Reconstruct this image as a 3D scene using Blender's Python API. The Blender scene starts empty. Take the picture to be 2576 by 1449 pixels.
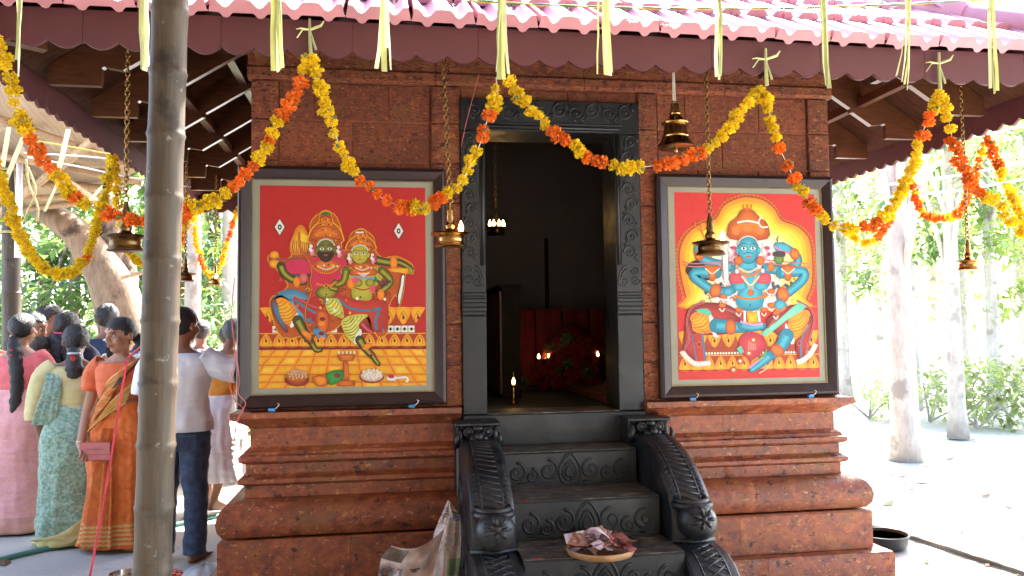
import bpy, bmesh, math, random
from mathutils import Vector, Matrix, noise
rnd = random.Random(7)
RAD = math.radians
scene = bpy.context.scene
# ------------------------------------------------------------------ camera
CAM = Vector((0.0, -4.7, 1.5)); YAW, PITCH, ROLL = RAD(9.0), RAD(3.2), RAD(0.7)
FPX, W0, H0 = 2022.0, 2576.0, 1449.0
fw = Vector((math.sin(YAW)*math.cos(PITCH), math.cos(YAW)*math.cos(PITCH), math.sin(PITCH)))
rt = Vector((math.cos(YAW), -math.sin(YAW), 0)); up = rt.cross(fw)
rt2 = rt*math.cos(ROLL) - up*math.sin(ROLL); up2 = up*math.cos(ROLL) + rt*math.sin(ROLL)
cd = bpy.data.cameras.new('camera'); cam = bpy.data.objects.new('camera', cd)
scene.collection.objects.link(cam); scene.camera = cam
cam.matrix_world = Matrix(((rt2.x, up2.x, -fw.x, CAM.x), (rt2.y, up2.y, -fw.y, CAM.y), (rt2.z, up2.z, -fw.z, CAM.z), (0, 0, 0, 1)))
cd.sensor_width = 36; cd.lens = 36*FPX/W0; cd.clip_end = 2000; cd.clip_start = 0.05
# ------------------------------------------------------------------ sky, sun, exposure
SUN_EL, SUN_AZ = RAD(47), RAD(40)          # azimuth from +Y towards +X: sun stands behind the shrine, to the right
world = bpy.data.worlds.new('World'); scene.world = world; world.use_nodes = True
wn = world.node_tree.nodes; wl = world.node_tree.links; wn.clear()
sky = wn.new('ShaderNodeTexSky'); sky.sky_type = 'NISHITA'; sky.sun_disc = False
sky.sun_elevation = SUN_EL; sky.sun_rotation = SUN_AZ; sky.dust_density = 2.5; sky.air_density = 1.0; sky.ozone_density = 1.0
bg = wn.new('ShaderNodeBackground'); bg.inputs['Strength'].default_value = 0.15
wo = wn.new('ShaderNodeOutputWorld'); wl.new(sky.outputs[0], bg.inputs[0]); wl.new(bg.outputs[0], wo.inputs[0])
sd = bpy.data.lights.new('sun', 'SUN'); sd.energy = 5.0; sd.angle = RAD(0.5); sd.color = (1, 0.95, 0.87)
sun = bpy.data.objects.new('sun', sd); scene.collection.objects.link(sun)
sdir = Vector((math.sin(SUN_AZ)*math.cos(SUN_EL), math.cos(SUN_AZ)*math.cos(SUN_EL), math.sin(SUN_EL)))
sun.rotation_euler = sdir.to_track_quat('Z', 'Y').to_euler(); sun.location = sdir*30
vs = scene.view_settings; vs.view_transform = 'Standard'; vs.look = 'None'; vs.exposure = 3.25; vs.gamma = 1; vs.use_curve_mapping = False
scene.render.engine = 'CYCLES'; scene.cycles.max_bounces = 8; scene.cycles.transparent_max_bounces = 8

def P(px, py, Y):
    """point on the plane y=Y seen at a place of the picture"""
    d = fw + rt2*((px-W0/2)/FPX) - up2*((py-H0/2)/FPX)
    return CAM + d*((Y-CAM.y)/d.y)
def PX(px, py, X):
    d = fw + rt2*((px-W0/2)/FPX) - up2*((py-H0/2)/FPX)
    return CAM + d*((X-CAM.x)/d.x)
def PZ(px, py, Z=0.0):
    d = fw + rt2*((px-W0/2)/FPX) - up2*((py-H0/2)/FPX)
    return CAM + d*((Z-CAM.z)/d.z)
def PD(px, py, D):
    return CAM + (fw + rt2*((px-W0/2)/FPX) - up2*((py-H0/2)/FPX))*D

HAZE = 0.0055
# ------------------------------------------------------------------ helpers
col = scene.collection
class MB:
    def __init__(s): s.v = []; s.f = []; s.c = None; s.m = []
    def add(s, vs_, fs, color=None):
        o = len(s.v); s.v += [tuple(p) for p in vs_]
        for f in fs:
            s.f.append(tuple(i+o for i in f))
            if s.c is not None or color is not None:
                if s.c is None: s.c = [None]*(len(s.f)-1)
                s.c.append(color)
        return s
    def box(s, a, b, jit=0.0, color=None):
        x0, y0, z0 = a; x1, y1, z1 = b
        j = (lambda: rnd.uniform(-jit, jit)) if jit else (lambda: 0.0)
        p = [(x+j(), y+j(), z+j()) for z in (z0, z1) for (x, y) in ((x0, y0), (x1, y0), (x1, y1), (x0, y1))]
        return s.add(p, [(3, 2, 1, 0), (4, 5, 6, 7), (0, 1, 5, 4), (1, 2, 6, 5), (2, 3, 7, 6), (3, 0, 4, 7)], color)
    def bbox(s, a, b, bev=0.006, jit=0.0):
        """box with bevelled edges on its -Y face"""
        x0, y0, z0 = a; x1, y1, z1 = b; e = bev
        j = lambda: rnd.uniform(-jit, jit) if jit else 0.0
        back = [(x0, y1, z0), (x1, y1, z0), (x1, y1, z1), (x0, y1, z1)]
        mid = [(x0, y0+e, z0), (x1, y0+e, z0), (x1, y0+e, z1), (x0, y0+e, z1)]
        fr = [(x0+e+j(), y0+j(), z0+e+j()), (x1-e+j(), y0+j(), z0+e+j()), (x1-e+j(), y0+j(), z1-e+j()), (x0+e+j(), y0+j(), z1-e+j())]
        f = [(8, 9, 10, 11), (3, 2, 1, 0)]
        for i in range(4):
            k = (i+1) % 4
            f.append((i, k, 4+k, 4+i)); f.append((4+i, 4+k, 8+k, 8+i))
        return s.add(back+mid+fr, f)
    def prism(s, poly, h0, h1, axis='y', color=None):
        """extrude a 2d polygon; axis y: (x,z) poly; x: (y,z); z: (x,y)"""
        n = len(poly)
        def q(p, h): return (p[0], h, p[1]) if axis == 'y' else ((h, p[0], p[1]) if axis == 'x' else (p[0], p[1], h))
        vs_ = [q(p, h0) for p in poly]+[q(p, h1) for p in poly]
        fs = [tuple(range(n)), tuple(range(2*n-1, n-1, -1))]+[(i, i+n, (i+1) % n+n, (i+1) % n) for i in range(n)]
        return s.add(vs_, fs, color)
    def tube(s, pts, rads, n=8, cap=True, sq=1.0, color=None):
        pts = [Vector(p) for p in pts]
        if not hasattr(rads, '__len__'): rads = [rads]*len(pts)
        t0 = (pts[1]-pts[0]).normalized()
        a = Vector((0, 0, 1)) if abs(t0.z) < .9 else Vector((1, 0, 0))
        u = t0.cross(a).normalized(); vs_ = []; N = len(pts)
        for i, p in enumerate(pts):
            t = (pts[min(i+1, N-1)]-pts[max(i-1, 0)]).normalized()
            u = (u-t*u.dot(t)); u = u.normalized() if u.length > 1e-6 else t.orthogonal().normalized(); w = t.cross(u)
            for k in range(n):
                an = 2*math.pi*k/n
                vs_.append(p+u*math.cos(an)*rads[i]+w*math.sin(an)*rads[i]*sq)
        fs = [(i*n+k, i*n+(k+1) % n, (i+1)*n+(k+1) % n, (i+1)*n+k) for i in range(N-1) for k in range(n)]
        if cap: fs += [tuple(range(n-1, -1, -1)), tuple(range((N-1)*n, N*n))]
        return s.add(vs_, fs, color)
    def lathe(s, prof, c=(0, 0, 0), n=24, color=None):
        vs_ = []; cx, cy, cz = c
        for r, z in prof:
            for k in range(n):
                an = 2*math.pi*k/n; vs_.append((cx+r*math.cos(an), cy+r*math.sin(an), cz+z))
        N = len(prof)
        fs = [(i*n+k, i*n+(k+1) % n, (i+1)*n+(k+1) % n, (i+1)*n+k) for i in range(N-1) for k in range(n)]
        if prof[0][0] > 1e-5: fs.append(tuple(range(n-1, -1, -1)))
        if prof[-1][0] > 1e-5: fs.append(tuple(range((N-1)*n, N*n)))
        return s.add(vs_, fs, color)
    def loft(s, rings, closed=True, cap=True, color=None):
        n = len(rings[0]); vs_ = [p for r in rings for p in r]; N = len(rings)
        K = n if closed else n-1
        fs = [(i*n+k, i*n+(k+1) % n, (i+1)*n+(k+1) % n, (i+1)*n+k) for i in range(N-1) for k in range(K)]
        if cap and closed: fs += [tuple(range(n-1, -1, -1)), tuple(range((N-1)*n, N*n))]
        return s.add(vs_, fs, color)
    def ell(s, c, r, n=12, m=8, rot=None, color=None):
        c = Vector(c); vs_ = []; 
        for i in range(m+1):
            th = math.pi*i/m
            for k in range(n):
                ph = 2*math.pi*k/n
                p = Vector((r[0]*math.sin(th)*math.cos(ph), r[1]*math.sin(th)*math.sin(ph), -r[2]*math.cos(th)))
                if rot: p = rot @ p
                vs_.append(c+p)
        fs = [(i*n+k, i*n+(k+1) % n, (i+1)*n+(k+1) % n, (i+1)*n+k) for i in range(m) for k in range(n)]
        return s.add(vs_, fs, color)
    def torus(s, c, R, r, ax='z', n=14, m=6, sc=(1, 1)):
        vs_ = []
        for i in range(n):
            a = 2*math.pi*i/n
            for k in range(m):
                b = 2*math.pi*k/m
                x = (R+r*math.cos(b))*math.cos(a)*sc[0]; y = (R+r*math.cos(b))*math.sin(a)*sc[1]; z = r*math.sin(b)
                q = (x, y, z) if ax == 'z' else ((x, z, y) if ax == 'y' else (z, x, y))
                vs_.append((c[0]+q[0], c[1]+q[1], c[2]+q[2]))
        fs = [(i*m+k, ((i+1) % n)*m+k, ((i+1) % n)*m+(k+1) % m, i*m+(k+1) % m) for i in range(n) for k in range(m)]
        return s.add(vs_, fs)
    def mesh(s, name, m=None, smooth=False):
        me = bpy.data.meshes.new(name); me.from_pydata(s.v, [], s.f)
        if s.c is not None:
            at = me.color_attributes.new('Col', 'FLOAT_COLOR', 'CORNER'); k = 0
            buf = []
            for fi, p in enumerate(s.f):
                cc = s.c[fi] or (0.5, 0.5, 0.5)
                for j in range(len(p)):
                    q = cc[j] if isinstance(cc[0], (tuple, list)) else cc
                    buf += [q[0], q[1], q[2], 1.0]
            at.data.foreach_set('color', buf)
        if m is not None: me.materials.append(m)
        bm = bmesh.new(); bm.from_mesh(me); bmesh.ops.recalc_face_normals(bm, faces=bm.faces) if s.c is None else None
        bm.to_mesh(me); bm.free()
        if smooth:
            me.shade_smooth()
            if smooth != 'all': me.set_sharp_from_angle(angle=RAD(smooth if smooth is not True else 40))
        return me
    def build(s, name, m=None, parent=None, smooth=False):
        return put(name, s.mesh(name, m, smooth), parent)
def put(name, me, parent=None, loc=None, rot=None, scale=None):
    o = bpy.data.objects.new(name, me); col.objects.link(o)
    if loc is not None: o.location = loc
    if rot is not None: o.rotation_euler = rot
    if scale is not None: o.scale = scale if hasattr(scale, '__len__') else (scale,)*3
    if parent is not None:
        o.parent = parent
        q = parent; M = Matrix()
        # children are given in world coordinates: cancel the parents' (translation) transform
        off = Vector((0, 0, 0))
        while q is not None:
            off += Vector(q.location); q = q.parent
        o.location = Vector(o.location)-off
    return o
def tag(o, label=None, cat=None, group=None, kind=None):
    if label: o['label'] = label
    if cat: o['category'] = cat
    if group: o['group'] = group
    if kind: o['kind'] = kind
    return o
def thing(name, loc, label, cat, group=None):
    o = bpy.data.objects.new(name, None); col.objects.link(o); o.location = loc; o.empty_display_size = .1
    return tag(o, label, cat, group)

# ------------------------------------------------------------------ materials
def newmat(name):
    m = bpy.data.materials.new(name); m.use_nodes = True
    nt = m.node_tree; b = nt.nodes['Principled BSDF']
    return m, nt, b
def N(nt, t, **kw):
    n = nt.nodes.new(t)
    for k, v in kw.items():
        if k in n.inputs.keys(): n.inputs[k].default_value = v
        else: setattr(n, k, v)
    return n
def ramp(nt, fac, stops):
    r = nt.nodes.new('ShaderNodeValToRGB'); el = r.color_ramp.elements
    while len(el) < len(stops): el.new(.5)
    for e, (p, c) in zip(el, stops):
        e.position = p; e.color = (c[0], c[1], c[2], 1) if hasattr(c, '__len__') else (c, c, c, 1)
    nt.links.new(fac, r.inputs[0]); return r.outputs[0]
def mix(nt, fac, a, b, mode='MIX'):
    m = nt.nodes.new('ShaderNodeMix'); m.data_type = 'RGBA'; m.blend_type = mode
    for sock, val in ((m.inputs[0], fac), (m.inputs[6], a), (m.inputs[7], b)):
        if hasattr(val, 'is_linked'): nt.links.new(val, sock)
        elif hasattr(val, '__len__'): sock.default_value = (val[0], val[1], val[2], 1)
        else: sock.default_value = val
    return m.outputs[2]
def coords(nt, scale=(1, 1, 1), space='Object'):
    tc = nt.nodes.new('ShaderNodeTexCoord'); mp = nt.nodes.new('ShaderNodeMapping'); mp.inputs['Scale'].default_value = scale
    nt.links.new(tc.outputs[space], mp.inputs[0]); return mp.outputs[0]
def worldpos(nt, scale=(1, 1, 1)):
    g = nt.nodes.new('ShaderNodeNewGeometry'); mp = nt.nodes.new('ShaderNodeMapping'); mp.inputs['Scale'].default_value = scale
    nt.links.new(g.outputs['Position'], mp.inputs[0]); return mp.outputs[0]
def noi(nt, vec, scale, detail=4, rough=.55, out='Fac'):
    n = nt.nodes.new('ShaderNodeTexNoise'); n.inputs['Scale'].default_value = scale; n.inputs['Detail'].default_value = detail
    n.inputs['Roughness'].default_value = rough; nt.links.new(vec, n.inputs['Vector']); return n.outputs[out]
def bump(nt, b, h, strength=.3, dist=.01):
    n = nt.nodes.new('ShaderNodeBump'); n.inputs['Strength'].default_value = strength; n.inputs['Distance'].default_value = dist
    nt.links.new(h, n.inputs['Height']); nt.links.new(n.outputs[0], b.inputs['Normal'])
def sstep(nt, val, a, b_):
    m = nt.nodes.new('ShaderNodeMapRange'); m.interpolation_type = 'SMOOTHSTEP'
    m.inputs[1].default_value = a; m.inputs[2].default_value = b_; nt.links.new(val, m.inputs[0]); return m.outputs[0]
def simple(name, c, rough=.6, metal=0.0, var=.25, scale=12, bmp=0.0, bscale=60, spec=None, stretch=(1, 1, 1), trans=0.0, sheen=0.0, objrand=0.0):
    m, nt, b = newmat(name)
    v = worldpos(nt, stretch)
    n = noi(nt, v, scale, 5)
    c1 = tuple(x*(1-var) for x in c); c2 = tuple(min(1, x*(1+var)) for x in c)
    out = ramp(nt, n, [(.3, c1), (.7, c2)])
    if objrand:
        oi = nt.nodes.new('ShaderNodeObjectInfo'); hs = nt.nodes.new('ShaderNodeHueSaturation')
        mr = nt.nodes.new('ShaderNodeMapRange'); mr.inputs[3].default_value = 1-objrand; mr.inputs[4].default_value = 1+objrand
        nt.links.new(oi.outputs['Random'], mr.inputs[0]); nt.links.new(mr.outputs[0], hs.inputs['Value']); nt.links.new(out, hs.inputs['Color']); out = hs.outputs[0]
    nt.links.new(out, b.inputs['Base Color']); b.inputs['Roughness'].default_value = rough; b.inputs['Metallic'].default_value = metal
    if spec is not None: b.inputs['Specular IOR Level'].default_value = spec
    if sheen: b.inputs['Sheen Weight'].default_value = sheen
    if bmp: bump(nt, b, noi(nt, v, bscale, 4), bmp, .005)
    if trans:
        tr = nt.nodes.new('ShaderNodeBsdfTranslucent'); nt.links.new(out, tr.inputs[0])
        ms = nt.nodes.new('ShaderNodeMixShader'); ms.inputs[0].default_value = trans
        nt.links.new(b.outputs[0], ms.inputs[1]); nt.links.new(tr.outputs[0], ms.inputs[2]); nt.links.new(ms.outputs[0], nt.nodes['Material Output'].inputs[0])
    return m
def emis(name, c, s):
    m, nt, b = newmat(name); b.inputs['Base Color'].default_value = (0, 0, 0, 1)
    b.inputs['Emission Color'].default_value = (*c, 1); b.inputs['Emission Strength'].default_value = s; return m
def colmat(name, rough=.5, trans=0.0, var=.12, scale=40, gain=1.0):
    m, nt, b = newmat(name); a = nt.nodes.new('ShaderNodeVertexColor'); a.layer_name = 'Col'
    n = noi(nt, worldpos(nt), scale, 3)
    o = mix(nt, 1.0, a.outputs[0], ramp(nt, n, [(.25, gain*(1-var)), (.75, gain*(1+var))]), 'MULTIPLY')
    nt.links.new(o, b.inputs['Base Color']); b.inputs['Roughness'].default_value = rough
    if trans:
        tr = nt.nodes.new('ShaderNodeBsdfTranslucent'); nt.links.new(o, tr.inputs[0])
        ms = nt.nodes.new('ShaderNodeMixShader'); ms.inputs[0].default_value = trans
        nt.links.new(b.outputs[0], ms.inputs[1]); nt.links.new(tr.outputs[0], ms.inputs[2]); nt.links.new(ms.outputs[0], nt.nodes['Material Output'].inputs[0])
    return m
def laterite(name, gloss=.35, fine=1.0, dark=1.0, streak=1.0, pits=.40):
    m, nt, b = newmat(name)
    v = worldpos(nt, (1, 1, streak)); v2 = worldpos(nt, (1.0, 1.0, streak*1.9))
    big = noi(nt, v, 4.5, 4); mid = noi(nt, v, 20*fine, 6, .68); fin = noi(nt, v2, 44*fine, 3, .6); fin2 = noi(nt, worldpos(nt, (1.1, 1.0, streak*1.6)), 36*fine, 3, .55)
    base = ramp(nt, mid, [(.30, (.11*dark, .022*dark, .011*dark)), (.46, (.29*dark, .067*dark, .026*dark)), (.58, (.39*dark, .100*dark, .034*dark)), (.72, (.54*dark, .20*dark, .07*dark))])
    base = mix(nt, sstep(nt, big, .50, .66), base, mix(nt, .5, base, (.30*dark, .125*dark, .03*dark)))
    base = mix(nt, sstep(nt, noi(nt, v, 2.1, 3), .56, .70), base, mix(nt, .45, base, (.14*dark, .03*dark, .018*dark)))
    oi = nt.nodes.new('ShaderNodeObjectInfo'); hs = nt.nodes.new('ShaderNodeHueSaturation')
    mr = nt.nodes.new('ShaderNodeMapRange'); mr.inputs[3].default_value = .86; mr.inputs[4].default_value = 1.14
    nt.links.new(oi.outputs['Random'], mr.inputs[0]); nt.links.new(mr.outputs[0], hs.inputs['Value']); nt.links.new(base, hs.inputs['Color']); base = hs.outputs[0]
    base = mix(nt, sstep(nt, fin2, .61, .69), base, (.60*dark, .27*dark, .10*dark))
    pit = sstep(nt, fin, pits, pits-.06)
    base = mix(nt, pit, base, (.022, .008, .006))
    pit2 = sstep(nt, noi(nt, worldpos(nt, (1, 1, streak*1.3)), 19*fine, 4, .6),   .375, .325); base = mix(nt, pit2, base, (.030, .010, .007))
    nt.links.new(base, b.inputs['Base Color'])
    rr = ramp(nt, mid, [(.3, gloss), (.7, min(1, gloss+.25))]); nt.links.new(rr, b.inputs['Roughness'])
    hh = nt.nodes.new('ShaderNodeMath'); hh.operation = 'SUBTRACT'; nt.links.new(mid, hh.inputs[0]); nt.links.new(pit, hh.inputs[1])
    bump(nt, b, hh.outputs[0], .7, .008)
    return m
M = {}
M['lat_wall'] = laterite('laterite_wall', .7, 1.0, .54, 1.6, .42)
M['lat_plinth'] = laterite('laterite_plinth', .36, .8, .68, 1.1, .36)
M['mortar'] = simple('mortar', (.24, .06, .03), .8, var=.3, scale=30, bmp=.3)
M['granite'] = simple('black_granite', (.0085, .0098, .012), .33, var=.35, scale=40, bmp=.12, bscale=150, spec=.55)
M['granite_top'] = None
M['frame_stone'] = simple('door_frame_stone', (.013, .015, .017), .38, var=.25, scale=30, bmp=.1, bscale=120)
M['fascia'] = simple('fascia_paint', (.088, .020, .024), .62, var=.10, scale=4, bmp=.04, bscale=90)
M['tile'] = simple('roof_tile_paint', (.46, .19, .225), .40, var=.14, scale=5, bmp=.06, bscale=70, objrand=.08)
M['wood'] = simple('rafter_wood', (.085, .031, .014), .28, var=.35, scale=9, stretch=(1, 1, 6), bmp=.08)
M['wood_dark'] = simple('soffit_wood', (.05, .02, .011), .9, var=.4, scale=8, stretch=(1, 6, 1), bmp=.08, spec=.1)
M['brass'] = simple('brass', (.42, .25, .09), .24, metal=1, var=.3, scale=15)
M['brass_dark'] = simple('tarnished_brass', (.19, .115, .05), .30, metal=1, var=.4, scale=18)
M['chain'] = simple('chain_brass', (.30, .18, .06), .35, metal=1, var=.4, scale=40)
M['strip'] = simple('palm_strip', (.55, .57, .27), .55, var=.22, scale=6, stretch=(3, 3, .5), trans=.3, objrand=.32)
M['strip_pale'] = simple('palm_strip_pale', (.74, .74, .52), .55, var=.12, scale=6, stretch=(3, 3, .5), trans=.3, objrand=.25)
M['yellow'] = simple('marigold_yellow', (.80, .57, .008), .65, var=.18, scale=60, trans=.35, objrand=.12)
M['orange'] = simple('marigold_orange', (.80, .185, .008), .65, var=.2, scale=60, trans=.3, objrand=.15)
M['thread'] = simple('garland_thread', (.6, .6, .55), .8)
M['green_bit'] = simple('calyx_green', (.10, .17, .05), .7, trans=.2)
M['frame'] = simple('picture_frame', (.020, .008, .010), .34, var=.3, scale=20, spec=.4)
M['frame_gold'] = simple('frame_bead_gold', (.24, .17, .08), .35, metal=.7)
M['matboard'] = simple('mat_board', (.25, .25, .19), .7, var=.06)
M['print'] = colmat('painted_print', .6, var=.08, gain=.80)
M['cmat'] = colmat('coloured', .6)
M['ccloth'] = colmat('coloured_cloth', .85, var=.18, scale=25)
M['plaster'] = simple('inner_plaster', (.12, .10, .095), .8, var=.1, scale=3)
M['redcloth'] = simple('altar_cloth', (.17, .008, .011), .8, var=.4, scale=14)
M['darkwood'] = simple('cabinet_wood', (.02, .013, .010), .9, spec=.1)
M['flame'] = emis('flame', (1, .55, .16), 5)
M['bamboo'] = None
M['rope'] = simple('coir_rope', (.50, .38, .16), .85, var=.3, scale=60)
M['white_string'] = simple('white_string', (.7, .68, .6), .8)
M['redstring'] = simple('red_string', (.55, .02, .05), .6)
M['pinkwire'] = simple('pink_wire', (.50, .10, .10), .45)
M['hose'] = simple('garden_hose', (.06, .22, .17), .4, var=.15)
M['hose_dark'] = simple('garden_hose_dark', (.10, .11, .10), .5, var=.15)
M['wire_g'] = simple('green_wire', (.03, .16, .11), .4); M['wire_y'] = simple('yellow_wire', (.5, .33, .05), .4)
M['black_pl'] = simple('black_plastic', (.02, .02, .025), .35)
M['tubewhite'] = simple('tube_glass', (.85, .88, .92), .25, var=.03)
M['petal'] = simple('red_petal', (.55, .03, .02), .7, var=.3, scale=80, trans=.2)
M['steel'] = simple('steel_bowl', (.6, .6, .6), .2, metal=1)
M['plasticbag'] = simple('plastic_bag', (.62, .66, .70), .3, var=.1, trans=.35)
M['blue'] = simple('blue_clip', (.04, .25, .6), .4)
M['woodplate'] = simple('plate_cane', (.36, .19, .08), .5, var=.25, scale=25, bmp=.1)
def bamboo(name, a, b_, streak=40):
    m, nt, b = newmat(name)
    v = coords(nt, (streak, streak, 1.2)); n = noi(nt, v, 1.5, 6, .65); w = noi(nt, worldpos(nt), 9, 4)
    c = ramp(nt, n, [(.25, a), (.7, b_)])
    c = mix(nt, sstep(nt, w, .58, .72), c, tuple(x*.55 for x in a)); w2 = noi(nt, worldpos(nt), 26, 3)
    c = mix(nt, sstep(nt, w2, .66, .74), c, (.16, .145, .125))
    nt.links.new(c, b.inputs['Base Color']); b.inputs['Roughness'].default_value = .55
    bump(nt, b, n, .35, .004); return m
M['bamboo'] = bamboo('bamboo_grey', (.022, .014, .007), (.080, .055, .033))
M['bamboo_y'] = bamboo('bamboo_tan', (.30, .18, .09), (.52, .36, .20))
def stained_granite():
    m, nt, b = newmat('worn_granite_tread'); v = worldpos(nt, (1, 1.6, 1)); n = noi(nt, v, 16, 6, .7)
    c = ramp(nt, n, [(.42, (.018, .019, .021)), (.56, (.085, .075, .058)), (.70, (.26, .225, .17))]); nt.links.new(c, b.inputs['Base Color']); b.inputs['Roughness'].default_value = .55
    bump(nt, b, n, .2, .004); return m
M['granite_top'] = stained_granite()
def dusty_granite(name, c, dust):
    m, nt, b = newmat(name); v = worldpos(nt); n = noi(nt, v, 45, 5, .7); d = noi(nt, v, 6.5, 5, .65)
    base = ramp(nt, n, [(.3, tuple(x*.6 for x in c)), (.7, tuple(x*1.5 for x in c))]); base = mix(nt, sstep(nt, d, .50, .74), base, dust)
    nt.links.new(base, b.inputs['Base Color']); nt.links.new(ramp(nt, d, [(.35, .28), (.7, .62)]), b.inputs['Roughness']); bump(nt, b, noi(nt, v, 120, 4, .7), .32, .004); return m
M['granite'] = dusty_granite('black_granite_dusty', (.0085, .0098, .012), (.034, .032, .029)); M['frame_stone'] = dusty_granite('door_stone_dusty', (.009, .0105, .012), (.020, .021, .021))
# ------------------------------------------------------------------ ground
def ground_mat():
    m, nt, b = newmat('pale_concrete'); v = worldpos(nt)
    a = noi(nt, v, 1.1, 6, .6); f = noi(nt, v, 35, 5, .7)
    c = ramp(nt, a, [(.3, (.32, .31, .285)), (.7, (.42, .41, .385))])
    c = mix(nt, .35, c, ramp(nt, f, [(.3, (.27, .255, .235)), (.7, (.47, .455, .43))]))
    st = noi(nt, v, 2.3, 3, .5); c = mix(nt, sstep(nt, st, .60, .72), c, (.27, .25, .22))
    nt.links.new(c, b.inputs['Base Color']); b.inputs['Roughness'].default_value = .8; bump(nt, b, f, .25, .004); return m
M['ground'] = ground_mat()
g = MB()
nx, ny = 40, 40
gx = [-600, -200, -80, -40, -25]+[-18+i*1.0 for i in range(45)]+[32, 45, 80, 200, 600]
gy = [-600, -120, -40, -20]+[-12+i*1.0 for i in range(45)]+[40, 60, 120, 300, 900]
g.loft([[(x, y, (noise.noise((x*.4, y*.4, 0))*.02-.02 if (abs(x-1) > 5 or y > 5) else 0.0)) for x in gx] for y in gy], closed=False)
go = g.build('ground', M['ground'], smooth='all'); tag(go, kind='structure')

# ------------------------------------------------------------------ shrine
shrine = thing('shrine', (1.0, 1.4, 0), 'small laterite shrine with tiled hipped roof, black doorway and moulded plinth', 'shrine')
XL, XR, YB = -.745, 2.775, 2.8
plinth = bpy.data.objects.new('plinth', None); col.objects.link(plinth); plinth.parent = shrine
COURSES = [('ledge', [(.0, .985), (.018, 1.0), (.045, 1.018), (.085, 1.04), (.095, 1.047), (.095, 1.078)], .55),
           ('neck', [(.03, .86), (.012, .872), (.0, .88), (.0, .983)], .62),
           ('fillet', [(.02, .79), (.05, .803), (.056, .81), (.056, .834), (.036, .842), (.03, .858)], .7),
           ('band', [(.036, .722), (.02, .735), (.02, .788)], .6),
           ('fillet', [(.025, .672), (.052, .682), (.058, .688), (.058, .708), (.04, .720)], .66),
           ('band', [(.024, .605), (.024, .67)], .8),
           ('torus', [(.09, .405), (.125, .415), (.148, .45), (.155, .495), (.148, .535), (.125, .572), (.085, .597), (.03, .604)], .72),
           ('course', [(.145, .172), (.145, .39), (.135, .402)], .66),
           ('base', [(.23, -.02), (.23, .155), (.222, .168)], .85)]
def course_block(lv, xa, xb, ca, cb, ya=None):
    """one moulded stone; arrises worn and slightly chipped"""
    mb = MB(); rings = []; n = max(2, int((xb-xa)/.035))
    for k, (o, z) in enumerate(lv):
        x0 = xa-(o if ca else 0); x1 = xb+(o if cb else 0); row_ = []
        for i in range(n+1):
            x = x0+(x1-x0)*i/n; w = noise.noise((x*16, z*30, 2.0)); c = max(0, noise.noise((x*34, z*19, 7.0))-.34)
            dy = .0022*w+.030*c; dz = .0018*noise.noise((x*22, z*9, 4.0))*(0 if k in (0, len(lv)-1) and len(lv) < 4 else 1)
            row_.append((x, -o+dy, z+dz))
        rings.append(row_+[(x1, .10, z), (x0, .10, z)])
    return mb.loft(rings)
for ci, (nm, lv, ln) in enumerate(COURSES):
    for side, (a, b_) in enumerate(((XL, .43 if ci == 0 else .5), (1.53 if ci == 0 else 1.46, XR))):
        n = max(2, round((b_-a)/ln)); cuts = [a]
        for i in range(1, n): cuts.append(a+(b_-a)*i/n+rnd.uniform(-.09, .09))
        cuts.append(b_)
        for i in range(n):
            ca = side == 0 and i == 0; cb = side == 1 and i == n-1
            dz = 0
            q = course_block(lv, cuts[i]+(0 if ca else .0007), cuts[i+1]-(0 if cb else .0007), ca, cb)
            o = q.build('stone_block', M['lat_plinth'], plinth, smooth=35)
    # side and back faces of the plinth, one moulded length each
    for sx in (-1, 1):
        mb = MB(); rings = []
        for o, z in lv:
            xo = (XL-o) if sx < 0 else (XR+o); xi = (XL+.1) if sx < 0 else (XR-.1)
            rings.append([(xo, .103, z), (xi, .103, z), (xi, YB+o, z), (xo, YB+o, z)])
        mb.loft(rings).build('side_course', M['lat_plinth'], plinth, smooth=35)
# core of the plinth behind the moulded blocks (mortar colour shows in the joints)
MB().box((XL+.02, .03, 0), (.52, YB-.02, 1.07)).build('plinth_core', M['mortar'], plinth)
MB().box((1.45, .03, 0), (XR-.02, YB-.02, 1.07)).build('plinth_core', M['mortar'], plinth)
MB().box((.521, .05, 0), (1.449, YB-.02, 1.0)).build('plinth_core', M['mortar'], plinth)
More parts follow.
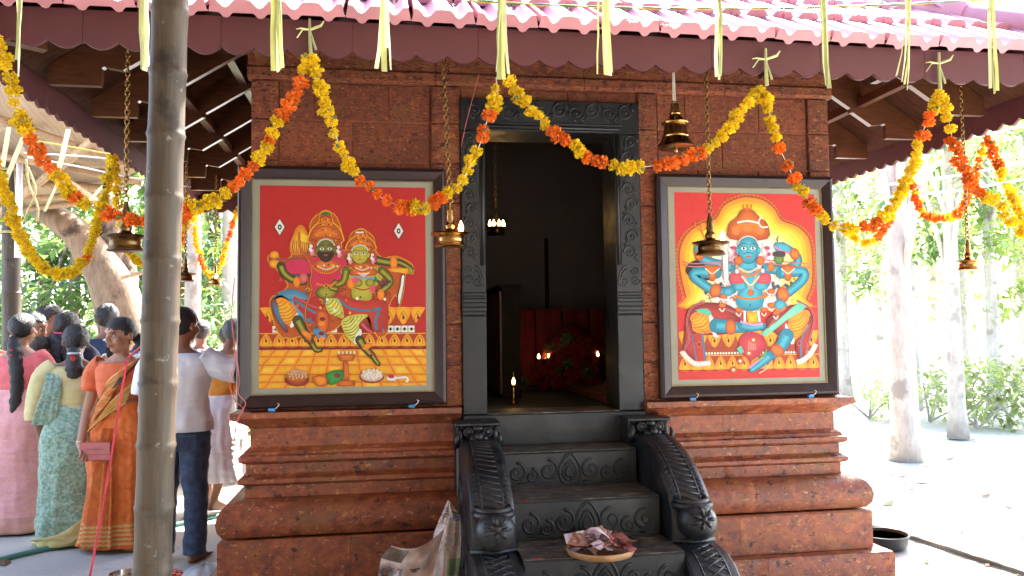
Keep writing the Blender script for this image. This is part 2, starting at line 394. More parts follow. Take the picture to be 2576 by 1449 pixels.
# walls
wall = bpy.data.objects.new('wall', None); col.objects.link(wall); wall.parent = shrine
WL, WR, WT = -.75, 2.80, 3.34
DL, DR, DT = .585, 1.38, 2.70
FLX, FRX, FT = .445, 1.535, 2.893
for a, b_ in (((WL+.004, .006, 1.08), (FLX, .25, WT)), ((FRX, .006, 1.08), (WR-.004, .25, WT)), ((FLX, .006, FT), (FRX, .25, WT)),
              ((WL+.004, .25, 1.08), (WL+.22, YB, WT)), ((WR-.22, .25, 1.08), (WR-.004, YB, WT)), ((WL+.22, YB-.22, 1.08), (WR-.22, YB, WT))):
    MB().box(a, b_).build('mortar_bed', M['mortar'], wall)
proud = [(WL, -.60), (.27, FLX), (FRX, 1.66), (2.655, WR)]
hc = .237; z = 1.08; row = 0
while z < 2.96:
    z1 = min(z+hc, 2.965)
    cuts = [WL, -.60, .27, FLX, FRX, 1.66, 2.655, WR]
    spans = []
    for i in range(len(cuts)-1):
        a, b_ = cuts[i], cuts[i+1]
        if a == FLX:
            if z1 > FT+.03: spans.append((a, b_, 0))
            continue
        spans.append((a, b_, 1 if (a, b_) in [(p[0], p[1]) for p in proud] else 0))
    for a, b_, pr in spans:
        L = b_-a; n = max(1, round(L/.44)); off = .22*(row % 2) if n > 1 else 0
        xs = [a]
        x = a+(.44-off if n > 1 else L)
        while x < b_-.12:
            xs.append(x+rnd.uniform(-.05, .05)); x += .44
        xs.append(b_)
        for i in range(len(xs)-1):
            z0 = max(z, FT+.002) if a == FLX else z
            y0 = (-.016 if pr else 0)+rnd.uniform(-.0015, .0015)
            MB().bbox((xs[i]+.003, y0, z0+.003), (xs[i+1]-.003, .03, z1-.003), .005, .0015).build('stone_block', M['lat_wall'], wall)
    z = z1; row += 1
for (a, b_) in ((WL-.02, .3), (.3, 1.2), (1.2, 2.1), (2.1, WR+.02)):     # moulded band under the eave
    MB().prism([(.03, 2.967), (-.022, 2.967), (-.034, 2.985), (-.034, 3.03), (-.02, 3.045), (-.02, 3.33), (.03, 3.33)], a+.002, b_-.002, 'x').build('cornice_block', M['lat_wall'], wall)
MB().box((XL-.05, .05, 1.08), (XL-.004, YB, 1.10)).build('ledge_course', M['lat_plinth'], wall)
# inner room
room = bpy.data.objects.new('inner_room', None); col.objects.link(room); room.parent = shrine
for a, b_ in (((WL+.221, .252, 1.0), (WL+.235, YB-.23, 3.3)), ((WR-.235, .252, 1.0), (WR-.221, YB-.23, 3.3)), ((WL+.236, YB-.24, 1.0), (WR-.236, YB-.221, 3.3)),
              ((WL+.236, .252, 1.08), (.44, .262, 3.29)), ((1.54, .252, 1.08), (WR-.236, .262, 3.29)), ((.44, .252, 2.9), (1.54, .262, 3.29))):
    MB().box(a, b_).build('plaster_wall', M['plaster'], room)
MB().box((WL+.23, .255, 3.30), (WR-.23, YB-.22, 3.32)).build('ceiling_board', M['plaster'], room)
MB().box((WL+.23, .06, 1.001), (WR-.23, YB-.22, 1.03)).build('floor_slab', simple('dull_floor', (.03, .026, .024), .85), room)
# door frame of dark stone, carved
df = bpy.data.objects.new('door_frame', None); col.objects.link(df); df.parent = shrine
YF = -.032
def spiral(cx, cz, R, turns, a0, dirn, y, n=26, r0=.006):
    pts = []; rr = []
    for i in range(n):
        t = i/(n-1); a = a0+dirn*turns*2*math.pi*t; q = R*(1-t*.82)
        pts.append((cx+q*math.cos(a), y, cz+q*math.sin(a))); rr.append(r0*(1-.35*t))
    return pts, rr
def carve_strip(mb, x0, x1, z0, z1, y, vert=True, seed=0):
    """running scroll of spirals between two bounds"""
    R = (x1-x0)/2*.80 if vert else (z1-z0)/2*.80
    L = (z1-z0) if vert else (x1-x0); n = max(1, int(L/(R*2.05))); st = L/n
    for i in range(n):
        s = 1 if i % 2 else -1
        if vert: cx, cz = (x0+x1)/2+s*.006, z0+(i+.5)*st
        else: cx, cz = x0+(i+.5)*st, (z0+z1)/2+s*.006
        a0 = (math.pi/2 if s > 0 else -math.pi/2) if not vert else (0 if s > 0 else math.pi)
        p, r = spiral(cx, cz, R, 1.45, a0, s, y, 24, .0075); mb.tube(p, r, 5)
        mb.ell((cx, y, cz), (.011, .008, .011), 8, 5)
        # leaf shoots
        for k in (-1, 1):
            ex = cx+k*R*.75; ez = cz+s*k*R*.75
            pp = [(cx+k*R*.95*math.cos(t), y, cz+s*R*.95*math.sin(t)*k) for t in (.2, .55, .9)]+[(ex+k*.012, y, ez+s*k*.02)]
            mb.tube(pp, [.006, .007, .006, .002], 5)
for (a, b_, s) in ((FLX, DL, 1), (DR, FRX, -1)):
    j = MB().bbox((a, YF, 1.03), (b_, .25, 2.70), .004).build('jamb', M['frame_stone'], df)
    xi = b_ if s > 0 else a     # inner edge
    mb = MB()
    xa, xb = (a+.008, b_-.038) if s > 0 else (a+.038, b_-.008)
    carve_strip(mb, xa, xb, 1.93, 2.70, YF)
    # big volute above the capital
    vx = b_-.045 if s > 0 else a+.045
    for R in (.056, .044): mb.tube([(vx-s*.02+s*R*math.cos(t)*1.0, YF, 1.78+R*2.1*math.sin(t)) for t in [i*.12 for i in range(14)]], .006, 5)
    p, r = spiral(vx, 1.80, .034, 1.5, math.pi/2, -s, YF); mb.tube(p, r, 5)
    p, r = spiral((a+.04) if s > 0 else (b_-.04), 1.81, .03, 1.5, 0, s, YF); mb.tube(p, r, 5)
    p, r = spiral((a+.04) if s > 0 else (b_-.04), 1.87, .026, 1.3, math.pi, -s, YF); mb.tube(p, r, 5)
    mb.build('carving', M['frame_stone'], j, smooth='all')
    q = MB()
    q.tube([(xi-s*.014, YF-.002, 1.90), (xi-s*.014, YF-.002, 2.70)], .010, 8)
    q.tube([(xi-s*.030, YF, 1.90), (xi-s*.030, YF, 2.70)], .004, 6)
    q.build('bead', M['frame_stone'], j, smooth='all')
    q = MB()
    for zc, h, pr in ((1.727, .024, .010), (1.690, .028, .014), (1.640, .030, .014), (1.603, .012, .006)):
        q.bbox((a-.001, YF-pr, zc-h/2), (b_+.001, YF+.004, zc+h/2), .006)
    q.build('capital', M['frame_stone'], j)
li = MB().bbox((FLX-.002, YF-.002, 2.702), (FRX+.002, .25, 2.892), .004).build('lintel', M['frame_stone'], df)
mb = MB(); carve_strip(mb, FLX+.03, FRX-.03, 2.765, 2.885, YF-.002, vert=False); mb.build('carving', M['frame_stone'], li, smooth='all')
mb = MB(); mb.tube([(DL-.03, YF-.003, 2.727), (DR+.03, YF-.003, 2.727)], .010, 8); mb.tube([(DL-.05, YF-.002, 2.75), (DR+.05, YF-.002, 2.75)], .005, 6); mb.tube([(DL, YF-.003, 2.709), (DR, YF-.003, 2.709)], .005, 6)
mb.build('bead', M['frame_stone'], li, smooth='all')
sl = MB().bbox((FLX, -.05, .846), (FRX, .26, 1.028), .006).build('sill', M['granite'], df)
MB().box((DL+.003, -.045, 1.029), (DR-.003, .25, 1.034)).build('worn_top', M['granite_top'], sl)
# ------------------------------------------------------------------ roof
roof = bpy.data.objects.new('roof', None); col.objects.link(roof); roof.parent = shrine
EX0, EX1, EY0, EY1, EZ = -1.87, 3.92, -.95, 3.90, 2.955
PIT = RAD(34); TP = math.tan(PIT); YC = (EY0+EY1)/2; HD = (EY1-EY0)/2; RZ = EZ+HD*TP
A, B_, C_, D_ = (EX0, EY0, EZ), (EX1, EY0, EZ), (EX1, EY1, EZ), (EX0, EY1, EZ)
R0, R1 = (EX0+HD, YC, RZ), (EX1-HD, YC, RZ)
for f in ((A, B_, R1, R0), (C_, D_, R0, R1), (D_, A, R0), (B_, C_, R1)):
    n = (Vector(f[1])-Vector(f[0])).cross(Vector(f[2])-Vector(f[0])).normalized()
    mb = MB(); k = len(f); vs_ = [Vector(p)-n*.004 for p in f]+[Vector(p)-n*.03 for p in f]
    mb.add(vs_, [tuple(range(k)), tuple(range(2*k-1, k-1, -1))]+[(i, (i+1) % k, (i+1) % k+k, i+k) for i in range(k)]); mb.build('soffit_board', M['wood_dark'], roof)
# tile: width .30, two narrow valleys between broad flat ridges; front lip with a nub under each valley
TW = .30
def tile_profile():
    top = []; x = 0
    for vx in (.075, .225):
        top += [(vx-.062, .036), (vx-.040, .034), (vx-.026, .020), (vx-.014, .006), (vx, .001), (vx+.014, .006), (vx+.026, .020), (vx+.040, .034), (vx+.062, .036)]
    bot = [(TW-.002, -.020)]
    for vx in (.225, .075):
        bot += [(vx+.032, -.022)]+[(vx+.024*math.cos(t), -.022-.022*math.sin(t)) for t in (.3, .9, 1.57, 2.2, 2.84)]+[(vx-.032, -.022)]
    bot += [(.002, -.020)]
    return top, bot
top, bot = tile_profile(); poly = top+bot
tl = MB(); n = len(poly)
TL = .50
fr = [(x, 0, z_) for x, z_ in poly]; 
nt_ = len(top)
tl.add(fr, [tuple(range(n))])
# top skin runs back up the slope, thin
tk = [(x, 0, z_) for x, z_ in top]+[(x, TL, z_) for x, z_ in top]
tl.add(tk, [(i, i+1, nt_+i+1, nt_+i) for i in range(nt_-1)])
bt = [(TW-.002, 0, -.02), (.002, 0, -.02), (.002, .05, -.02), (TW-.002, .05, -.02)]; tl.add(bt, [(0, 1, 2, 3)])
for xx, sgn in ((.0135, 0), (TW-.0135, 0)): tl.add([(xx, 0, .036), (xx, TL, .036), (xx, TL, -.005), (xx, 0, -.005)], [(0, 1, 2, 3)])
tile_me = tl.mesh('roof_tile', M['tile'], smooth=30)
EXPO = .42
ntile = int((EX1-EX0)/TW)+1
def slope_tiles(face, rows, joined=None):
    for r in range(rows):
        s = r*EXPO; up_ = s*math.cos(PIT)
        if face in ('front', 'back'): a, b_ = EX0+up_, EX1-up_
        else: a, b_ = EY0+up_, EY1-up_
        k = int((b_-a)/TW); off = (b_-a-k*TW)/2
        for i in range(k+1):
            x = a+off-TW/2+i*TW+(.0 if r % 2 == 0 else .075)
            if x < a-.16 or x+TW > b_+.2: continue
            zt = EZ+.012+s*math.sin(PIT)+.030
            yield r, x, EY0-.085+up_, zt-.03
for r, x, y, zt in slope_tiles('front', 5):
    o = put('roof_tile', tile_me, roof, loc=(x, y+rnd.uniform(-.004, .004), zt+rnd.uniform(-.003, .003)), rot=(PIT-RAD(4.2), 0, rnd.uniform(-.004, .004)))
# the other three slopes: tiles joined, out of the picture
for face, ang in (('left', -math.pi/2), ('right', math.pi/2), ('back', math.pi)):
    mb = MB(); rot = Matrix.Rotation(PIT-RAD(4.2), 3, 'X'); rz = Matrix.Rotation(ang, 3, 'Z')
    for r in range(6):
        up_ = r*EXPO*math.cos(PIT)
        L0 = (EX1-EX0) if face == 'back' else (EY1-EY0); L = L0-2*up_
        if L < .5: break
        k = int(L/TW); 
        for i in range(k):
            x = -L/2+(L-k*TW)/2+i*TW
            base = Vector((x, 0, 0))
            vs_ = []
            for p in tl.v:
                q = rot @ Vector(p)+Vector((x, -(HD if face == 'back' else (EX1-EX0)/2)-.085+up_, EZ+.012+r*EXPO*math.sin(PIT)))
                q = rz @ q
                vs_.append((q.x+(EX0+EX1)/2, q.y+YC, q.z))
            mb.add(vs_, tl.f)
    tag(mb.build('roof_tiles', M['tile'], roof, smooth=30), kind='stuff')
# hip ridge tiles
for c0, r0 in ((A, R0), (B_, R1)):
    p0, p1 = Vector(c0), Vector(r0); L = (p1-p0).length; nn = int(L/.36); d = (p1-p0)/nn
    for i in range(nn):
        a_ = p0+d*i+Vector((0, 0, .075)); b2 = p0+d*(i+1.12)+Vector((0, 0, .06))
        MB().tube([a_, b2], [.105, .085], 12).build('ridge_tile', M['tile'], roof, smooth=35)
MB().tube([Vector(R0)+Vector((-.1, 0, .07)), Vector(R1)+Vector((.1, 0, .07))], .11, 12).build('ridge_tile', M['tile'], roof, smooth=35)
# fascia boards with scalloped lower edge
FB = .564; FZ0, FZ1 = 2.775, 2.950
def fascia_mesh():
    pts = [(FB-.001, FZ1-FZ0), (.001, FZ1-FZ0)]; w = FB/4
    low = []
    for k in range(4):
        for j in range(7):
            t = j/6
            low.append((k*w+w*t, .034*(1-math.sin(math.pi*t))**1.0))
    low[0] = (.001, low[0][1]); low[-1] = (FB-.001, low[-1][1])
    return MB().prism(pts+low, 0, .022, 'y').mesh('fascia_board', M['fascia'])
fme = fascia_mesh()
fas = bpy.data.objects.new('fascia', None); col.objects.link(fas); fas.parent = shrine
FY, FXL, FXR, FYB = EY0-.026, EX0-.026, EX1+.026, EY1+.026
def run_fascia(p, q):
    p = Vector(p); q = Vector(q); L = (q-p).length; n = round(L/FB); d = (q-p)/n; ang = math.atan2(d.y, d.x)
    for i in range(n):
        a = p+d*i
        put('fascia_board', fme, fas, loc=(a.x, a.y, FZ0+rnd.uniform(-.002, .002)), rot=(0, 0, ang), scale=(d.length/FB, 1, 1))
run_fascia((FXL, FY, 0), (FXR, FY, 0)); run_fascia((FXR, FY, 0), (FXR, FYB, 0)); run_fascia((FXR, FYB, 0), (FXL, FYB, 0)); run_fascia((FXL, FYB, 0), (FXL, FY, 0))
# rafters: deep carved planks; u = distance out from the wall
def rafter_poly(E):
    k = E/1.05
    low = [(1.03, 2.865), (.77, 2.865), (.765, 2.905), (.765, 2.962), (.75, 2.972), (.73, 2.966), (.655, 2.955), (.515, 3.045), (.50, 3.045), (.495, 3.075), (.40, 3.135), (.30, 3.20), (0.0, 3.385)]
    zt = lambda u: EZ-.036+(1.11-u)*TP
    return [(u*k, z_) for u, z_ in low]+[(0, zt(0)), (1.03*k, zt(1.03))]
raf = bpy.data.objects.new('rafters', None); col.objects.link(raf); raf.parent = shrine
rp = rafter_poly(1.05); TH = .042
for k in range(6):
    Y = -.12+.64*k
    MB().prism([(WL-u, z_) for u, z_ in rp], Y, Y+TH, 'y').build('rafter', M['wood'], raf)
    MB().prism([(WR+u, z_) for u, z_ in rp], Y, Y+TH, 'y').build('rafter', M['wood'], raf)
rpf = rafter_poly(.83)
for k in range(6):
    X = -.62+.66*k
    MB().prism([(-.04-u, z_) for u, z_ in rpf], X, X+TH, 'x').build('rafter', M['wood'], raf)
for k in range(6):
    X = -.62+.66*k
    MB().prism([(YB+u, z_) for u, z_ in rp], X, X+TH, 'x').build('rafter', M['wood'], raf)
for c0, w0 in (((FXL+.03, FY+.05), (WL, 0)), ((FXR-.03, FY+.05), (WR, 0)), ((FXL+.03, FYB-.05), (WL, YB)), ((FXR-.03, FYB-.05), (WR, YB))):
    d = Vector((c0[0]-w0[0], c0[1]-w0[1], 0)); L = d.length; d.normalize(); n = Vector((-d.y, d.x, 0))*.03
    mb = MB(); pr = [(L, 2.85), (L*.74, 2.85), (L*.74, 2.95), (L*.62, 2.94), (0, 3.36), (0, 3.60), (L, 2.94)]
    vs_ = [(w0[0]+d.x*u-n.x, w0[1]+d.y*u-n.y, z_) for u, z_ in pr]+[(w0[0]+d.x*u+n.x, w0[1]+d.y*u+n.y, z_) for u, z_ in pr]; k = len(pr)
    mb.add(vs_, [tuple(range(k)), tuple(range(2*k-1, k-1, -1))]+[(i, (i+1) % k, (i+1) % k+k, i+k) for i in range(k)]); mb.build('hip_rafter', M['wood'], raf)
for (a, b_) in (((WL-.60, -.55, 3.085), (WL-.545, 3.3, 3.145)), ((WR+.545, -.55, 3.085), (WR+.60, 3.3, 3.145)), ((WL-.27, -.2, 3.29), (WL-.215, 3.0, 3.34)), ((WR+.215, -.2, 3.29), (WR+.27, 3.0, 3.34)), ((-1.2, -.515, 3.085), (3.2, -.465, 3.14))):
    MB().box(a, b_).build('purlin', M['wood'], raf)
# ------------------------------------------------------------------ stone stair
stair = thing('stone_stair', (.99, -.7, 0), 'black carved stone steps with curling balustrades leading up to the doorway', 'steps')
STEPS = [(.845, -.055, -.34), (.66, -.34, -.72), (.465, -.72, -1.05), (.285, -1.05, -1.38), (.11, -1.38, -1.70)]
SX0, SX1 = .615, 1.385
def motif(mb, cx, z0, h, y):
    """bud in the middle with leaf scrolls on both sides"""
    def arc(pts, r): mb.tube([(p[0], y, p[1]) for p in pts], r, 5)
    for sc in (1.0, .62, .36):
        pts = []
        for i in range(15):
            t = -math.pi*.5+2*math.pi*i/14; q = h*.40*sc
            x = cx+q*math.cos(t)*.92; zz = z0+h*.36+q*math.sin(t)*(1.0 if math.sin(t) < 0 else 1.0+.55*max(0, math.sin(t))**3)
            pts.append((x, zz))
        arc(pts, .008*(.7+.3*sc))
    for s in (-1, 1):
        for dx, R, zz in ((.122, h*.35, .44), (.212, h*.24, .28), (.296, h*.32, .40)):
            p, r = spiral(cx+s*dx, z0+h*zz, R, 1.35, math.pi/2, s, y, 22, .0088)
            mb.tube(p, r, 5)
            p, r = spiral(cx+s*dx, z0+h*zz, R*.6, .6, math.pi*.2, -s, y, 10, .005); mb.tube(p, r, 5)
        arc([(cx+s*.07, z0+.01), (cx+s*.10, z0+h*.10), (cx+s*.16, z0+h*.04), (cx+s*.24, z0+h*.08), (cx+s*.30, z0+.01)], .005)
for k, (zt, yb, yf) in enumerate(STEPS):
    zb = STEPS[k+1][0] if k+1 < len(STEPS) else 0
    st = MB().bbox((SX0+.001*k, yf, 0), (SX1-.001*k, yb-.001, zt), .008).build('step', M['granite'], stair)
    MB().box((SX0+.004, yf+.006, zt+.001), (SX1-.004, yb, zt+.005)).build('worn_tread', M['granite_top'], st)
    if k > 0 or True:
        mb = MB(); motif(mb, (SX0+SX1)/2, zb+.012, (zt-zb)*.92, yf); mb.build('carving', M['granite'], st, smooth='all')
def balustrade(xc, s):
    """s=+1: inner side towards +x"""
    b = bpy.data.objects.new('balustrade', None); col.objects.link(b); b.parent = stair
    w = .105
    # stepped cap against the wall
    MB().bbox((xc-w-.01, -.20, .60), (xc+w+.01, .0, .985), .012).build('cap_block', M['granite'], b)
    MB().bbox((xc-w-.022, -.24, .985), (xc+w+.022, .0, 1.005), .006).build('cap_slab', M['granite'], b)
    # curling trunk: closed side profile, extruded across with rounded shoulders
    top = [(-.16, .93), (-.26, .925), (-.36, .915), (-.46, .895), (-.56, .862), (-.66, .815), (-.75, .755), (-.82, .69), (-.865, .62), (-.88, .55), (-.87, .46)]
    prof = top+[(-.80, .44), (-.80, .0), (-.10, .0), (-.10, .90)]
    mb = MB(); rings = []
    cx_, cz_ = -.42, .45
    for dx, sh in ((-w, .022), (-w+.012, .006), (-w+.03, 0), (w-.03, 0), (w-.012, .006), (w, .022)):
        rings.append([(xc+dx, y+(cx_-y)*sh*1.2, z_+(cz_-z_)*sh*1.6 if z_ > .01 else 0) for y, z_ in prof])
    mb.loft(rings); tr = mb.build('trunk', M['granite'], b, smooth=30)
    # lattice band on the trunk's back: raised cross bars and edge beads
    q = MB()
    def surf(t):   # t along the polyline
        f = t*(len(top)-1); i = min(int(f), len(top)-2); u = f-i
        return top[i][0]*(1-u)+top[i+1][0]*u, top[i][1]*(1-u)+top[i+1][1]*u
    for e in (-.052, .052):
        q.tube([(xc+e, *surf(.16+.70*i/20)) for i in range(21)], .0065, 6)
    for i in range(17):
        t = .19+.62*i/16
        q.tube([(xc-.05, *surf(t-.015)), (xc, *surf(t)), (xc+.05, *surf(t+.015))], .0062, 5)
    for i in range(24):
        t = .15+.70*i/23; ya, za = surf(t)
        for e in (-1, 1): q.tube([(xc+e*.060, ya, za), (xc+e*.088, ya-.01, za-.012)], .0045, 4)
    q.build('lattice', M['granite'], tr, smooth='all')
    # beast face at the head of the trunk: eyes, snout, fangs, mane curls
    f = MB()
    for e in (-1, 1):
        f.ell((xc+e*.052, -.235, .955), (.030, .026, .026)); f.torus((xc+e*.052, -.255, .955), .024, .006, 'y', 12, 5)
        f.ell((xc+e*.030, -.285, .925), (.022, .03, .02)); f.ell((xc+e*.095, -.215, .93), (.024, .03, .042))
        f.tube([(xc+e*.035, -.30, .91), (xc+e*.06, -.315, .885), (xc+e*.07, -.30, .86)], [.013, .010, .004], 6)
        f.tube([(xc+e*.10, -.24, .90), (xc+e*.122, -.27, .885), (xc+e*.118, -.28, .93), (xc+e*.112, -.27, .955)], [.016, .018, .014, .004], 7)
        for j in range(3): f.torus((xc+e*(.03+.035*j), -.205, .985-.006*j), .014, .006, 'y', 10, 5)
    f.ell((xc, -.29, .935), (.026, .045, .03)); f.ell((xc, -.25, .975), (.03, .025, .018))
    f.build('beast_face', M['granite'], b, smooth='all')
    # lotus ball and collar
    k = MB(); bc = (xc, -.925, .575)
    k.ell(bc, (.098, .092, .092), 20, 12)
    for i in range(7):
        a = i/7*2*math.pi
        px_, pz_ = math.cos(a), math.sin(a)
        k.tube([(bc[0]+px_*.018, bc[1]-.098, bc[2]+.03+pz_*.018), (bc[0]+px_*.042, bc[1]-.092, bc[2]+.03+pz_*.036), (bc[0]+px_*.066, bc[1]-.070, bc[2]+.025+pz_*.062)], [.004, .011, .003], 6)
    k.ell((bc[0], bc[1]-.092, bc[2]+.03), (.016, .014, .016), 8, 6)
    k.build('lotus_ball', M['granite'], b, smooth='all')
    c2 = MB(); c2.torus((xc, -.855, .645), .088, .017, 'z', 22, 7); c2.torus((xc, -.845, .665), .078, .014, 'z', 22, 7)
    c2.build('collar', M['granite'], b, smooth='all')
    # lower trunk with lattice
    low = [(-.78, .462), (-.92, .462), (-1.02, .452), (-1.10, .42), (-1.18, .36), (-1.25, .28), (-1.31, .18), (-1.35, .08), (-1.36, .0)]
    prof = low+[(-.78, .0)]; mb = MB(); rings = []
    for dx, sh in ((-w-.012, .03), (-w, .008), (-w+.03, 0), (w-.03, 0), (w, .008), (w+.012, .03)):
        rings.append([(xc+dx, y+(-.9-y)*sh, max(0, z_-sh*.5) if z_ > .01 else 0) for y, z_ in prof])
    mb.loft(rings); lt = mb.build('lower_trunk', M['granite'], b, smooth=30)
    q = MB()
    def surf2(t):
        f_ = t*(len(low)-2)+.6; i = min(int(f_), len(low)-2); u = f_-i
        return low[i][0]*(1-u)+low[i+1][0]*u, low[i][1]*(1-u)+low[i+1][1]*u
    for e in (-.062, .062): q.tube([(xc+e, *surf2(i/14)) for i in range(15)], .006, 5)
    for i in range(12):
        t = .04+.075*i
        for d in (-1, 1):
            if t-.06 > 0 and t+.06 < 1: q.tube([(xc-.06, *surf2(t-d*.055)), (xc, *surf2(t)), (xc+.06, *surf2(t+d*.055))], .0058, 4)
    q.tube([(xc-.11, -.86, .468), (xc, -.90, .472), (xc+.11, -.86, .468)], .014, 6)
    q.build('lattice', M['granite'], lt, smooth='all')
    # outer flank relief
    q = MB(); xo = xc-s*w
    for cy, cz, R in ((-.30, .62, .11), (-.52, .52, .12), (-.68, .36, .10), (-.40, .34, .10), (-.22, .38, .09)):
        pts = []; rr = []
        for i in range(24):
            t = i/23; a = math.pi/2+t*1.5*2*math.pi; qd = R*(1-.8*t); pts.append((xo, cy+qd*math.cos(a), cz+qd*math.sin(a))); rr.append(.010*(1-.4*t))
        q.tube(pts, rr, 5)
    q.build('carving', M['granite'], tr, smooth='all')
balustrade(.505, 1); balustrade(1.495, -1)

# ------------------------------------------------------------------ framed paintings
def srgb(r, g, b):
    f = lambda c: (c/255/12.92) if c/255 <= .04045 else ((c/255+.055)/1.055)**2.4
    return (f(r), f(g), f(b))
class Paint:
    """flat print: coloured shapes laid over each other, in sheet coordinates 0..1 (x right, y down)"""
    def __init__(s, corners, w, h):
        s.q = corners; s.w = w; s.h = h; s.mb = MB(); s.mb.c = []; s.k = 0
    def uv(s, p):
        (x0, y0), (x1, y1), (x2, y2), (x3, y3) = s.q     # tl, tr, br, bl of the source sketch
        u, v = .5, .5
        for _ in range(6):
            X = (x0*(1-u)+x1*u)*(1-v)+(x3*(1-u)+x2*u)*v; Y = (y0*(1-u)+y1*u)*(1-v)+(y3*(1-u)+y2*u)*v
            u += (p[0]-X)/(((x1-x0)*(1-v)+(x2-x3)*v)); v += (p[1]-Y)/(((y3-y0)*(1-u)+(y2-y1)*u))
        return min(1, max(0, u)), min(1, max(0, v))
    def at(s, p, k):
        u, v = s.uv(p); return ((u-.5)*s.w, -k*8e-6, (.5-v)*s.h)
    def poly(s, pts, c, cin=None, sm=0):
        if sm: pts = smooth_closed(pts, sm)
        s.k += 1; vs_ = [s.at(p, s.k) for p in pts]; n = len(vs_)
        cx = sum(p[0] for p in pts)/n; cy = sum(p[1] for p in pts)/n
        if cin is None:
            s.mb.add(vs_, [tuple(range(n-1, -1, -1))], c)
        else:
            inner = [s.at((cx+(p[0]-cx)*.45, cy+(p[1]-cy)*.45), s.k) for p in pts]
            o = len(s.mb.v); s.mb.v += vs_+inner
            for i in range(n):
                j = (i+1) % n
                s.mb.f.append((o+j, o+i, o+n+i, o+n+j)); s.mb.c.append((c, c, cin, cin))
            s.mb.f.append(tuple(o+n+i for i in range(n-1, -1, -1))); s.mb.c.append(cin)
    def ell(s, cx, cy, rx, ry, c, cin=None, n=18, rot=0):
        ca, sa = math.cos(rot), math.sin(rot)
        s.poly([(cx+rx*math.cos(2*math.pi*i/n)*ca-ry*math.sin(2*math.pi*i/n)*sa, cy+rx*math.cos(2*math.pi*i/n)*sa+ry*math.sin(2*math.pi*i/n)*ca) for i in range(n)], c, cin)
    def line(s, pts, w, c, sm=0, closed=False):
        if sm: pts = smooth_closed(pts, sm) if closed else smooth_open(pts, sm)
        if closed: pts = pts+[pts[0]]
        s.k += 1; L = []; R = []
        for i, p in enumerate(pts):
            a = pts[max(0, i-1)]; b = pts[min(len(pts)-1, i+1)]; dx, dy = b[0]-a[0], b[1]-a[1]; l = math.hypot(dx, dy) or 1
            wi = w if not hasattr(w, '__len__') else w[0]+(w[1]-w[0])*i/(len(pts)-1)
            L.append(s.at((p[0]-dy/l*wi/2, p[1]+dx/l*wi/2), s.k)); R.append(s.at((p[0]+dy/l*wi/2, p[1]-dx/l*wi/2), s.k))
        n = len(pts); s.mb.add(L+R, [(i, i+1, n+i+1, n+i) for i in range(n-1)], c)
    def dots(s, pts, step, r, c, sm=3, closed=False):
        pts = smooth_closed(pts, sm) if closed else smooth_open(pts, sm)
        if closed: pts = pts+[pts[0]]
        acc = 0
        for a, b in zip(pts, pts[1:]):
            l = math.hypot(b[0]-a[0], b[1]-a[1]); t = -acc
            while t+step <= l:
                t += step; s.ell(a[0]+(b[0]-a[0])*t/l, a[1]+(b[1]-a[1])*t/l, r, r, c, None, 6)
            acc = l-t
    def limb(s, pts, w, c, cin, line=None):
        """rounded arm or leg with a lighter middle"""
        p2 = smooth_open(pts, 4)
        if line: s.line(p2, (w[0]+7, w[1]+7), line); s.ell(p2[0][0], p2[0][1], w[0]/2+3.5, w[0]/2+3.5, line); s.ell(p2[-1][0], p2[-1][1], w[1]/2+3.5, w[1]/2+3.5, line)
        s.line(p2, w, c); s.ell(p2[0][0], p2[0][1], w[0]/2, w[0]/2, c); s.ell(p2[-1][0], p2[-1][1], w[1]/2, w[1]/2, c)
        s.line(p2, (w[0]*.55, w[1]*.55), mixc(c, cin, .5)); s.line(p2, (w[0]*.28, w[1]*.28), cin)
def mixc(a, b, t): return tuple(x*(1-t)+y*t for x, y in zip(a, b))
def smooth_closed(p, n):
    out = []; L = len(p)
    for i in range(L):
        a, b, c, d = p[i-1], p[i], p[(i+1) % L], p[(i+2) % L]
        for k in range(n):
            t = k/n; out.append(tuple(.5*((2*b[j])+(-a[j]+c[j])*t+(2*a[j]-5*b[j]+4*c[j]-d[j])*t*t+(-a[j]+3*b[j]-3*c[j]+d[j])*t**3) for j in range(len(b))))
    return out
def smooth_open(p, n):
    out = []; L = len(p)
    for i in range(L-1):
        a, b, c, d = p[max(0, i-1)], p[i], p[i+1], p[min(L-1, i+2)]
        for k in range(n):
            t = k/n; out.append(tuple(.5*((2*b[j])+(-a[j]+c[j])*t+(2*a[j]-5*b[j]+4*c[j]-d[j])*t*t+(-a[j]+3*b[j]-3*c[j]+d[j])*t**3) for j in range(len(b))))
    out.append(p[-1]); return out
RED, ORG, ORD, YEL, YLO = srgb(186, 28, 26), srgb(214, 112, 28), srgb(168, 62, 18), srgb(236, 176, 30), srgb(240, 140, 24)
OLV, OLH, OLD, BLU, TEA, WHT, BLK, PNK, MAR = srgb(96, 96, 22), srgb(164, 158, 40), srgb(62, 66, 18), srgb(60, 120, 150), srgb(30, 130, 155), srgb(232, 230, 225), srgb(28, 24, 26), srgb(206, 44, 84), srgb(120, 22, 26)
YGR = srgb(196, 190, 70)
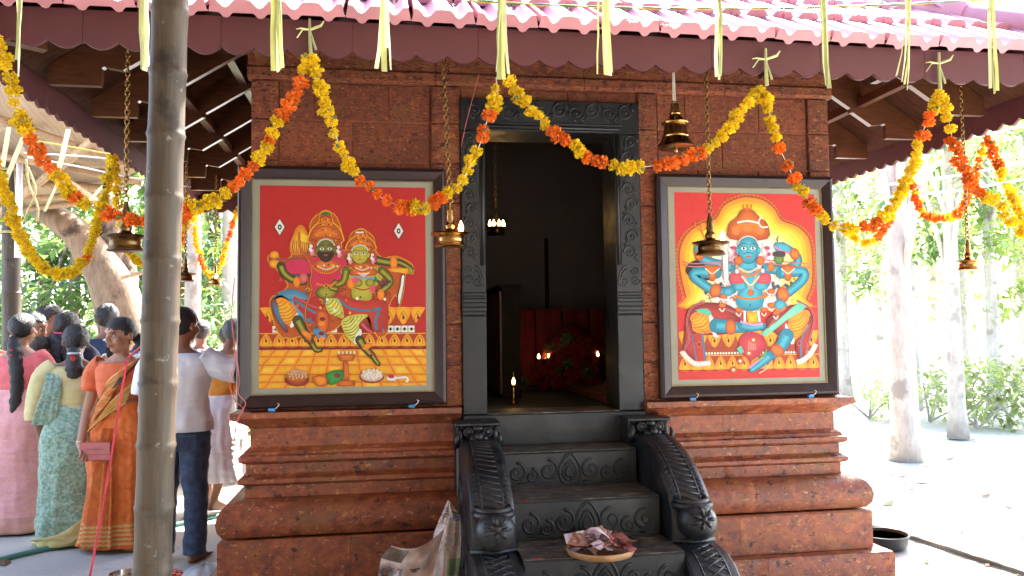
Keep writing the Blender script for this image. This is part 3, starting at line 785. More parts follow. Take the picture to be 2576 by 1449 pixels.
def crown(p, cx, cy, w, h, tip=None):
    """tall ornate headgear standing on the brow line cy"""
    pts = [(cx-w*.48, cy), (cx-w*.52, cy-h*.25), (cx-w*.40, cy-h*.48), (cx-w*.22, cy-h*.66), (cx-w*.17, cy-h*.92), (cx, cy-h), (cx+w*.17, cy-h*.92), (cx+w*.22, cy-h*.66), (cx+w*.40, cy-h*.48), (cx+w*.52, cy-h*.25), (cx+w*.48, cy)]
    big = [(cx+(a-cx)*1.08, cy+(b-cy)*1.05) for a, b in pts]
    p.poly(big, YEL, None, 3); p.dots(big, 11, 3.2, YLO, 3, True); p.poly(pts, ORD, ORG, 3)
    for k in range(5):
        yy = cy-h*(.12+.17*k); ww = w*(.46-.068*k); p.line([(cx-ww, yy+6), (cx, yy-w*.07), (cx+ww, yy+6)], 4, YLO if k % 2 else MAR, 4)
        for j in range(-2, 3): p.ell(cx+j*ww*.36, yy+10, 4.5, 5.5, (ORG, MAR, YEL)[(j+k) % 3], None, 8)
    if tip: p.ell(cx, cy-h*.94, w*.15, h*.055, tip)
def face(p, cx, cy, rx, ry, c, hi, beard=False):
    p.ell(cx, cy, rx+4, ry+4, BLK); p.ell(cx, cy, rx, ry, c, hi, 24)
    if beard:
        p.poly([(cx-rx*.95, cy+ry*.05), (cx-rx*.5, cy+ry*.18), (cx, cy+ry*.12), (cx+rx*.5, cy+ry*.18), (cx+rx*.95, cy+ry*.05), (cx+rx*.85, cy+ry*.65), (cx+rx*.3, cy+ry*1.12), (cx-rx*.3, cy+ry*1.12), (cx-rx*.85, cy+ry*.65)], srgb(52, 34, 22), None, 3)
    for e in (-1, 1):
        x = cx+e*rx*.45; y = cy-ry*.12
        p.ell(x, y, rx*.27, ry*.115, WHT); p.ell(x, y, rx*.10, ry*.10, BLK); p.line([(x-rx*.32, y-ry*.03), (x, y-ry*.16), (x+rx*.32, y-ry*.03)], 3.2, BLK, 3)
        p.line([(x-rx*.36, y-ry*.24), (x, y-ry*.38), (x+rx*.36, y-ry*.26)], 3.6, BLK, 3)
        p.ell(cx+e*rx*1.05, cy+ry*.05, rx*.16, ry*.28, c, hi, 10)
    p.line([(cx-2, cy-ry*.15), (cx-rx*.14, cy+ry*.22), (cx+rx*.12, cy+ry*.22)], 3, mixc(c, BLK, .55))
    p.poly([(cx-rx*.3, cy+ry*.48), (cx-rx*.1, cy+ry*.42), (cx, cy+ry*.46), (cx+rx*.1, cy+ry*.42), (cx+rx*.3, cy+ry*.48), (cx, cy+ry*.6)], srgb(200, 60, 44))
    p.ell(cx, cy-ry*.45, 3.5, 6, srgb(200, 40, 30), None, 8)
    p.line([(cx-rx*1.02, cy-ry*.40), (cx-rx*.7, cy-ry*.82), (cx, cy-ry*1.02), (cx+rx*.7, cy-ry*.82), (cx+rx*1.02, cy-ry*.40)], 9, srgb(196, 196, 186), 4)
def earcluster(p, cx, cy, w, h):
    for i in range(9):
        a = i*2.4; p.ell(cx+w*.4*math.cos(a)*(i/9)**.5, cy+h*.42*math.sin(a)*(i/9)**.5, w*.22, w*.22, (srgb(226, 150, 170), WHT, srgb(190, 60, 100))[i % 3], None, 8)
def flower_collar(p, cx, cy, w, h):
    p.ell(cx, cy, w, h, ORD, ORG, 20); p.dots([(cx-w, cy-h*.2), (cx-w*.6, cy+h*.7), (cx, cy+h), (cx+w*.6, cy+h*.7), (cx+w, cy-h*.2)], 13, 5, YLO)
    p.line([(cx-w*.6, cy), (cx, cy+h*.5), (cx+w*.6, cy)], 7, srgb(205, 205, 196), 4)
    for i in range(6): p.ell(cx-w*.75+i*w*.3, cy+h*.15*math.cos(i), 6, 6, (MAR, YEL, WHT)[i % 3], None, 8)
def petal_band(p, x0, x1, yt, yb, n, up=True):
    p.poly([(x0, yt), (x1, yt), (x1, yb), (x0, yb)], ORD)
    w = (x1-x0)/n
    for i in range(n):
        cx = x0+(i+.5)*w; m = (yt+yb)/2; hh = (yb-yt)/2
        p.poly([(cx-w*.44, yb if up else yt), (cx-w*.40, m), (cx, (yt if up else yb)+(3 if up else -3)), (cx+w*.40, m), (cx+w*.44, yb if up else yt)], YLO, YEL, 3)
        p.line([(cx-w*.24, m+hh*.6), (cx-w*.22, m-hh*.1), (cx, m-hh*.6), (cx+w*.22, m-hh*.1), (cx+w*.24, m+hh*.6)], 3.2, ORD, 3)
        p.ell(cx, m+hh*.1, w*.09, hh*.26, MAR, None, 8); p.ell(cx-w*.05, m-hh*.25, w*.06, hh*.12, ORD, None, 8)
    p.line([(x0, yt), (x1, yt)], 5, YEL); p.line([(x0, yb), (x1, yb)], 5, MAR)
def stripes(p, pts_a, pts_b, n, c, w):
    A2, B2 = smooth_open(pts_a, 8), smooth_open(pts_b, 8)
    for i in range(n):
        t = (i+.5)/n; ia = int(t*(len(A2)-1)); ib = int(t*(len(B2)-1)); a, b = A2[ia], B2[ib]
        mx, my = (a[0]+b[0])/2, (a[1]+b[1])/2; dx, dy = b[0]-a[0], b[1]-a[1]
        p.line([a, (mx-dy*.16, my+dx*.16), b], w, c, 4)
def painting_two(w, h):
    p = Paint([(115, 80), (1180, 100), (1183, 1330), (103, 1350)], w, h)
    p.poly([(115, 80), (1180, 100), (1183, 1330), (103, 1350)], RED)
    # tiled floor in perspective
    p.poly([(104, 1105), (1182, 1100), (1183, 1330), (103, 1350)], srgb(205, 118, 18))
    for r in range(5):
        ya, yb = 1105+(0, 48, 100, 158, 205)[r], 1105+(48, 100, 158, 205, 245)[r]
        for i in range(14):
            x = lambda k, y: 640+(k-7)*(86+(y-1105)*.16)+(640-640)
            p.poly([(x(i, ya)+3, ya+3), (x(i+1, ya)-3, ya+3), (x(i+1, yb)-3, yb-3), (x(i, yb)+3, yb-3)], YLO, YEL if (i*7+r*3) % 4 else srgb(244, 196, 60))
    p.line([(104, 1105), (1182, 1100)], 12, MAR)
    # bench: upper and lower petal tiers with dark relief between
    petal_band(p, 110, 1178, 852, 960, 11, False); p.poly([(104, 960), (1110, 960), (1110, 1006), (104, 1006)], srgb(150, 40, 20))
    for i in range(20):
        if i < 2 or 5 < i < 9 or i > 15: p.poly([(190+i*46, 962), (232+i*46, 962), (232+i*46, 1004), (190+i*46, 1004)], WHT); p.ell(211+i*46, 983, 9, 11, BLK, None, 8); p.line([(192+i*46, 983), (232+i*46, 983)], 3, BLK)
    p.poly([(104, 850), (190, 960), (190, 1006), (104, 1090)], RED); p.poly([(1180, 850), (1108, 960), (1108, 1006), (1182, 1090)], RED)
    petal_band(p, 108, 1180, 1010, 1092, 13, True)
    # lozenges
    for cx, cy in ((238, 345), (1003, 372)):
        p.poly([(cx, cy-57), (cx+36, cy), (cx, cy+57), (cx-36, cy)], BLK); p.poly([(cx, cy-50), (cx+31, cy), (cx, cy+50), (cx-31, cy)], WHT)
        p.ell(cx, cy, 13, 17, BLK); p.ell(cx, cy, 5, 7, WHT)
        for a, b in ((-1, -1), (1, -1), (1, 1), (-1, 1)): p.line([(cx+a*12, cy+b*34), (cx+a*24, cy+b*16)], 4, BLK)
    # yellow outline glow behind the figures
    sil = [(170, 520), (215, 500), (240, 545), (310, 530), (305, 460), (345, 350), (390, 345), (430, 440), (440, 480), (430, 330), (490, 260), (580, 260), (630, 360), (632, 480), (670, 480), (690, 390), (760, 360), (840, 410), (850, 490), (900, 540), (985, 530), (1090, 580), (1095, 640), (1050, 640), (1035, 740), (1003, 850), (985, 770), (935, 850), (930, 1000), (860, 1030), (800, 900), (700, 880), (640, 940), (560, 1000), (440, 1010), (250, 1035), (180, 860), (190, 780), (290, 715), (210, 600), (165, 560)]
    p.poly(sil, srgb(190, 84, 22), None, 3); p.dots(sil, 11, 4.5, YEL, 3, True)
    ornaments(p, 260, (200, 480, 960, 1010), 1)
    # quiver, bow, sword
    p.poly([(300, 455), (350, 350), (390, 345), (430, 430), (420, 500), (320, 520)], ORG, YEL, 3)
    for i in range(9): p.line([(325+i*11, 510), (318+i*13, 470), (325+i*11, 430)], 4, (MAR, srgb(150, 90, 90))[i % 2])
    p.poly([(365, 385), (425, 410), (415, 440), (365, 430)], srgb(240, 200, 40), None, 3)
    p.line([(172, 545), (430, 548), (640, 560), (660, 520)], 12, srgb(150, 70, 70)); p.ell(205, 520, 30, 24, ORG, YEL); p.ell(205, 575, 34, 28, ORG, YEL)
    # man: thighs, skirt, torso
    p.poly([(430, 540), (640, 540), (650, 640), (600, 760), (460, 760), (430, 640)], PNK, srgb(200, 40, 70), 3)
    p.poly([(280, 560), (430, 560), (430, 635), (300, 640)], PNK, None, 2)
    for i in range(7): p.ell(300+i*22, 650, 12, 14, BLK, srgb(90, 90, 110), 8)
    p.ell(535, 755, 72, 42, OLD, OLH); p.ell(532, 768, 5, 5, BLK)
    p.limb([(245, 590), (270, 640), (330, 680), (390, 690)], (48, 36), OLD, OLH, BLK)
    p.poly([(190, 800), (250, 745), (330, 735), (420, 780), (470, 880), (470, 940), (380, 930), (320, 860), (250, 770)], BLU, srgb(90, 160, 190), 3)
    p.poly([(205, 810), (250, 785), (320, 830), (345, 890), (310, 965), (255, 930), (215, 870)], YLO, YEL, 3); stripes(p, [(210, 820), (225, 890), (290, 960)], [(260, 785), (330, 850), (345, 900)], 8, ORD, 4)
    p.poly([(345, 880), (355, 905), (320, 970), (300, 960)], WHT, None, 2)
    p.limb([(350, 930), (395, 1010), (440, 1070)], (62, 34), OLD, OLH, BLK); p.limb([(440, 1070), (465, 1110), (495, 1112)], (34, 20), OLD, OLH, BLK); p.ell(405, 1015, 40, 18, ORG, YLO, 14, .6); p.line([(400, 1040), (450, 1075)], 10, ORD)
    p.poly([(180, 830), (200, 790), (225, 830), (240, 900), (290, 990), (270, 1000), (215, 920)], MAR, BLU, 3)
    p.poly([(400, 800), (470, 780), (520, 870), (500, 930), (430, 930), (330, 830), (330, 780)], srgb(176, 40, 34), None, 3); p.line([(330, 800), (420, 860), (510, 900)], 16, BLU, 4); p.line([(330, 775), (430, 835), (520, 860)], 8, srgb(200, 90, 90), 4)
    # woman: legs crossed with striped cloth
    p.poly([(590, 760), (700, 800), (860, 800), (930, 830), (930, 960), (880, 1000), (830, 990), (800, 900), (660, 900), (600, 850)], srgb(180, 36, 32), srgb(190, 60, 40), 3)
    p.line([(600, 790), (680, 850), (800, 870), (880, 850)], 14, BLU, 4); p.line([(880, 850), (850, 930), (860, 990)], 18, BLU, 4); p.line([(920, 840), (885, 930), (930, 985)], 10, srgb(150, 60, 60), 4)
    p.poly([(525, 810), (560, 790), (610, 800), (640, 860), (640, 915), (590, 900), (545, 880)], YGR, srgb(220, 216, 110), 3); stripes(p, [(530, 830), (560, 890), (630, 912)], [(575, 790), (625, 830), (640, 890)], 6, OLD, 4)
    p.poly([(630, 930), (700, 895), (800, 895), (760, 935), (740, 960), (750, 1010), (720, 1060), (680, 1050), (640, 990)], YGR, srgb(220, 216, 110), 3); stripes(p, [(640, 935), (650, 1000), (710, 1055)], [(690, 900), (730, 960), (755, 1010)], 8, OLD, 4); stripes(p, [(680, 945), (760, 930)], [(700, 900), (795, 900)], 4, OLD, 3)
    p.poly([(745, 980), (760, 1010), (725, 1075), (705, 1060)], WHT, None, 2)
    p.limb([(745, 1050), (780, 1100), (830, 1150)], (50, 34), OLD, OLH, BLK); p.limb([(830, 1150), (855, 1185), (870, 1200)], (30, 18), OLD, OLH, BLK); p.ell(795, 1090, 34, 18, ORG, YLO, 14, -.5); p.line([(805, 1115), (840, 1150)], 9, srgb(200, 70, 60))
    p.limb([(760, 950), (800, 990), (830, 1005)], (30, 18), srgb(180, 50, 70), srgb(220, 90, 110))
    p.poly([(470, 870), (535, 870), (550, 960), (510, 1040), (470, 960)], srgb(176, 40, 34), ORG, 3); p.poly([(440, 990), (500, 980), (540, 1040), (500, 1050)], BLU, srgb(80, 150, 190), 2)
    for i in range(6): p.ell(500+8*(i % 2), 890+i*30, 20, 12, (ORG, MAR, YLO)[i % 3], None, 10)
    # woman torso, arms
    p.limb([(860, 555), (940, 570), (1010, 570), (1085, 610)], (46, 26), OLD, OLH, BLK); p.ell(970, 570, 24, 40, ORG, YLO)
    p.poly([(640, 600), (900, 600), (880, 690), (830, 740), (820, 800), (760, 805), (700, 790), (690, 720), (650, 680)], OLH, srgb(186, 176, 60), 3)
    p.poly([(690, 610), (850, 610), (850, 650), (690, 650)], ORD, ORG, 2); p.line([(690, 660), (860, 668)], 12, srgb(120, 160, 190)); p.ell(735, 695, 32, 26, OLV, OLH); p.ell(815, 695, 32, 26, OLV, OLH); p.line([(690, 715), (770, 740), (850, 715)], 8, ORD, 4); p.ell(752, 785, 5, 6, BLK)
    p.limb([(660, 620), (640, 690), (570, 712)], (44, 30), OLV, OLH, BLK); p.limb([(890, 620), (950, 690), (870, 760)], (44, 30), OLV, OLH, BLK); p.ell(885, 770, 24, 36, ORG, YLO); p.ell(690, 700, 26, 34, ORG, YLO)
    p.ell(720, 680, 22, 20, srgb(220, 80, 100)); p.ell(832, 735, 18, 26, srgb(220, 80, 100)); p.poly([(850, 650), (870, 690), (835, 690)], srgb(30, 120, 50))
    for a in (-.9, -.5, 0, .5, .9): p.poly([(772, 660), (772+40*math.sin(a)-8, 660-42*math.cos(a)), (772+46*math.sin(a), 660-50*math.cos(a)), (772+40*math.sin(a)+8, 660-42*math.cos(a))], srgb(238, 190, 205), WHT)
    for i in range(5): p.ell(870+i*18, 690+(i % 2)*16, 11, 11, BLK, srgb(90, 80, 100), 8)
    p.limb([(590, 690), (560, 725), (600, 735)], (28, 24), OLV, OLH, BLK); p.line([(470, 700), (540, 715), (600, 690)], 14, ORG, 4); p.ell(533, 714, 12, 12, YEL, MAR, 10)
    # hands of the man, bow in front
    p.ell(388, 665, 28, 32, srgb(196, 70, 80), srgb(210, 110, 100)); p.ell(345, 690, 22, 34, ORG, YLO); p.line([(362, 375), (370, 480), (430, 570), (440, 640), (430, 690), (440, 740), (400, 860), (410, 960), (440, 1005)], 13, MAR, 5); p.line([(362, 375), (370, 480), (430, 570), (440, 640), (430, 690), (440, 740), (400, 860), (410, 960), (440, 1005)], 8, ORG, 5)
    p.poly([(1020, 650), (1045, 650), (1032, 740), (1003, 845), (992, 780), (1010, 720)], BLK, None, 2); p.poly([(1023, 655), (1040, 655), (1028, 740), (1004, 835), (998, 780), (1014, 720)], WHT, None, 2); p.poly([(935, 605), (1080, 605), (1075, 635), (1040, 640), (1000, 632), (950, 628)], ORG, YEL, 2); p.ell(1080, 620, 16, 22, OLV, OLH)
    # necklaces, heads, crowns
    flower_collar(p, 533, 590, 95, 46); flower_collar(p, 765, 600, 78, 34)
    earcluster(p, 445, 490, 50, 70); earcluster(p, 620, 500, 50, 80); earcluster(p, 690, 545, 50, 70); earcluster(p, 838, 545, 46, 70)
    crown(p, 531, 445, 195, 195, srgb(40, 110, 60)); crown(p, 757, 490, 168, 128); p.line([(725, 382), (775, 380)], 9, WHT)
    face(p, 531, 490, 55, 66, OLV, srgb(120, 120, 34), True); face(p, 750, 520, 54, 58, OLH, srgb(190, 182, 60))
    for i in range(16): p.poly([(220+rndp(i)*690, 770+rndp(i+40)*230), (234+rndp(i)*690, 766+rndp(i+40)*230), (238+rndp(i)*690, 782+rndp(i+40)*230), (224+rndp(i)*690, 786+rndp(i+40)*230)], (YEL, WHT, BLU, ORG)[i % 4])
    # offerings on the floor
    p.poly([(600, 1140), (720, 1140), (705, 1180), (615, 1180)], ORD, ORG); p.poly([(645, 1180), (672, 1180), (680, 1300), (640, 1300)], ORD, ORG); p.poly([(600, 1300), (715, 1300), (715, 1335), (600, 1335)], ORD, ORG)
    for i in range(5): p.ell(612+i*25, 1128, 7, 13, YEL, WHT, 8)
    for cx, rx, c, n in ((345, 76, srgb(190, 120, 30), 30), (825, 80, srgb(225, 215, 195), 34)):
        p.poly([(cx-rx, 1280), (cx+rx, 1280), (cx+rx*.6, 1330), (cx-rx*.6, 1330)] if cx < 500 else [(cx-rx, 1272), (cx+rx, 1272), (cx+rx*.5, 1312), (cx-rx*.5, 1312)], MAR, ORD, 2)
        p.ell(cx, 1272, rx*.92, 34, mixc(c, ORD, .4))
        for i in range(n): a = i*2.4; q = (i/n)**.5; p.ell(cx+rx*.85*q*math.cos(a), 1262+30*q*math.sin(a)-10*(1-q), 9, 8, c if i % 5 else srgb(190, 80, 60), mixc(c, WHT, .4), 8)
    p.poly([(440, 1275), (530, 1270), (535, 1325), (470, 1335)], ORD, YLO, 2); p.poly([(530, 1255), (630, 1232), (640, 1290), (560, 1330), (540, 1300)], srgb(30, 110, 40), srgb(60, 150, 60), 2); p.ell(600, 1268, 22, 16, srgb(120, 60, 40))
    p.line([(925, 1285), (990, 1285), (1045, 1280), (1060, 1300), (1045, 1308)], 12, WHT, 4); p.ell(955, 1285, 34, 17, WHT); p.ell(950, 1275, 22, 12, srgb(190, 40, 50)); p.line([(950, 1300), (930, 1325)], 5, srgb(190, 150, 130)); p.line([(965, 1300), (985, 1322)], 5, srgb(190, 150, 130))
    return p
def ornaments(p, n, box, seed):
    """small curls and beads filling the jewellery and cloth"""
    r = random.Random(seed); x0, y0, x1, y1 = box
    for i in range(n):
        x, y = r.uniform(x0, x1), r.uniform(y0, y1); s = r.uniform(9, 20); a = r.uniform(0, 6.28); c = r.choice((YLO, ORD, MAR, YEL, ORG, srgb(150, 60, 60), BLU, BLK, MAR, ORD))
        if abs((x-(x0+x1)/2)/((x1-x0)/2))**2+abs((y-(y0+y1)/2)/((y1-y0)/2))**4 > 1: continue
        p.line([(x+s*(1-k/7)*math.cos(a+k*.8), y+s*(1-k/7)*math.sin(a+k*.8)) for k in range(7)], 4.5, c)
def rndp(i): return (math.sin(i*12.9898+3.1)*43758.5453) % 1.0
def painting_blue(w, h):
    p = Paint([(60, 95), (1003, 100), (1028, 1300), (80, 1305)], w, h)
    R2 = srgb(206, 44, 36)
    p.poly([(60, 95), (1003, 100), (1028, 1300), (80, 1305)], R2)
    halo = [(110, 790), (75, 640), (68, 480), (120, 360), (230, 280), (320, 255), (380, 160), (480, 110), (560, 100), (660, 120), (740, 180), (790, 260), (900, 300), (985, 380), (1010, 520), (1005, 700), (960, 810)]
    p.poly(halo+[(960, 850), (110, 850)], ORG, None, 3)
    for i, (a, c) in enumerate(((.965, ORD), (.94, YLO), (.915, srgb(240, 150, 20)), (.87, srgb(246, 180, 24)), (.81, srgb(250, 204, 40)), (.73, srgb(252, 222, 90)), (.63, srgb(252, 236, 150)), (.52, srgb(250, 244, 206)), (.42, WHT))):
        p.poly([(545+(x-545)*a, 520+(y-520)*a) for x, y in halo]+[(545+(960-545)*a, 850), (545-(545-110)*a, 850)], c, None, 3)
    hs_ = smooth_open(halo, 5)
    p.dots([(545+(x-545)*.985, 520+(y-520)*.985) for x, y in halo], 26, 9, MAR); p.dots([(545+(x-545)*.985, 520+(y-520)*.985) for x, y in halo], 26, 4.5, YLO)
    # throne
    petal_band(p, 84, 1018, 1000, 1105, 10, False); p.poly([(90, 1105), (1015, 1105), (1015, 1150), (90, 1150)], ORD)
    for i in range(46): p.ell(110+i*19, 1138, 7, 8, WHT, None, 8)
    petal_band(p, 84, 1022, 1152, 1245, 12, True)
    ornaments(p, 150, (240, 560, 880, 1000), 2)
    # rear arms with sleeves of ornaments
    OT = srgb(16, 78, 100); TH_ = srgb(70, 176, 196)
    p.ell(250, 600, 120, 70, BLK); 
    for i in range(26): p.ell(250+rndp(i)*140, 690+rndp(i+9)*80, 10, 13, BLK, srgb(90, 90, 110), 8); p.ell(700+rndp(i+3)*150, 680+rndp(i+5)*70, 10, 13, BLK, srgb(90, 90, 110), 8)
    p.limb([(430, 580), (330, 560), (230, 520), (215, 450), (280, 420)], (58, 40), TEA, TH_, OT); p.limb([(670, 590), (780, 600), (880, 560), (870, 500), (780, 440)], (58, 40), TEA, TH_, OT)
    p.poly([(730, 420), (830, 440), (850, 490), (740, 480)], TEA, TH_, 3); p.line([(720, 440), (760, 470), (830, 490)], 10, srgb(220, 110, 160), 3)
    p.limb([(330, 620), (190, 620), (215, 670), (330, 740), (440, 730)], (70, 46), TEA, TH_, OT); p.limb([(770, 620), (910, 610), (920, 660), (830, 740), (760, 780)], (70, 46), TEA, TH_, OT)
    for (x, y, r_, a) in ((225, 500, 34, .3), (325, 735, 38, .4), (780, 760, 40, -.4), (862, 495, 32, -.3), (700, 580, 26, 0), (385, 580, 24, 0)):
        p.ell(x, y, r_, r_*1.25, ORD, ORG, 16, a); p.line([(x-r_*.6, y+8), (x, y-6), (x+r_*.6, y+8)], 4, YLO, 3); p.line([(x-r_*.6, y+20), (x, y+8), (x+r_*.6, y+20)], 4, YLO, 3)
    for y in (560, 580): p.line([(110, y-18), (180, y), (400, y-14), (545, y-26)], 7, srgb(190, 110, 110), 4); p.line([(660, y-24), (820, y-10), (970, y+4)], 7, srgb(190, 110, 110), 4)
    for x in (306, 815):
        p.poly([(x-48, 570), (x+48, 570), (x+26, 625), (x+18, 670), (x-18, 670), (x-26, 625)], ORD, ORG, 2); p.line([(x-46, 590), (x, 625), (x+46, 590)], 6, WHT, 3); p.ell(x, 578, 7, 7, srgb(40, 140, 90))
    # attributes
    p.line([(235, 345), (270, 420), (300, 520)], 8, ORG)
    for dx in (-32, 0, 32): p.line([(240, 350), (235+dx*1.2, 320), (230+dx, 290)], 7, ORG, 3)
    p.poly([(372, 480), (412, 480), (415, 660), (398, 690), (380, 660)], WHT); p.line([(372, 480), (380, 660)], 3, BLK); p.line([(412, 480), (415, 660)], 3, BLK)
    p.ell(755, 530, 34, 36, srgb(60, 100, 40), srgb(100, 140, 60)); p.poly([(715, 510), (725, 480), (790, 480), (795, 515)], srgb(60, 40, 50), None, 2); p.line([(735, 410), (752, 375), (745, 420)], 5, BLK)
    # legs and drapery
    p.poly([(150, 850), (250, 810), (420, 830), (480, 900), (470, 1000), (300, 1020), (150, 1010), (130, 930)], MAR, srgb(180, 50, 46), 3)
    p.poly([(660, 930), (830, 830), (940, 850), (980, 930), (960, 1040), (870, 1060), (760, 1040)], MAR, srgb(180, 50, 46), 3)
    p.poly([(160, 900), (210, 870), (290, 900), (310, 960), (300, 1005), (200, 1005), (160, 960)], YLO, YEL, 3); stripes(p, [(160, 910), (175, 970), (250, 1005)], [(210, 870), (290, 910), (305, 990)], 9, ORD, 4)
    p.poly([(815, 930), (890, 870), (955, 870), (960, 940), (900, 1030), (850, 1060), (820, 1000)], YLO, YEL, 3); stripes(p, [(820, 940), (830, 1000), (860, 1050)], [(930, 868), (955, 930), (900, 1035)], 9, ORD, 4)
    p.poly([(280, 900), (310, 910), (330, 1020), (355, 1025), (310, 1032)], WHT, None, 2); p.poly([(800, 950), (820, 1000), (855, 1060), (830, 1085), (790, 980)], WHT, None, 2)
    p.limb([(330, 960), (430, 970), (520, 975)], (90, 56), TEA, TH_, OT); p.limb([(500, 960), (560, 975), (640, 965)], (52, 40), TEA, TH_, OT); p.line([(490, 935), (570, 955), (640, 950)], 14, srgb(230, 150, 190), 4); p.ell(425, 970, 36, 52, ORD, ORG)
    p.limb([(800, 1030), (760, 1100), (700, 1150)], (90, 60), TEA, TH_, OT); p.ell(735, 1125, 50, 38, ORD, ORG, 16, .6); p.limb([(680, 1160), (620, 1210), (560, 1250)], (60, 26), TEA, TH_, OT); p.line([(640, 1165), (590, 1200), (545, 1235)], 13, srgb(230, 140, 190), 4)
    p.poly([(880, 820), (930, 850), (800, 930), (720, 990), (650, 1030), (640, 1000), (740, 930)], srgb(90, 190, 160), srgb(130, 210, 180), 3); p.poly([(190, 860), (270, 850), (300, 890), (260, 890)], srgb(90, 190, 160), None, 2)
    p.poly([(130, 930), (165, 930), (180, 1060), (210, 1180), (150, 1170), (110, 1130)], MAR, srgb(180, 50, 46), 2); p.poly([(180, 1010), (240, 1010), (260, 1190), (190, 1190)], srgb(190, 50, 40)); p.line([(235, 1010), (255, 1185)], 14, BLU); p.line([(170, 1010), (195, 1185)], 8, BLU); p.ell(215, 1080, 14, 20, ORG, MAR)
    p.poly([(960, 900), (985, 930), (950, 1060), (940, 1150), (880, 1180), (860, 1060), (930, 1010)], MAR, srgb(180, 50, 46), 2); p.line([(955, 960), (900, 1060), (900, 1180)], 10, BLU, 3); p.ell(885, 1080, 13, 18, ORG, MAR)
    for pts in ([(100, 1120), (130, 1160), (180, 1200), (230, 1205), (285, 1200)], [(865, 1205), (910, 1190), (960, 1150), (1000, 1085)]):
        p.line(pts, 34, srgb(226, 200, 180), 4); p.dots(pts, 24, 11, WHT)
    for pts in ([(250, 810), (170, 840), (135, 930), (150, 1040), (110, 1120)], [(870, 800), (960, 850), (990, 930), (955, 1060), (930, 1150)], [(380, 850), (460, 880), (520, 930)], [(770, 820), (740, 900), (670, 980)]):
        p.line(pts, 12, srgb(200, 120, 120), 5); p.line(pts, 5, MAR, 5)
    # torso
    p.poly([(430, 620), (560, 590), (690, 620), (690, 700), (640, 740), (650, 800), (610, 860), (500, 860), (460, 800), (480, 740), (430, 700)], TEA, TH_, 3); p.ell(555, 830, 5, 7, OT); p.line([(510, 850), (560, 862), (605, 850)], 3, OT, 3)
    p.ell(490, 705, 48, 32, TEA, TH_); p.ell(630, 705, 48, 32, TEA, TH_); p.poly([(425, 630), (480, 620), (520, 660), (500, 690), (430, 685)], srgb(190, 50, 60), srgb(220, 80, 90), 2); p.poly([(690, 630), (640, 620), (600, 660), (620, 690), (695, 685)], srgb(190, 50, 60), srgb(220, 80, 90), 2)
    p.line([(500, 590), (545, 700), (560, 750), (575, 700), (615, 590)], 11, srgb(210, 150, 120), 4); p.ell(560, 748, 20, 22, ORD, ORG); p.line([(500, 640), (560, 700), (620, 640)], 8, srgb(236, 226, 180), 4); p.line([(450, 770), (560, 790), (680, 765)], 14, ORG, 4)
    p.poly([(530, 875), (605, 875), (605, 945), (540, 945)], YLO, srgb(246, 190, 20)); p.line([(518, 868), (520, 940)], 16, WHT); p.line([(610, 868), (618, 940)], 16, WHT)
    for x, y in ((380, 770), (700, 740), (480, 860), (650, 860), (370, 830), (730, 880), (700, 830)): p.ell(x, y, 26, 16, ORD, ORG); p.line([(x-20, y+20), (x, y+40), (x+14, y+20)], 9, srgb(236, 214, 190), 3)
    p.ell(760, 830, 42, 34, srgb(60, 110, 150), TH_); p.line([(725, 850), (760, 870), (795, 845)], 16, ORG, 3); p.ell(410, 745, 34, 26, TEA, TH_)
    # apron of ornaments and tassels below
    p.poly([(490, 1030), (560, 1000), (640, 1030), (660, 1100), (560, 1190), (480, 1110)], srgb(176, 36, 60), srgb(200, 60, 70), 2)
    for i in range(5): p.line([(545+i*10, 1060), (540+i*12, 1120)], 4, srgb(220, 170, 150))
    for x, y in ((545, 1140), (485, 1190), (440, 1245), (575, 1055)): p.ell(x, y, 24, 22, ORD, ORG); p.ell(x, y, 8, 8, WHT)
    p.poly([(460, 1110), (490, 1090), (510, 1130), (490, 1145)], srgb(90, 190, 160)); p.line([(600, 1190), (650, 1150), (660, 1120)], 12, srgb(90, 170, 90), 3); p.line([(610, 1270), (660, 1240), (700, 1190)], 8, srgb(226, 190, 150), 4)
    # head
    earcluster(p, 440, 480, 60, 130); earcluster(p, 665, 480, 60, 130)
    p.poly([(490, 545), (600, 545), (610, 600), (480, 600)], TEA, TH_); p.line([(478, 585), (545, 615), (615, 585)], 14, srgb(210, 190, 160), 4); p.line([(470, 600), (550, 640), (630, 600)], 14, ORG, 4)
    p.poly([(425, 400), (420, 300), (470, 260), (500, 215), (545, 195), (590, 215), (630, 260), (680, 300), (675, 400)], ORD, ORG, 3); p.line([(475, 292), (545, 280), (620, 295)], 12, WHT, 3); p.line([(440, 330), (545, 300), (660, 330)], 5, YLO, 4)
    for x, y in ((465, 345), (545, 322), (628, 340)): p.ell(x, y, 26, 26, YLO, ORG); p.ell(x, y, 9, 9, srgb(226, 120, 130)); 
    for dx in (-26, 0, 26): p.line([(545, 205), (545+dx, 195), (545+dx, 170)], 8, ORG, 3)
    p.line([(635, 255), (618, 290), (640, 320), (680, 318)], 10, WHT, 4); p.line([(655, 250), (665, 285), (680, 315)], 3, BLK, 3)
    face(p, 547, 470, 68, 88, TEA, TH_); p.line([(512, 496), (547, 486), (582, 496)], 4, BLK, 3); p.ell(482, 540, 28, 30, ORD, ORG); p.ell(628, 540, 28, 30, ORD, ORG); p.ell(470, 610, 12, 14, WHT); p.ell(642, 605, 12, 14, WHT)
    return p
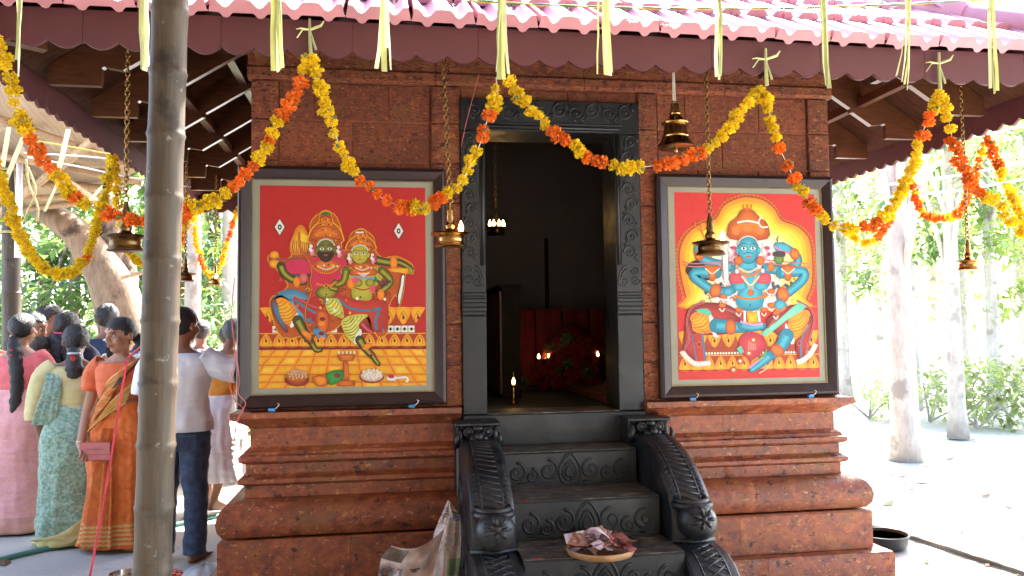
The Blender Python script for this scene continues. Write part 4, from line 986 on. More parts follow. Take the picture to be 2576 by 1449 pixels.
def framed(name, x0, x1, z0, z1, fn, label, fw_=.072):
    cx, cz = (x0+x1)/2, (z0+z1)/2; t = thing(name, (cx, -.03, z0), label, 'painting', 'paintings hung beside the doorway')
    yw = -.020
    w, h = x1-x0, z1-z0
    # moulded frame: four mitred lengths
    prof = [(0, 0), (0, -.030), (.008, -.042), (.022, -.046), (.036, -.040), (fw_-.012, -.030), (fw_, -.022), (fw_, 0)]   # (inward, depth)
    cs = [(x0, z0), (x1, z0), (x1, z1), (x0, z1)]; dirs = [(1, 1), (-1, 1), (-1, -1), (1, -1)]
    for i in range(4):
        a, b_ = cs[i], cs[(i+1) % 4]; da, db = dirs[i], dirs[(i+1) % 4]
        r1 = [(a[0]+da[0]*u, yw+d, a[1]+da[1]*u) for u, d in prof]; r2 = [(b_[0]+db[0]*u, yw+d, b_[1]+db[1]*u) for u, d in prof]
        MB().loft([r1, r2]).build('frame_rail', M['frame'], t, smooth=25)
    q = MB(); e = fw_+.004
    step = .009
    for (ax, az, bx, bz) in ((x0+e, z0+e, x1-e, z0+e), (x1-e, z0+e, x1-e, z1-e), (x1-e, z1-e, x0+e, z1-e), (x0+e, z1-e, x0+e, z0+e)):
        L = math.hypot(bx-ax, bz-az); n = int(L/step)
        for k in range(n):
            x = ax+(bx-ax)*k/n; z_ = az+(bz-az)*k/n; q.box((x-.003, yw-.024, z_-.003), (x+.003, yw-.018, z_+.003))
    q.build('bead_line', M['frame_gold'], t)
    MB().box((x0+.05, yw-.016, z0+.05), (x1-.05, yw-.008, z1-.05)).build('mat_board', M['matboard'], t)
    m = .118
    pw, ph = (x1-x0)-2*m, (z1-z0)-2*m*.93
    p = fn(pw, ph); me = p.mb.mesh('print', M['print'])
    put('print', me, t, loc=(cx, yw-.0165, cz))
    for fx in (.17, .83):
        x = x0+w*fx; c = MB(); c.box((x-.022, -.075, z0-.014), (x+.012, -.058, z0+.004), .003); k = c.build('clip', M['blue'], t)
        MB().tube([(x+.010, -.067, z0-.002), (x+.026, -.068, z0+.010), (x+.034, -.067, z0+.024), (x+.024, -.066, z0+.030)], .0022, 5).build('wire_loop', M['white_string'], k)
    return t
framed('framed_painting', -.813, .352, 1.097, 2.46, painting_two, 'framed red mural painting of two green-skinned figures seated on a bench')
framed('framed_painting', 1.632, 2.79, 1.094, 2.458, painting_blue, 'framed red mural painting of one blue four-armed figure before a yellow halo')
# ------------------------------------------------------------------ lamps and bell
def chain_mb(p0, p1, link=.031, r=.0036):
    p0, p1 = Vector(p0), Vector(p1); L = (p1-p0).length; n = max(3, int(L/(link*.78))); mb = MB()
    for i in range(n):
        c = p0.lerp(p1, (i+.5)/n); mb.torus(c, .0105, r, 'y' if i % 2 else 'x', 10, 5, (1.0, 1.5))
    return mb
def flame_at(parent, p, h=.05, w=.013, power=1.2, light=True):
    f = MB().lathe([(.0, 0), (w*.8, h*.12), (w, h*.32), (w*.72, h*.58), (w*.3, h*.85), (0, h)], p, 10).build('flame', M['flame'], parent, smooth='all')
    if light:
        ld = bpy.data.lights.new('flame_light', 'POINT'); ld.energy = power; ld.color = (1, .55, .2); ld.shadow_soft_size = .02
        lo = bpy.data.objects.new('flame_light', ld); col.objects.link(lo); lo.parent = parent
        off = Vector((0, 0, 0)); q = parent
        while q is not None: off += Vector(q.location); q = q.parent
        lo.location = Vector(p)+Vector((0, -.02, h*.6))-off
    return f
LAMP = [(0, 0), (.080, 0), (.086, .004), (.085, .010), (.076, .016), (.071, .030), (.074, .040), (.071, .050), (.078, .060), (.100, .066), (.108, .072), (.104, .077), (.098, .074), (.060, .074), (.038, .082), (.026, .098), (.032, .116), (.026, .126), (.019, .142), (.023, .160), (.017, .178), (.021, .198), (.016, .210), (.012, .228), (.009, .246), (0, .248)]
def hanging_lamp(base, top, label, mat_, scale=1.0, flames=(), n=28, lp=.05):
    base = Vector(base); t = thing('hanging_lamp', base, label, 'oil lamp', 'brass lamps hanging on chains')
    MB().lathe([(r*scale, z_*scale) for r, z_ in LAMP], base, n).build('bowl', M[mat_], t, smooth=50)
    q = MB(); q.torus(base+Vector((0, 0, .258*scale)), .015*scale, .0035, 'y', 12, 5); q.build('ring', M[mat_], t, smooth='all')
    chain_mb(base+Vector((0, 0, .274*scale)), top).build('chain', M['chain'], t, smooth='all')
    for a in flames:
        flame_at(t, base+Vector((math.cos(a)*.072*scale, math.sin(a)*.072*scale, .076*scale)), .066*scale, .015*scale, lp)
    return t
b = P(315, 632, -.5); hanging_lamp(b, (b.x, b.y, 3.1), 'large unlit brass lamp hanging just left of the near bamboo pole', 'brass_dark', 1.0)
b = P(1133, 621, -.5); hanging_lamp(b, (b.x-.035, b.y, 3.1), 'lit brass lamp hanging between the two-figure painting and the doorway', 'brass', .95, (-.7,))
b = P(1788, 642, -.5); hanging_lamp(b, (b.x, b.y, 3.1), 'lit brass lamp hanging in front of the blue-figure painting', 'brass_dark', .95, (-.7,))
b = PX(466, 708, -1.55); hanging_lamp(b, (b.x, b.y, 3.0), 'small unlit lamp hanging right of the bamboo pole, behind the sunlit garland', 'brass_dark', .82)
b = PX(541, 718, -1.55); hanging_lamp(b, (b.x, b.y, 3.0), 'tiny far lamp with a small flame hanging by the back corner of the eave', 'brass', .78, (-1.2,), 16)
b = PX(2437, 680, 3.55); hanging_lamp(b, (b.x, b.y, 3.0), 'lamp hanging under the sunlit eave beside the blown-out trees', 'brass', .78)
b = P(1248, 592, 1.2); t = hanging_lamp(b, (b.x, b.y, 3.29), 'lamp with a ring of small flames hanging inside the dark doorway', 'brass_dark', .80, (-2.6, -2.0, -1.3, -.6, .0), lp=.006)
# bell
bc = P(1700, 372, -.40); bell = thing('temple_bell', bc, 'brass bell hanging on a strap right of the doorway', 'bell')
s = 1.14
MB().lathe([(r*s, z_*s) for r, z_ in [(.086, .0), (.092, .004), (.088, .014), (.074, .034), (.066, .05), (.068, .056), (.062, .062), (.056, .10), (.054, .112), (.066, .117), (.068, .124), (.062, .128), (.046, .136), (.036, .152), (.026, .166), (.028, .172), (.026, .178), (.012, .182), (0, .184)]], bc, 30).build('bell_body', M['brass'], bell, smooth=35)
MB().lathe([(.080*s, .002), (.066*s, .03), (.055*s, .06), (.04*s, .10), (0, .115)], bc, 24).build('bell_inside', M['brass_dark'], bell, smooth='all')
q = MB(); q.tube([bc+Vector((0, 0, .12)), bc+Vector((0, 0, -.012))], .006, 6); q.ell(bc+Vector((0, 0, -.016)), (.013, .013, .015), 10, 6); q.tube([bc+Vector((0, 0, -.03)), bc+Vector((-.008, 0, -.05)), bc+Vector((.002, 0, -.066))], .004, 5); q.build('clapper', M['brass'], bell, smooth='all')
q = MB(); q.prism([(bc.x-.026, bc.z+.206), (bc.x+.026, bc.z+.206), (bc.x+.022, bc.z+.25), (bc.x+.012, bc.z+.268), (bc.x-.012, bc.z+.268), (bc.x-.022, bc.z+.25)], bc.y-.006, bc.y+.006, 'y'); q.torus((bc.x, bc.y, bc.z+.249), .012, .007, 'y', 12, 5); q.build('lug', M['brass'], bell)
q = MB(); q.tube([bc+Vector((-.004, 0, .24)), bc+Vector((-.008, 0, .30)), bc+Vector((-.006, 0, .48))], .004, 5); q.tube([bc+Vector((.006, 0, .24)), bc+Vector((.003, 0, .30)), bc+Vector((.0, 0, .48))], .004, 5); q.build('strap', M['white_string'], bell)

# ------------------------------------------------------------------ marigold garlands
def flower_mesh(seed, m, big=1.0):
    r = random.Random(seed); mb = MB(); n = 64
    for i in range(n):
        z_ = 1-2*(i+.5)/n; a = i*2.39996+r.uniform(-.3, .3); q = math.sqrt(1-z_*z_)
        d = Vector((q*math.cos(a), q*math.sin(a), z_*.92)); t = d.cross(Vector((r.uniform(-1, 1), r.uniform(-1, 1), r.uniform(-1, 1)))).normalized(); w = d.cross(t)
        L = .0325*r.uniform(.74, 1.16)*big; ww = .0078*r.uniform(.8, 1.25)
        p0 = d*.008; m1 = d*L*.66+w*r.uniform(-.004, .004); tip = d*L+w*r.uniform(-.008, .008)
        mb.add([p0, m1-t*ww*.8, tip-t*ww+w*.004, tip+d*.003, tip+t*ww+w*.004, m1+t*ww*.8], [(0, 1, 5), (1, 2, 3, 4, 5)])
    return mb.mesh('marigold', m)
FM = {'y': [flower_mesh(i, M['yellow']) for i in range(4)], 'o': [flower_mesh(i+20, M['orange']) for i in range(4)]}
calyx = MB(); calyx.tube([(0, 0, 0), (0, 0, .016)], [.010, .004], 5); calyx_me = calyx.mesh('calyx', M['green_bit'])
def garland(pts3, label, step=.046, sz=.98, seed=0):
    """pts3: [(Vector, colour)...]"""
    r = random.Random(seed); P3 = [p for p, c in pts3]; sm = smooth_open([tuple(p) for p in P3], 6)
    t = thing('marigold_garland', P3[0], label, 'garland', 'marigold garlands strung along the eave')
    MB().tube(sm, .0022, 4, cap=False).build('thread', M['thread'], t)
    dist = 0; nxt = step*.5
    for i in range(len(sm)-1):
        a, b_ = Vector(sm[i]), Vector(sm[i+1]); l = (b_-a).length; seg = min(i//6, len(pts3)-1); c = pts3[seg][1]
        while nxt <= dist+l:
            u = (nxt-dist)/l; p = a.lerp(b_, u); gap = r.uniform(.80, 1.22)
            if r.random() < .05: gap *= 1.7
            cc = c
            d = (b_-a).normalized()
            eu = d.to_track_quat('Z', 'Y').to_euler(); eu.rotate_axis('Z', r.uniform(0, 6.28)); eu.rotate_axis('X', r.uniform(-.5, .5))
            s_ = sz*r.uniform(.78, 1.2)
            put('flower', r.choice(FM[cc] if r.random() > .03 else FM['o' if cc == 'y' else 'y']), t, loc=p+Vector((r.uniform(-.008, .008), r.uniform(-.010, .010), r.uniform(-.006, .006))), rot=eu, scale=(s_*r.uniform(.9, 1.1), s_*r.uniform(.9, 1.1), s_*.86))
            if r.random() < .12: put('calyx', calyx_me, t, loc=p+Vector((r.uniform(-.02, .02), -.03*sz, r.uniform(-.02, .02))), rot=(r.uniform(0, 3), r.uniform(0, 3), 0))
            nxt += step*gap*sz
        dist += l
    return t
GY = -1.01
def front(lst, Y=GY): return [(P(x, y, Y), c) for x, y, c in lst]
def side(lst, X): return [(PX(x, y, X), c) for x, y, c in lst]
garland(front([(-60, 20, 'y'), (5, 140, 'y'), (40, 260, 'y'), (72, 335, 'o'), (105, 390, 'o'), (128, 425, 'y'), (160, 460, 'y'), (182, 488, 'o'), (215, 515, 'y'), (255, 530, 'o'), (300, 545, 'o'), (370, 555, 'o'), (440, 552, 'o'), (478, 530, 'y'), (540, 505, 'y'), (568, 482, 'o'), (602, 458, 'o'), (624, 435, 'y'), (650, 396, 'y'), (672, 368, 'o'), (690, 338, 'y'), (704, 300, 'o'), (742, 245, 'o'), (757, 205, 'y'), (776, 140, 'y')]), 'yellow and orange garland passing behind the near bamboo pole', seed=1)
garland(front([(782, 140, 'y'), (792, 195, 'y'), (820, 270, 'y'), (842, 335, 'y'), (866, 390, 'y'), (898, 438, 'o'), (925, 470, 'o'), (960, 497, 'o'), (1000, 516, 'o'), (1036, 523, 'y'), (1065, 524, 'y'), (1090, 513, 'o'), (1112, 497, 'y'), (1135, 483, 'y'), (1165, 448, 'y'), (1190, 402, 'y'), (1212, 350, 'o'), (1224, 308, 'o'), (1233, 280, 'y'), (1250, 238, 'y'), (1248, 195, 'y')]), 'mostly yellow garland dipping over the corner of the two-figure painting', seed=2)
garland(front([(1272, 195, 'y'), (1300, 235, 'y'), (1340, 280, 'y'), (1384, 325, 'o'), (1412, 347, 'o'), (1440, 364, 'y'), (1465, 382, 'o'), (1497, 401, 'o'), (1532, 414, 'y'), (1565, 421, 'y'), (1622, 419, 'y'), (1652, 415, 'o'), (1690, 410, 'o'), (1730, 396, 'o'), (1762, 383, 'y'), (1785, 368, 'y'), (1825, 332, 'y'), (1860, 287, 'y'), (1898, 248, 'y'), (1918, 220, 'y')]), 'garland swagged across the top of the doorway', seed=3)
garland(front([(1922, 225, 'y'), (1934, 275, 'y'), (1946, 320, 'y'), (1955, 362, 'o'), (1970, 392, 'o'), (1986, 425, 'o'), (2002, 460, 'y'), (2020, 487, 'y'), (2036, 506, 'o'), (2062, 541, 'y'), (2082, 556, 'y'), (2120, 574, 'y'), (2155, 573, 'o'), (2195, 568, 'o'), (2222, 548, 'y'), (2250, 508, 'y'), (2275, 468, 'y'), (2293, 430, 'y'), (2306, 395, 'y'), (2318, 345, 'o'), (2328, 315, 'o'), (2342, 285, 'y'), (2356, 255, 'y'), (2364, 228, 'y')]), 'garland falling past the right edge of the blue-figure painting', seed=4)
garland(front([(2368, 238, 'y'), (2384, 290, 'y'), (2396, 350, 'o'), (2408, 385, 'o'), (2424, 432, 'o'), (2440, 468, 'o'), (2468, 490, 'y'), (2502, 505, 'y'), (2540, 552, 'y'), (2600, 600, 'y')]), 'short garland with orange middle at the sunlit right end of the eave', seed=5)
garland(side([(2620, 640, 'y'), (2560, 520, 'y'), (2530, 470, 'y'), (2515, 425, 'o'), (2500, 385, 'o'), (2482, 350, 'y'), (2462, 400, 'o'), (2450, 450, 'o'), (2436, 500, 'o'), (2410, 535, 'y'), (2385, 548, 'o'), (2350, 548, 'o'), (2318, 530, 'o'), (2300, 490, 'y'), (2288, 425, 'y')], 3.86), 'garland looped along the right side eave against the bright trees', seed=6)
garland(side([(2288, 430, 'y'), (2262, 490, 'y'), (2240, 545, 'o'), (2222, 580, 'o'), (2200, 602, 'y'), (2170, 612, 'y'), (2140, 590, 'y')], 3.86), 'thin far garland on the right side eave near the picture frame', seed=61)
garland(side([(-60, 300, 'y'), (-10, 420, 'y'), (15, 490, 'y'), (48, 590, 'y'), (95, 660, 'y'), (148, 690, 'y'), (200, 672, 'y'), (232, 605, 'y'), (250, 545, 'y'), (268, 470, 'y'), (284, 395, 'y')], -1.86), 'all yellow garland looped along the left side eave by the crowd', seed=7, step=.040)
garland(side([(286, 395, 'y'), (292, 470, 'y'), (305, 560, 'y'), (330, 640, 'y'), (360, 660, 'y'), (400, 640, 'y'), (430, 580, 'y'), (452, 520, 'y'), (470, 490, 'y')], -1.86), 'all yellow garland on the left eave mostly hidden by the near pole', seed=8, step=.040)
garland(side([(472, 490, 'y'), (466, 560, 'y'), (454, 620, 'y'), (440, 640, 'y'), (470, 560, 'y'), (482, 520, 'y')], -1.86), 'sunlit yellow garland hanging in a tight loop right of the near pole', seed=9, step=.040)
garland(front([(484, 530, 'y'), (494, 610, 'y'), (503, 645, 'o'), (516, 680, 'y'), (535, 693, 'y'), (556, 665, 'y'), (572, 610, 'o'), (590, 555, 'y'), (600, 520, 'y')], 3.9), 'far garland looped along the back eave beside the two-figure painting', seed=10, step=.040)
# dried knots that tie the garlands to the eave
for i, (x, y, lab) in enumerate(((779, 75, 'dry leaf knot tying the garlands above the two-figure painting'), (1926, 150, 'dry leaf knot tying the garlands above the blue-figure painting'), (2362, 160, 'dry leaf knot tying the garlands at the right end of the eave'))):
    k = thing('leaf_knot', P(x, y, -1.0), lab, 'knot', 'leaf knots on the eave')
    q = MB(); a = P(x, y, -1.0); e = P(x+3, y+65, -1.0); q.tube([P(x, y-28, -1.0), a, e], [.006, .008, .010], 6); q.tube([a, P(x+16, y+50, -1.01)], [.004, .006], 5)
    q.build('stem', M['strip'], k)
    q = MB(); q.tube([a, P(x+28, y-10, -1.01), P(x+36, y-22, -1.01)], [.007, .007, .003], 5); q.tube([a, P(x-22, y-4, -1.02), P(x-34, y-2, -1.02)], [.005, .004, .002], 5); q.tube([P(x-32, y+20, -1.01), P(x-18, y, -1.01), a], .003, 4); q.build('leaf_end', M['strip'], k)

# ------------------------------------------------------------------ hanging palm-leaf strips on a line
SY = -1.55
def ribbon(mb, pts, w, tw=0.0, ax=Vector((1, 0, 0))):
    L = []; n = len(pts)
    for i, p in enumerate(pts):
        a = tw*i/(n-1); d = Vector((math.cos(a), math.sin(a), 0))*w/2; L.append((Vector(p)-d, Vector(p)+d, Vector((-math.sin(a), math.cos(a), 0))*.0012))
    rings = [[a+nn, b_+nn, b_-nn, a-nn] for a, b_, nn in L]; mb.loft(rings)
bunches = [(47, 195, 30, 1, [(0, 0, 190, .028), (7, -6, 150, .018)]), (360, 178, 0, 0, [(-8, -4, 172, .03), (3, 4, 178, .03), (12, 10, 168, .022)]), (694, 180, 0, 0, [(-8, -4, 178, .032), (3, 4, 180, .026), (10, 20, 170, .02), (4, 10, 175, .012)]),
           (967, 180, 0, 0, [(-6, -20, 172, .018), (0, 0, 180, .03), (8, 16, 175, .018), (3, 6, 120, .02)]), (1262, 200, 0, 0, [(-8, -6, 200, .028), (2, 4, 200, .022), (8, 18, 186, .018), (-4, -12, 180, .014)]),
           (1525, 190, 0, 0, [(-8, -2, 188, .028), (0, 8, 190, .026), (6, 14, 182, .02), (-26, -24, 186, .011)]), (1808, 200, 0, 0, [(-6, -6, 192, .022), (4, 2, 200, .030), (8, 4, 190, .018)]),
           (2075, 222, 0, 0, [(-14, 4, 215, .024), (-2, 12, 222, .026), (4, 10, 212, .018)]), (2282, 225, 0, 0, [(-2, -26, 190, .018), (4, -14, 205, .02), (4, 2, 225, .024), (10, -6, 212, .014)]), (2494, 235, 0, 0, [(-8, -2, 222, .022), (2, 8, 235, .026), (8, 16, 228, .02)])]
for i, (x, yb, dx, kx, st) in enumerate(bunches):
    t = thing('palm_strip_bunch', P(x, -120, SY), 'cluster of pale cut palm-leaf strips hanging from the line before the eave', 'palm strips', 'palm-leaf strips hung along the front')
    for j, (xt, xo, ye, w) in enumerate(st):
        q = MB(); yy = SY-.006*j+rnd.uniform(-.004, .004); pts = []
        for k in range(7):
            u = k/6; pts.append(P(x+xt*.5*(1-u)+(xt+(xo-xt)*u*u)*u+rnd.uniform(-2.2, 2.2), -120+(ye+120)*u, yy-.02*u*u))
        ribbon(q, pts, w*.74*rnd.uniform(.75, 1.2), rnd.uniform(-1.5, 1.5)); q.build('strip', M['strip'] if (i+j) % 3 else M['strip_pale'], t)
lp = [P(x, -120+18*math.sin((x+300)/3300*math.pi), SY) for x in range(-300, 3001, 150)]
tag(MB().tube(lp, .004, 5).build('string_line', M['rope']), 'thin cord strung before the eave holding the palm strips', 'cord')
# twisted two-colour cable across the roof tiles
cab = thing('twisted_cable', P(1800, 20, -1.5), 'green and yellow twisted electric cable sagging across the roof tiles', 'cable')
for ph, m in ((0, 'wire_g'), (math.pi, 'wire_y')):
    pts = []
    for i in range(161):
        x = 1180+i*9.2; y = 22-((x-1800)/650)**2*22 if x < 1800 else 22-((x-1800)/680)**2*24
        c = P(x, y, -1.5); a = i*.42+ph; pts.append(c+Vector((0, math.cos(a)*.003, math.sin(a)*.003)))
    MB().tube(pts, .0032, 5).build('strand', M[m], cab, smooth='all')

# ------------------------------------------------------------------ inside the shrine
c0 = P(1262, 722, 1.05); c1 = P(1308, 722, 1.05)
cb = thing('inner_cabinet', (c0.x, 1.05, 1.03), 'dark upright cabinet standing inside the doorway', 'cabinet')
MB().bbox((c0.x, 1.05, 1.031), (c1.x, 2.0, c0.z), .004).build('carcass', M['darkwood'], cb)
MB().box((c0.x-.012, 1.07, 1.06), (c0.x-.001, 1.99, c0.z-.03)).build('lit_side', simple('lit_side_ochre', (.20, .09, .03), .6), cb)  # lit left side of the cabinet, put into a lighter ochre colour
MB().box((c0.x-.02, 1.03, c0.z+.001), (c1.x+.01, 2.01, c0.z+.018)).build('top_board', M['darkwood'], cb)
a0 = P(1306, 778, 2.2); a1 = P(1530, 778, 2.2)
al = thing('altar', ((a0.x+a1.x)/2, 2.3, 1.03), 'altar draped in dark red cloth at the back of the shrine', 'altar')
MB().box((a0.x, 2.25, 1.031), (a1.x+.25, 2.55, a0.z-.01)).build('altar_block', M['darkwood'], al)
rings = []
for zz in [1.035+(a0.z-1.035)*k/8 for k in range(9)]:
    rings.append([(a0.x-.01+(a1.x+.27-a0.x)*i/60, 2.235+.014*math.sin(i*.9)+.01*math.sin(i*2.3+zz*4), zz) for i in range(61)])
MB().loft(rings, closed=False).build('red_drape', M['redcloth'], al, smooth='all')
MB().box((P(1371, 600, 2.5).x, 2.50, P(1371, 776, 2.5).z), (P(1379, 600, 2.5).x, 2.54, P(1371, 600, 2.5).z)).build('dark_rod', M['darkwood'], al)
hp = thing('flower_heap', P(1440, 1000, 1.75), 'heap of red flowers and dark leaves before the red altar', 'flower heap')
rfm = simple('dark_red_flower', (.28, .012, .012), .8); rf = [flower_mesh(90+i, rfm, 1.2) for i in range(2)]; dkl = flower_mesh(95, M['green_bit'], 1.6)
r = random.Random(5)
for i in range(110):
    u = r.random(); x = 1440+r.gauss(0, 26+u*40); y = 850+u*170
    p_ = P(x, y, 1.75+r.uniform(-.12, .1))
    put('flower' if i % 5 else 'leaf_tuft', r.choice(rf) if i % 5 else dkl, hp, loc=p_, rot=(r.random()*6, r.random()*6, r.random()*6), scale=r.uniform(.7, 1.3))
core = P(1445, 960, 1.85); MB().ell((core.x, core.y+.1, 1.22), (.26, .16, .34), 16, 10).build('mound', M['redcloth'], hp, smooth='all')
def standing_lamp(base, htop, label, flames, sc=1.0):
    t = thing('standing_lamp', base, label, 'oil lamp', 'small brass lamps inside the doorway')
    base = Vector(base); h = htop
    MB().lathe([(0, 0), (.05*sc, 0), (.052*sc, .01), (.02*sc, .03), (.010*sc, .05), (.009*sc, h*.5), (.015*sc, h*.52), (.009*sc, h*.56), (.010*sc, h-.02), (.045*sc, h-.005), (.050*sc, h), (.02*sc, h+.004), (.012*sc, h+.03), (.016*sc, h+.045), (.006*sc, h+.06), (0, h+.09)], base, 16).build('stem', M['brass'], t, smooth=45)
    for dx, dy in flames: flame_at(t, base+Vector((dx, dy, h+.004)), .042, .012, .008)
    return t
b = P(1379, 1000, 1.9); b.z = 1.035; ft = P(1379, 903, 1.9); standing_lamp(b, ft.z-1.035, 'brass lamp with three flames standing before the red altar', ((-.075, 0), (0, -.05), (.075, 0)), 1.5)
b = P(1503, 1000, 1.9); b.z = 1.035; ft = P(1503, 897, 1.9); standing_lamp(b, ft.z-1.035, 'single-flame brass lamp standing by the right door jamb inside', ((0, -.03),), 1.0)
b = P(1292, 1010, .55); b.z = 1.035; ft = P(1292, 967, .55); standing_lamp(b, ft.z-1.035, 'short single-flame brass lamp standing just inside the sill', ((0, -.01),), .6)
# ------------------------------------------------------------------ petals on steps and roof
def petal_mesh(s):
    r = random.Random(s); mb = MB()
    for i in range(4):
        a = r.uniform(0, 6.28); d = Vector((math.cos(a), math.sin(a), .3)); t = Vector((-d.y, d.x, 0))*.006; L = r.uniform(.012, .02)
        mb.add([Vector((0, 0, .002)), d*L*.6+t, d*L, d*L*.6-t], [(0, 1, 2, 3)])
    return mb.mesh('petal', M['petal'])
pm = [petal_mesh(i) for i in range(3)]
for i, (x, y, z_) in enumerate(((1290, 1036, 1.036), (1328, 1037, 1.036), (1402, 1034, 1.036), (1455, 1030, 1.036), (1470, 1032, 1.036), (1532, 1036, 1.036), (1283, 1127, .852), (1352, 1117, .852), (1470, 1117, .852), (1505, 1119, .852), (1325, 1262, .667), (1445, 1250, .667), (1460, 1243, .667), (1350, 1408, .472), (1600, 1392, .472), (1385, 1400, .472))):
    p_ = PZ(x, y, z_); tag(put('flower_petal', pm[i % 3], loc=p_, rot=(0, 0, i*1.7), scale=(1.5 if i in (4, 3) else 1.0)), 'small red flower petal fallen on the black steps', 'petal', 'red petals on the steps')
r = random.Random(11)
for lab, cx, cy, n in (('scatter of red petals on the roof tiles between two palm strips', 1595, 55, 42), ('smaller scatter of red petals on the roof tiles', 1683, 64, 22), ('few red petals on the roof tile valley', 1372, 42, 5)):
    d0 = fw + rt2*((cx-W0/2)/FPX) - up2*((cy-H0/2)/FPX)
    n_ = Vector((0, -math.sin(PIT-RAD(4.2)), math.cos(PIT-RAD(4.2)))); o_ = Vector((0, EY0-.085, EZ+.012+.040))
    k = (o_-CAM).dot(n_)/d0.dot(n_); c = CAM+d0*k; mb = MB()
    for i in range(n):
        u, v = r.gauss(0, .022 if n > 6 else .01), r.gauss(0, .05 if n > 30 else .03)
        p_ = c+Vector((1, 0, 0))*(u+v*.25)+Vector((0, math.cos(PIT-RAD(4.2)), math.sin(PIT-RAD(4.2))))*v+n_*.003
        a = r.uniform(0, 6.28); t1 = Vector((math.cos(a), math.sin(a)*.83, math.sin(a)*.5))*.013; t2 = n_.cross(t1)*.3
        mb.add([p_-t1, p_-t2+n_*.004, p_+t1, p_+t2+n_*.004], [(0, 1, 2, 3)])
    tag(mb.build('petal_scatter', M['petal']), lab, 'petals', kind='stuff')
# ------------------------------------------------------------------ plate of banknotes on the step
pl = PZ(1510, 1394, .475); plate = thing('offering_plate', pl, 'round cane plate heaped with banknotes on the black step', 'plate')
MB().lathe([(0, 0), (.135, 0), (.150, .006), (.158, .022), (.154, .034), (.142, .030), (.134, .014), (0, .012)], pl, 30).build('rim', M['woodplate'], plate, smooth=45)
r = random.Random(3)
def note_mesh(i, c):
    w, h = .075, .034; mb = MB(); mb.c = []; rings = []
    b_ = r.uniform(-.02, .02); tw = r.uniform(-.4, .4)
    n = 8
    for s in range(n+1):
        u = s/n-.5; zz = b_*math.cos(u*5)+.006*math.sin(u*9+i); rings.append([(u*w*2, -h*(1+.1*math.sin(i+s)), zz+tw*u*h), (u*w*2, -h*.3, zz+.002), (u*w*2, h*.35, zz-.001), (u*w*2, h, zz-tw*u*h)])
    o = 0
    for s in range(n):
        for k in range(3):
            cc = c if (s in (0, n-1) or k != 1) else mixc(c, WHT, .35 if (s+i) % 3 else .0)
            if s == 2 and k == 1: cc = mixc(c, BLK, .35)
            mb.add([rings[s][k], rings[s+1][k], rings[s+1][k+1], rings[s][k+1]], [(0, 1, 2, 3)], cc)
    return mb.mesh('banknote', M['cmat'], smooth='all')
NC = [srgb(150, 96, 80), srgb(170, 120, 96), srgb(132, 72, 56), srgb(176, 140, 130), srgb(120, 92, 120), srgb(140, 70, 70), srgb(160, 128, 100), srgb(190, 170, 170)]
for i in range(30):
    a = i*2.4; q = .115*math.sqrt(r.random()); z_ = .026+.030*(1-q/.115)+r.uniform(0, .03)+.0012*i*.6
    tag(put('banknote', note_mesh(i, NC[i % 8]), loc=pl+Vector((q*math.cos(a), q*math.sin(a)*.9, z_)), rot=(r.uniform(-.55, .55), r.uniform(-.5, .5), r.uniform(0, 6.28)), scale=r.uniform(.62, .95)), 'crumpled brown banknote in the heap on the cane plate', 'banknote', 'banknotes heaped on the plate')
# the upright pale note and the folded violet one
b0 = P(1470, 1352, -.80)
q = MB(); q.c = []
for s in range(9):
    x0, x1 = -.095+s*.021, -.095+(s+1)*.021; z0 = .006*math.sin(s*1.3); z1 = .006*math.sin((s+1)*1.3)
    cc = (srgb(200, 190, 196), srgb(196, 176, 188), srgb(150, 96, 120), srgb(206, 200, 196), srgb(210, 206, 180), srgb(170, 120, 140), srgb(204, 196, 200), srgb(120, 70, 90), srgb(206, 200, 204))[s]
    q.add([(x0, z0, -.036), (x1, z1, -.036), (x1, z1+.012, .036), (x0, z0+.012, .036)], [(0, 1, 2, 3)], cc)
tag(put('banknote', q.mesh('banknote', M['cmat'], smooth='all'), loc=(b0.x, b0.y, b0.z), rot=(RAD(-28), RAD(-6), RAD(4))), 'pale crisp banknote leaning upright at the back of the heap', 'banknote', 'banknotes heaped on the plate')
b0 = P(1538, 1366, -1.00); q = MB(); q.c = []
for k, cc in enumerate((srgb(150, 130, 190), srgb(206, 196, 214), srgb(190, 60, 70))): q.add([(-.07, -.03, .016-k*.012), (.07, -.03, .018-k*.012), (.07, -.026, .007-k*.012), (-.07, -.026, .005-k*.012)], [(0, 1, 2, 3)], cc)
q.add([(-.07, -.03, .016), (.07, -.03, .018), (.07, .01, .024), (-.07, .01, .022)], [(0, 1, 2, 3)], srgb(170, 150, 200))
tag(put('banknote', q.mesh('banknote', M['cmat']), loc=(b0.x, b0.y, b0.z+.004), rot=(0, RAD(-5), RAD(6))), 'violet folded banknote lying on top of the heap', 'banknote', 'banknotes heaped on the plate')
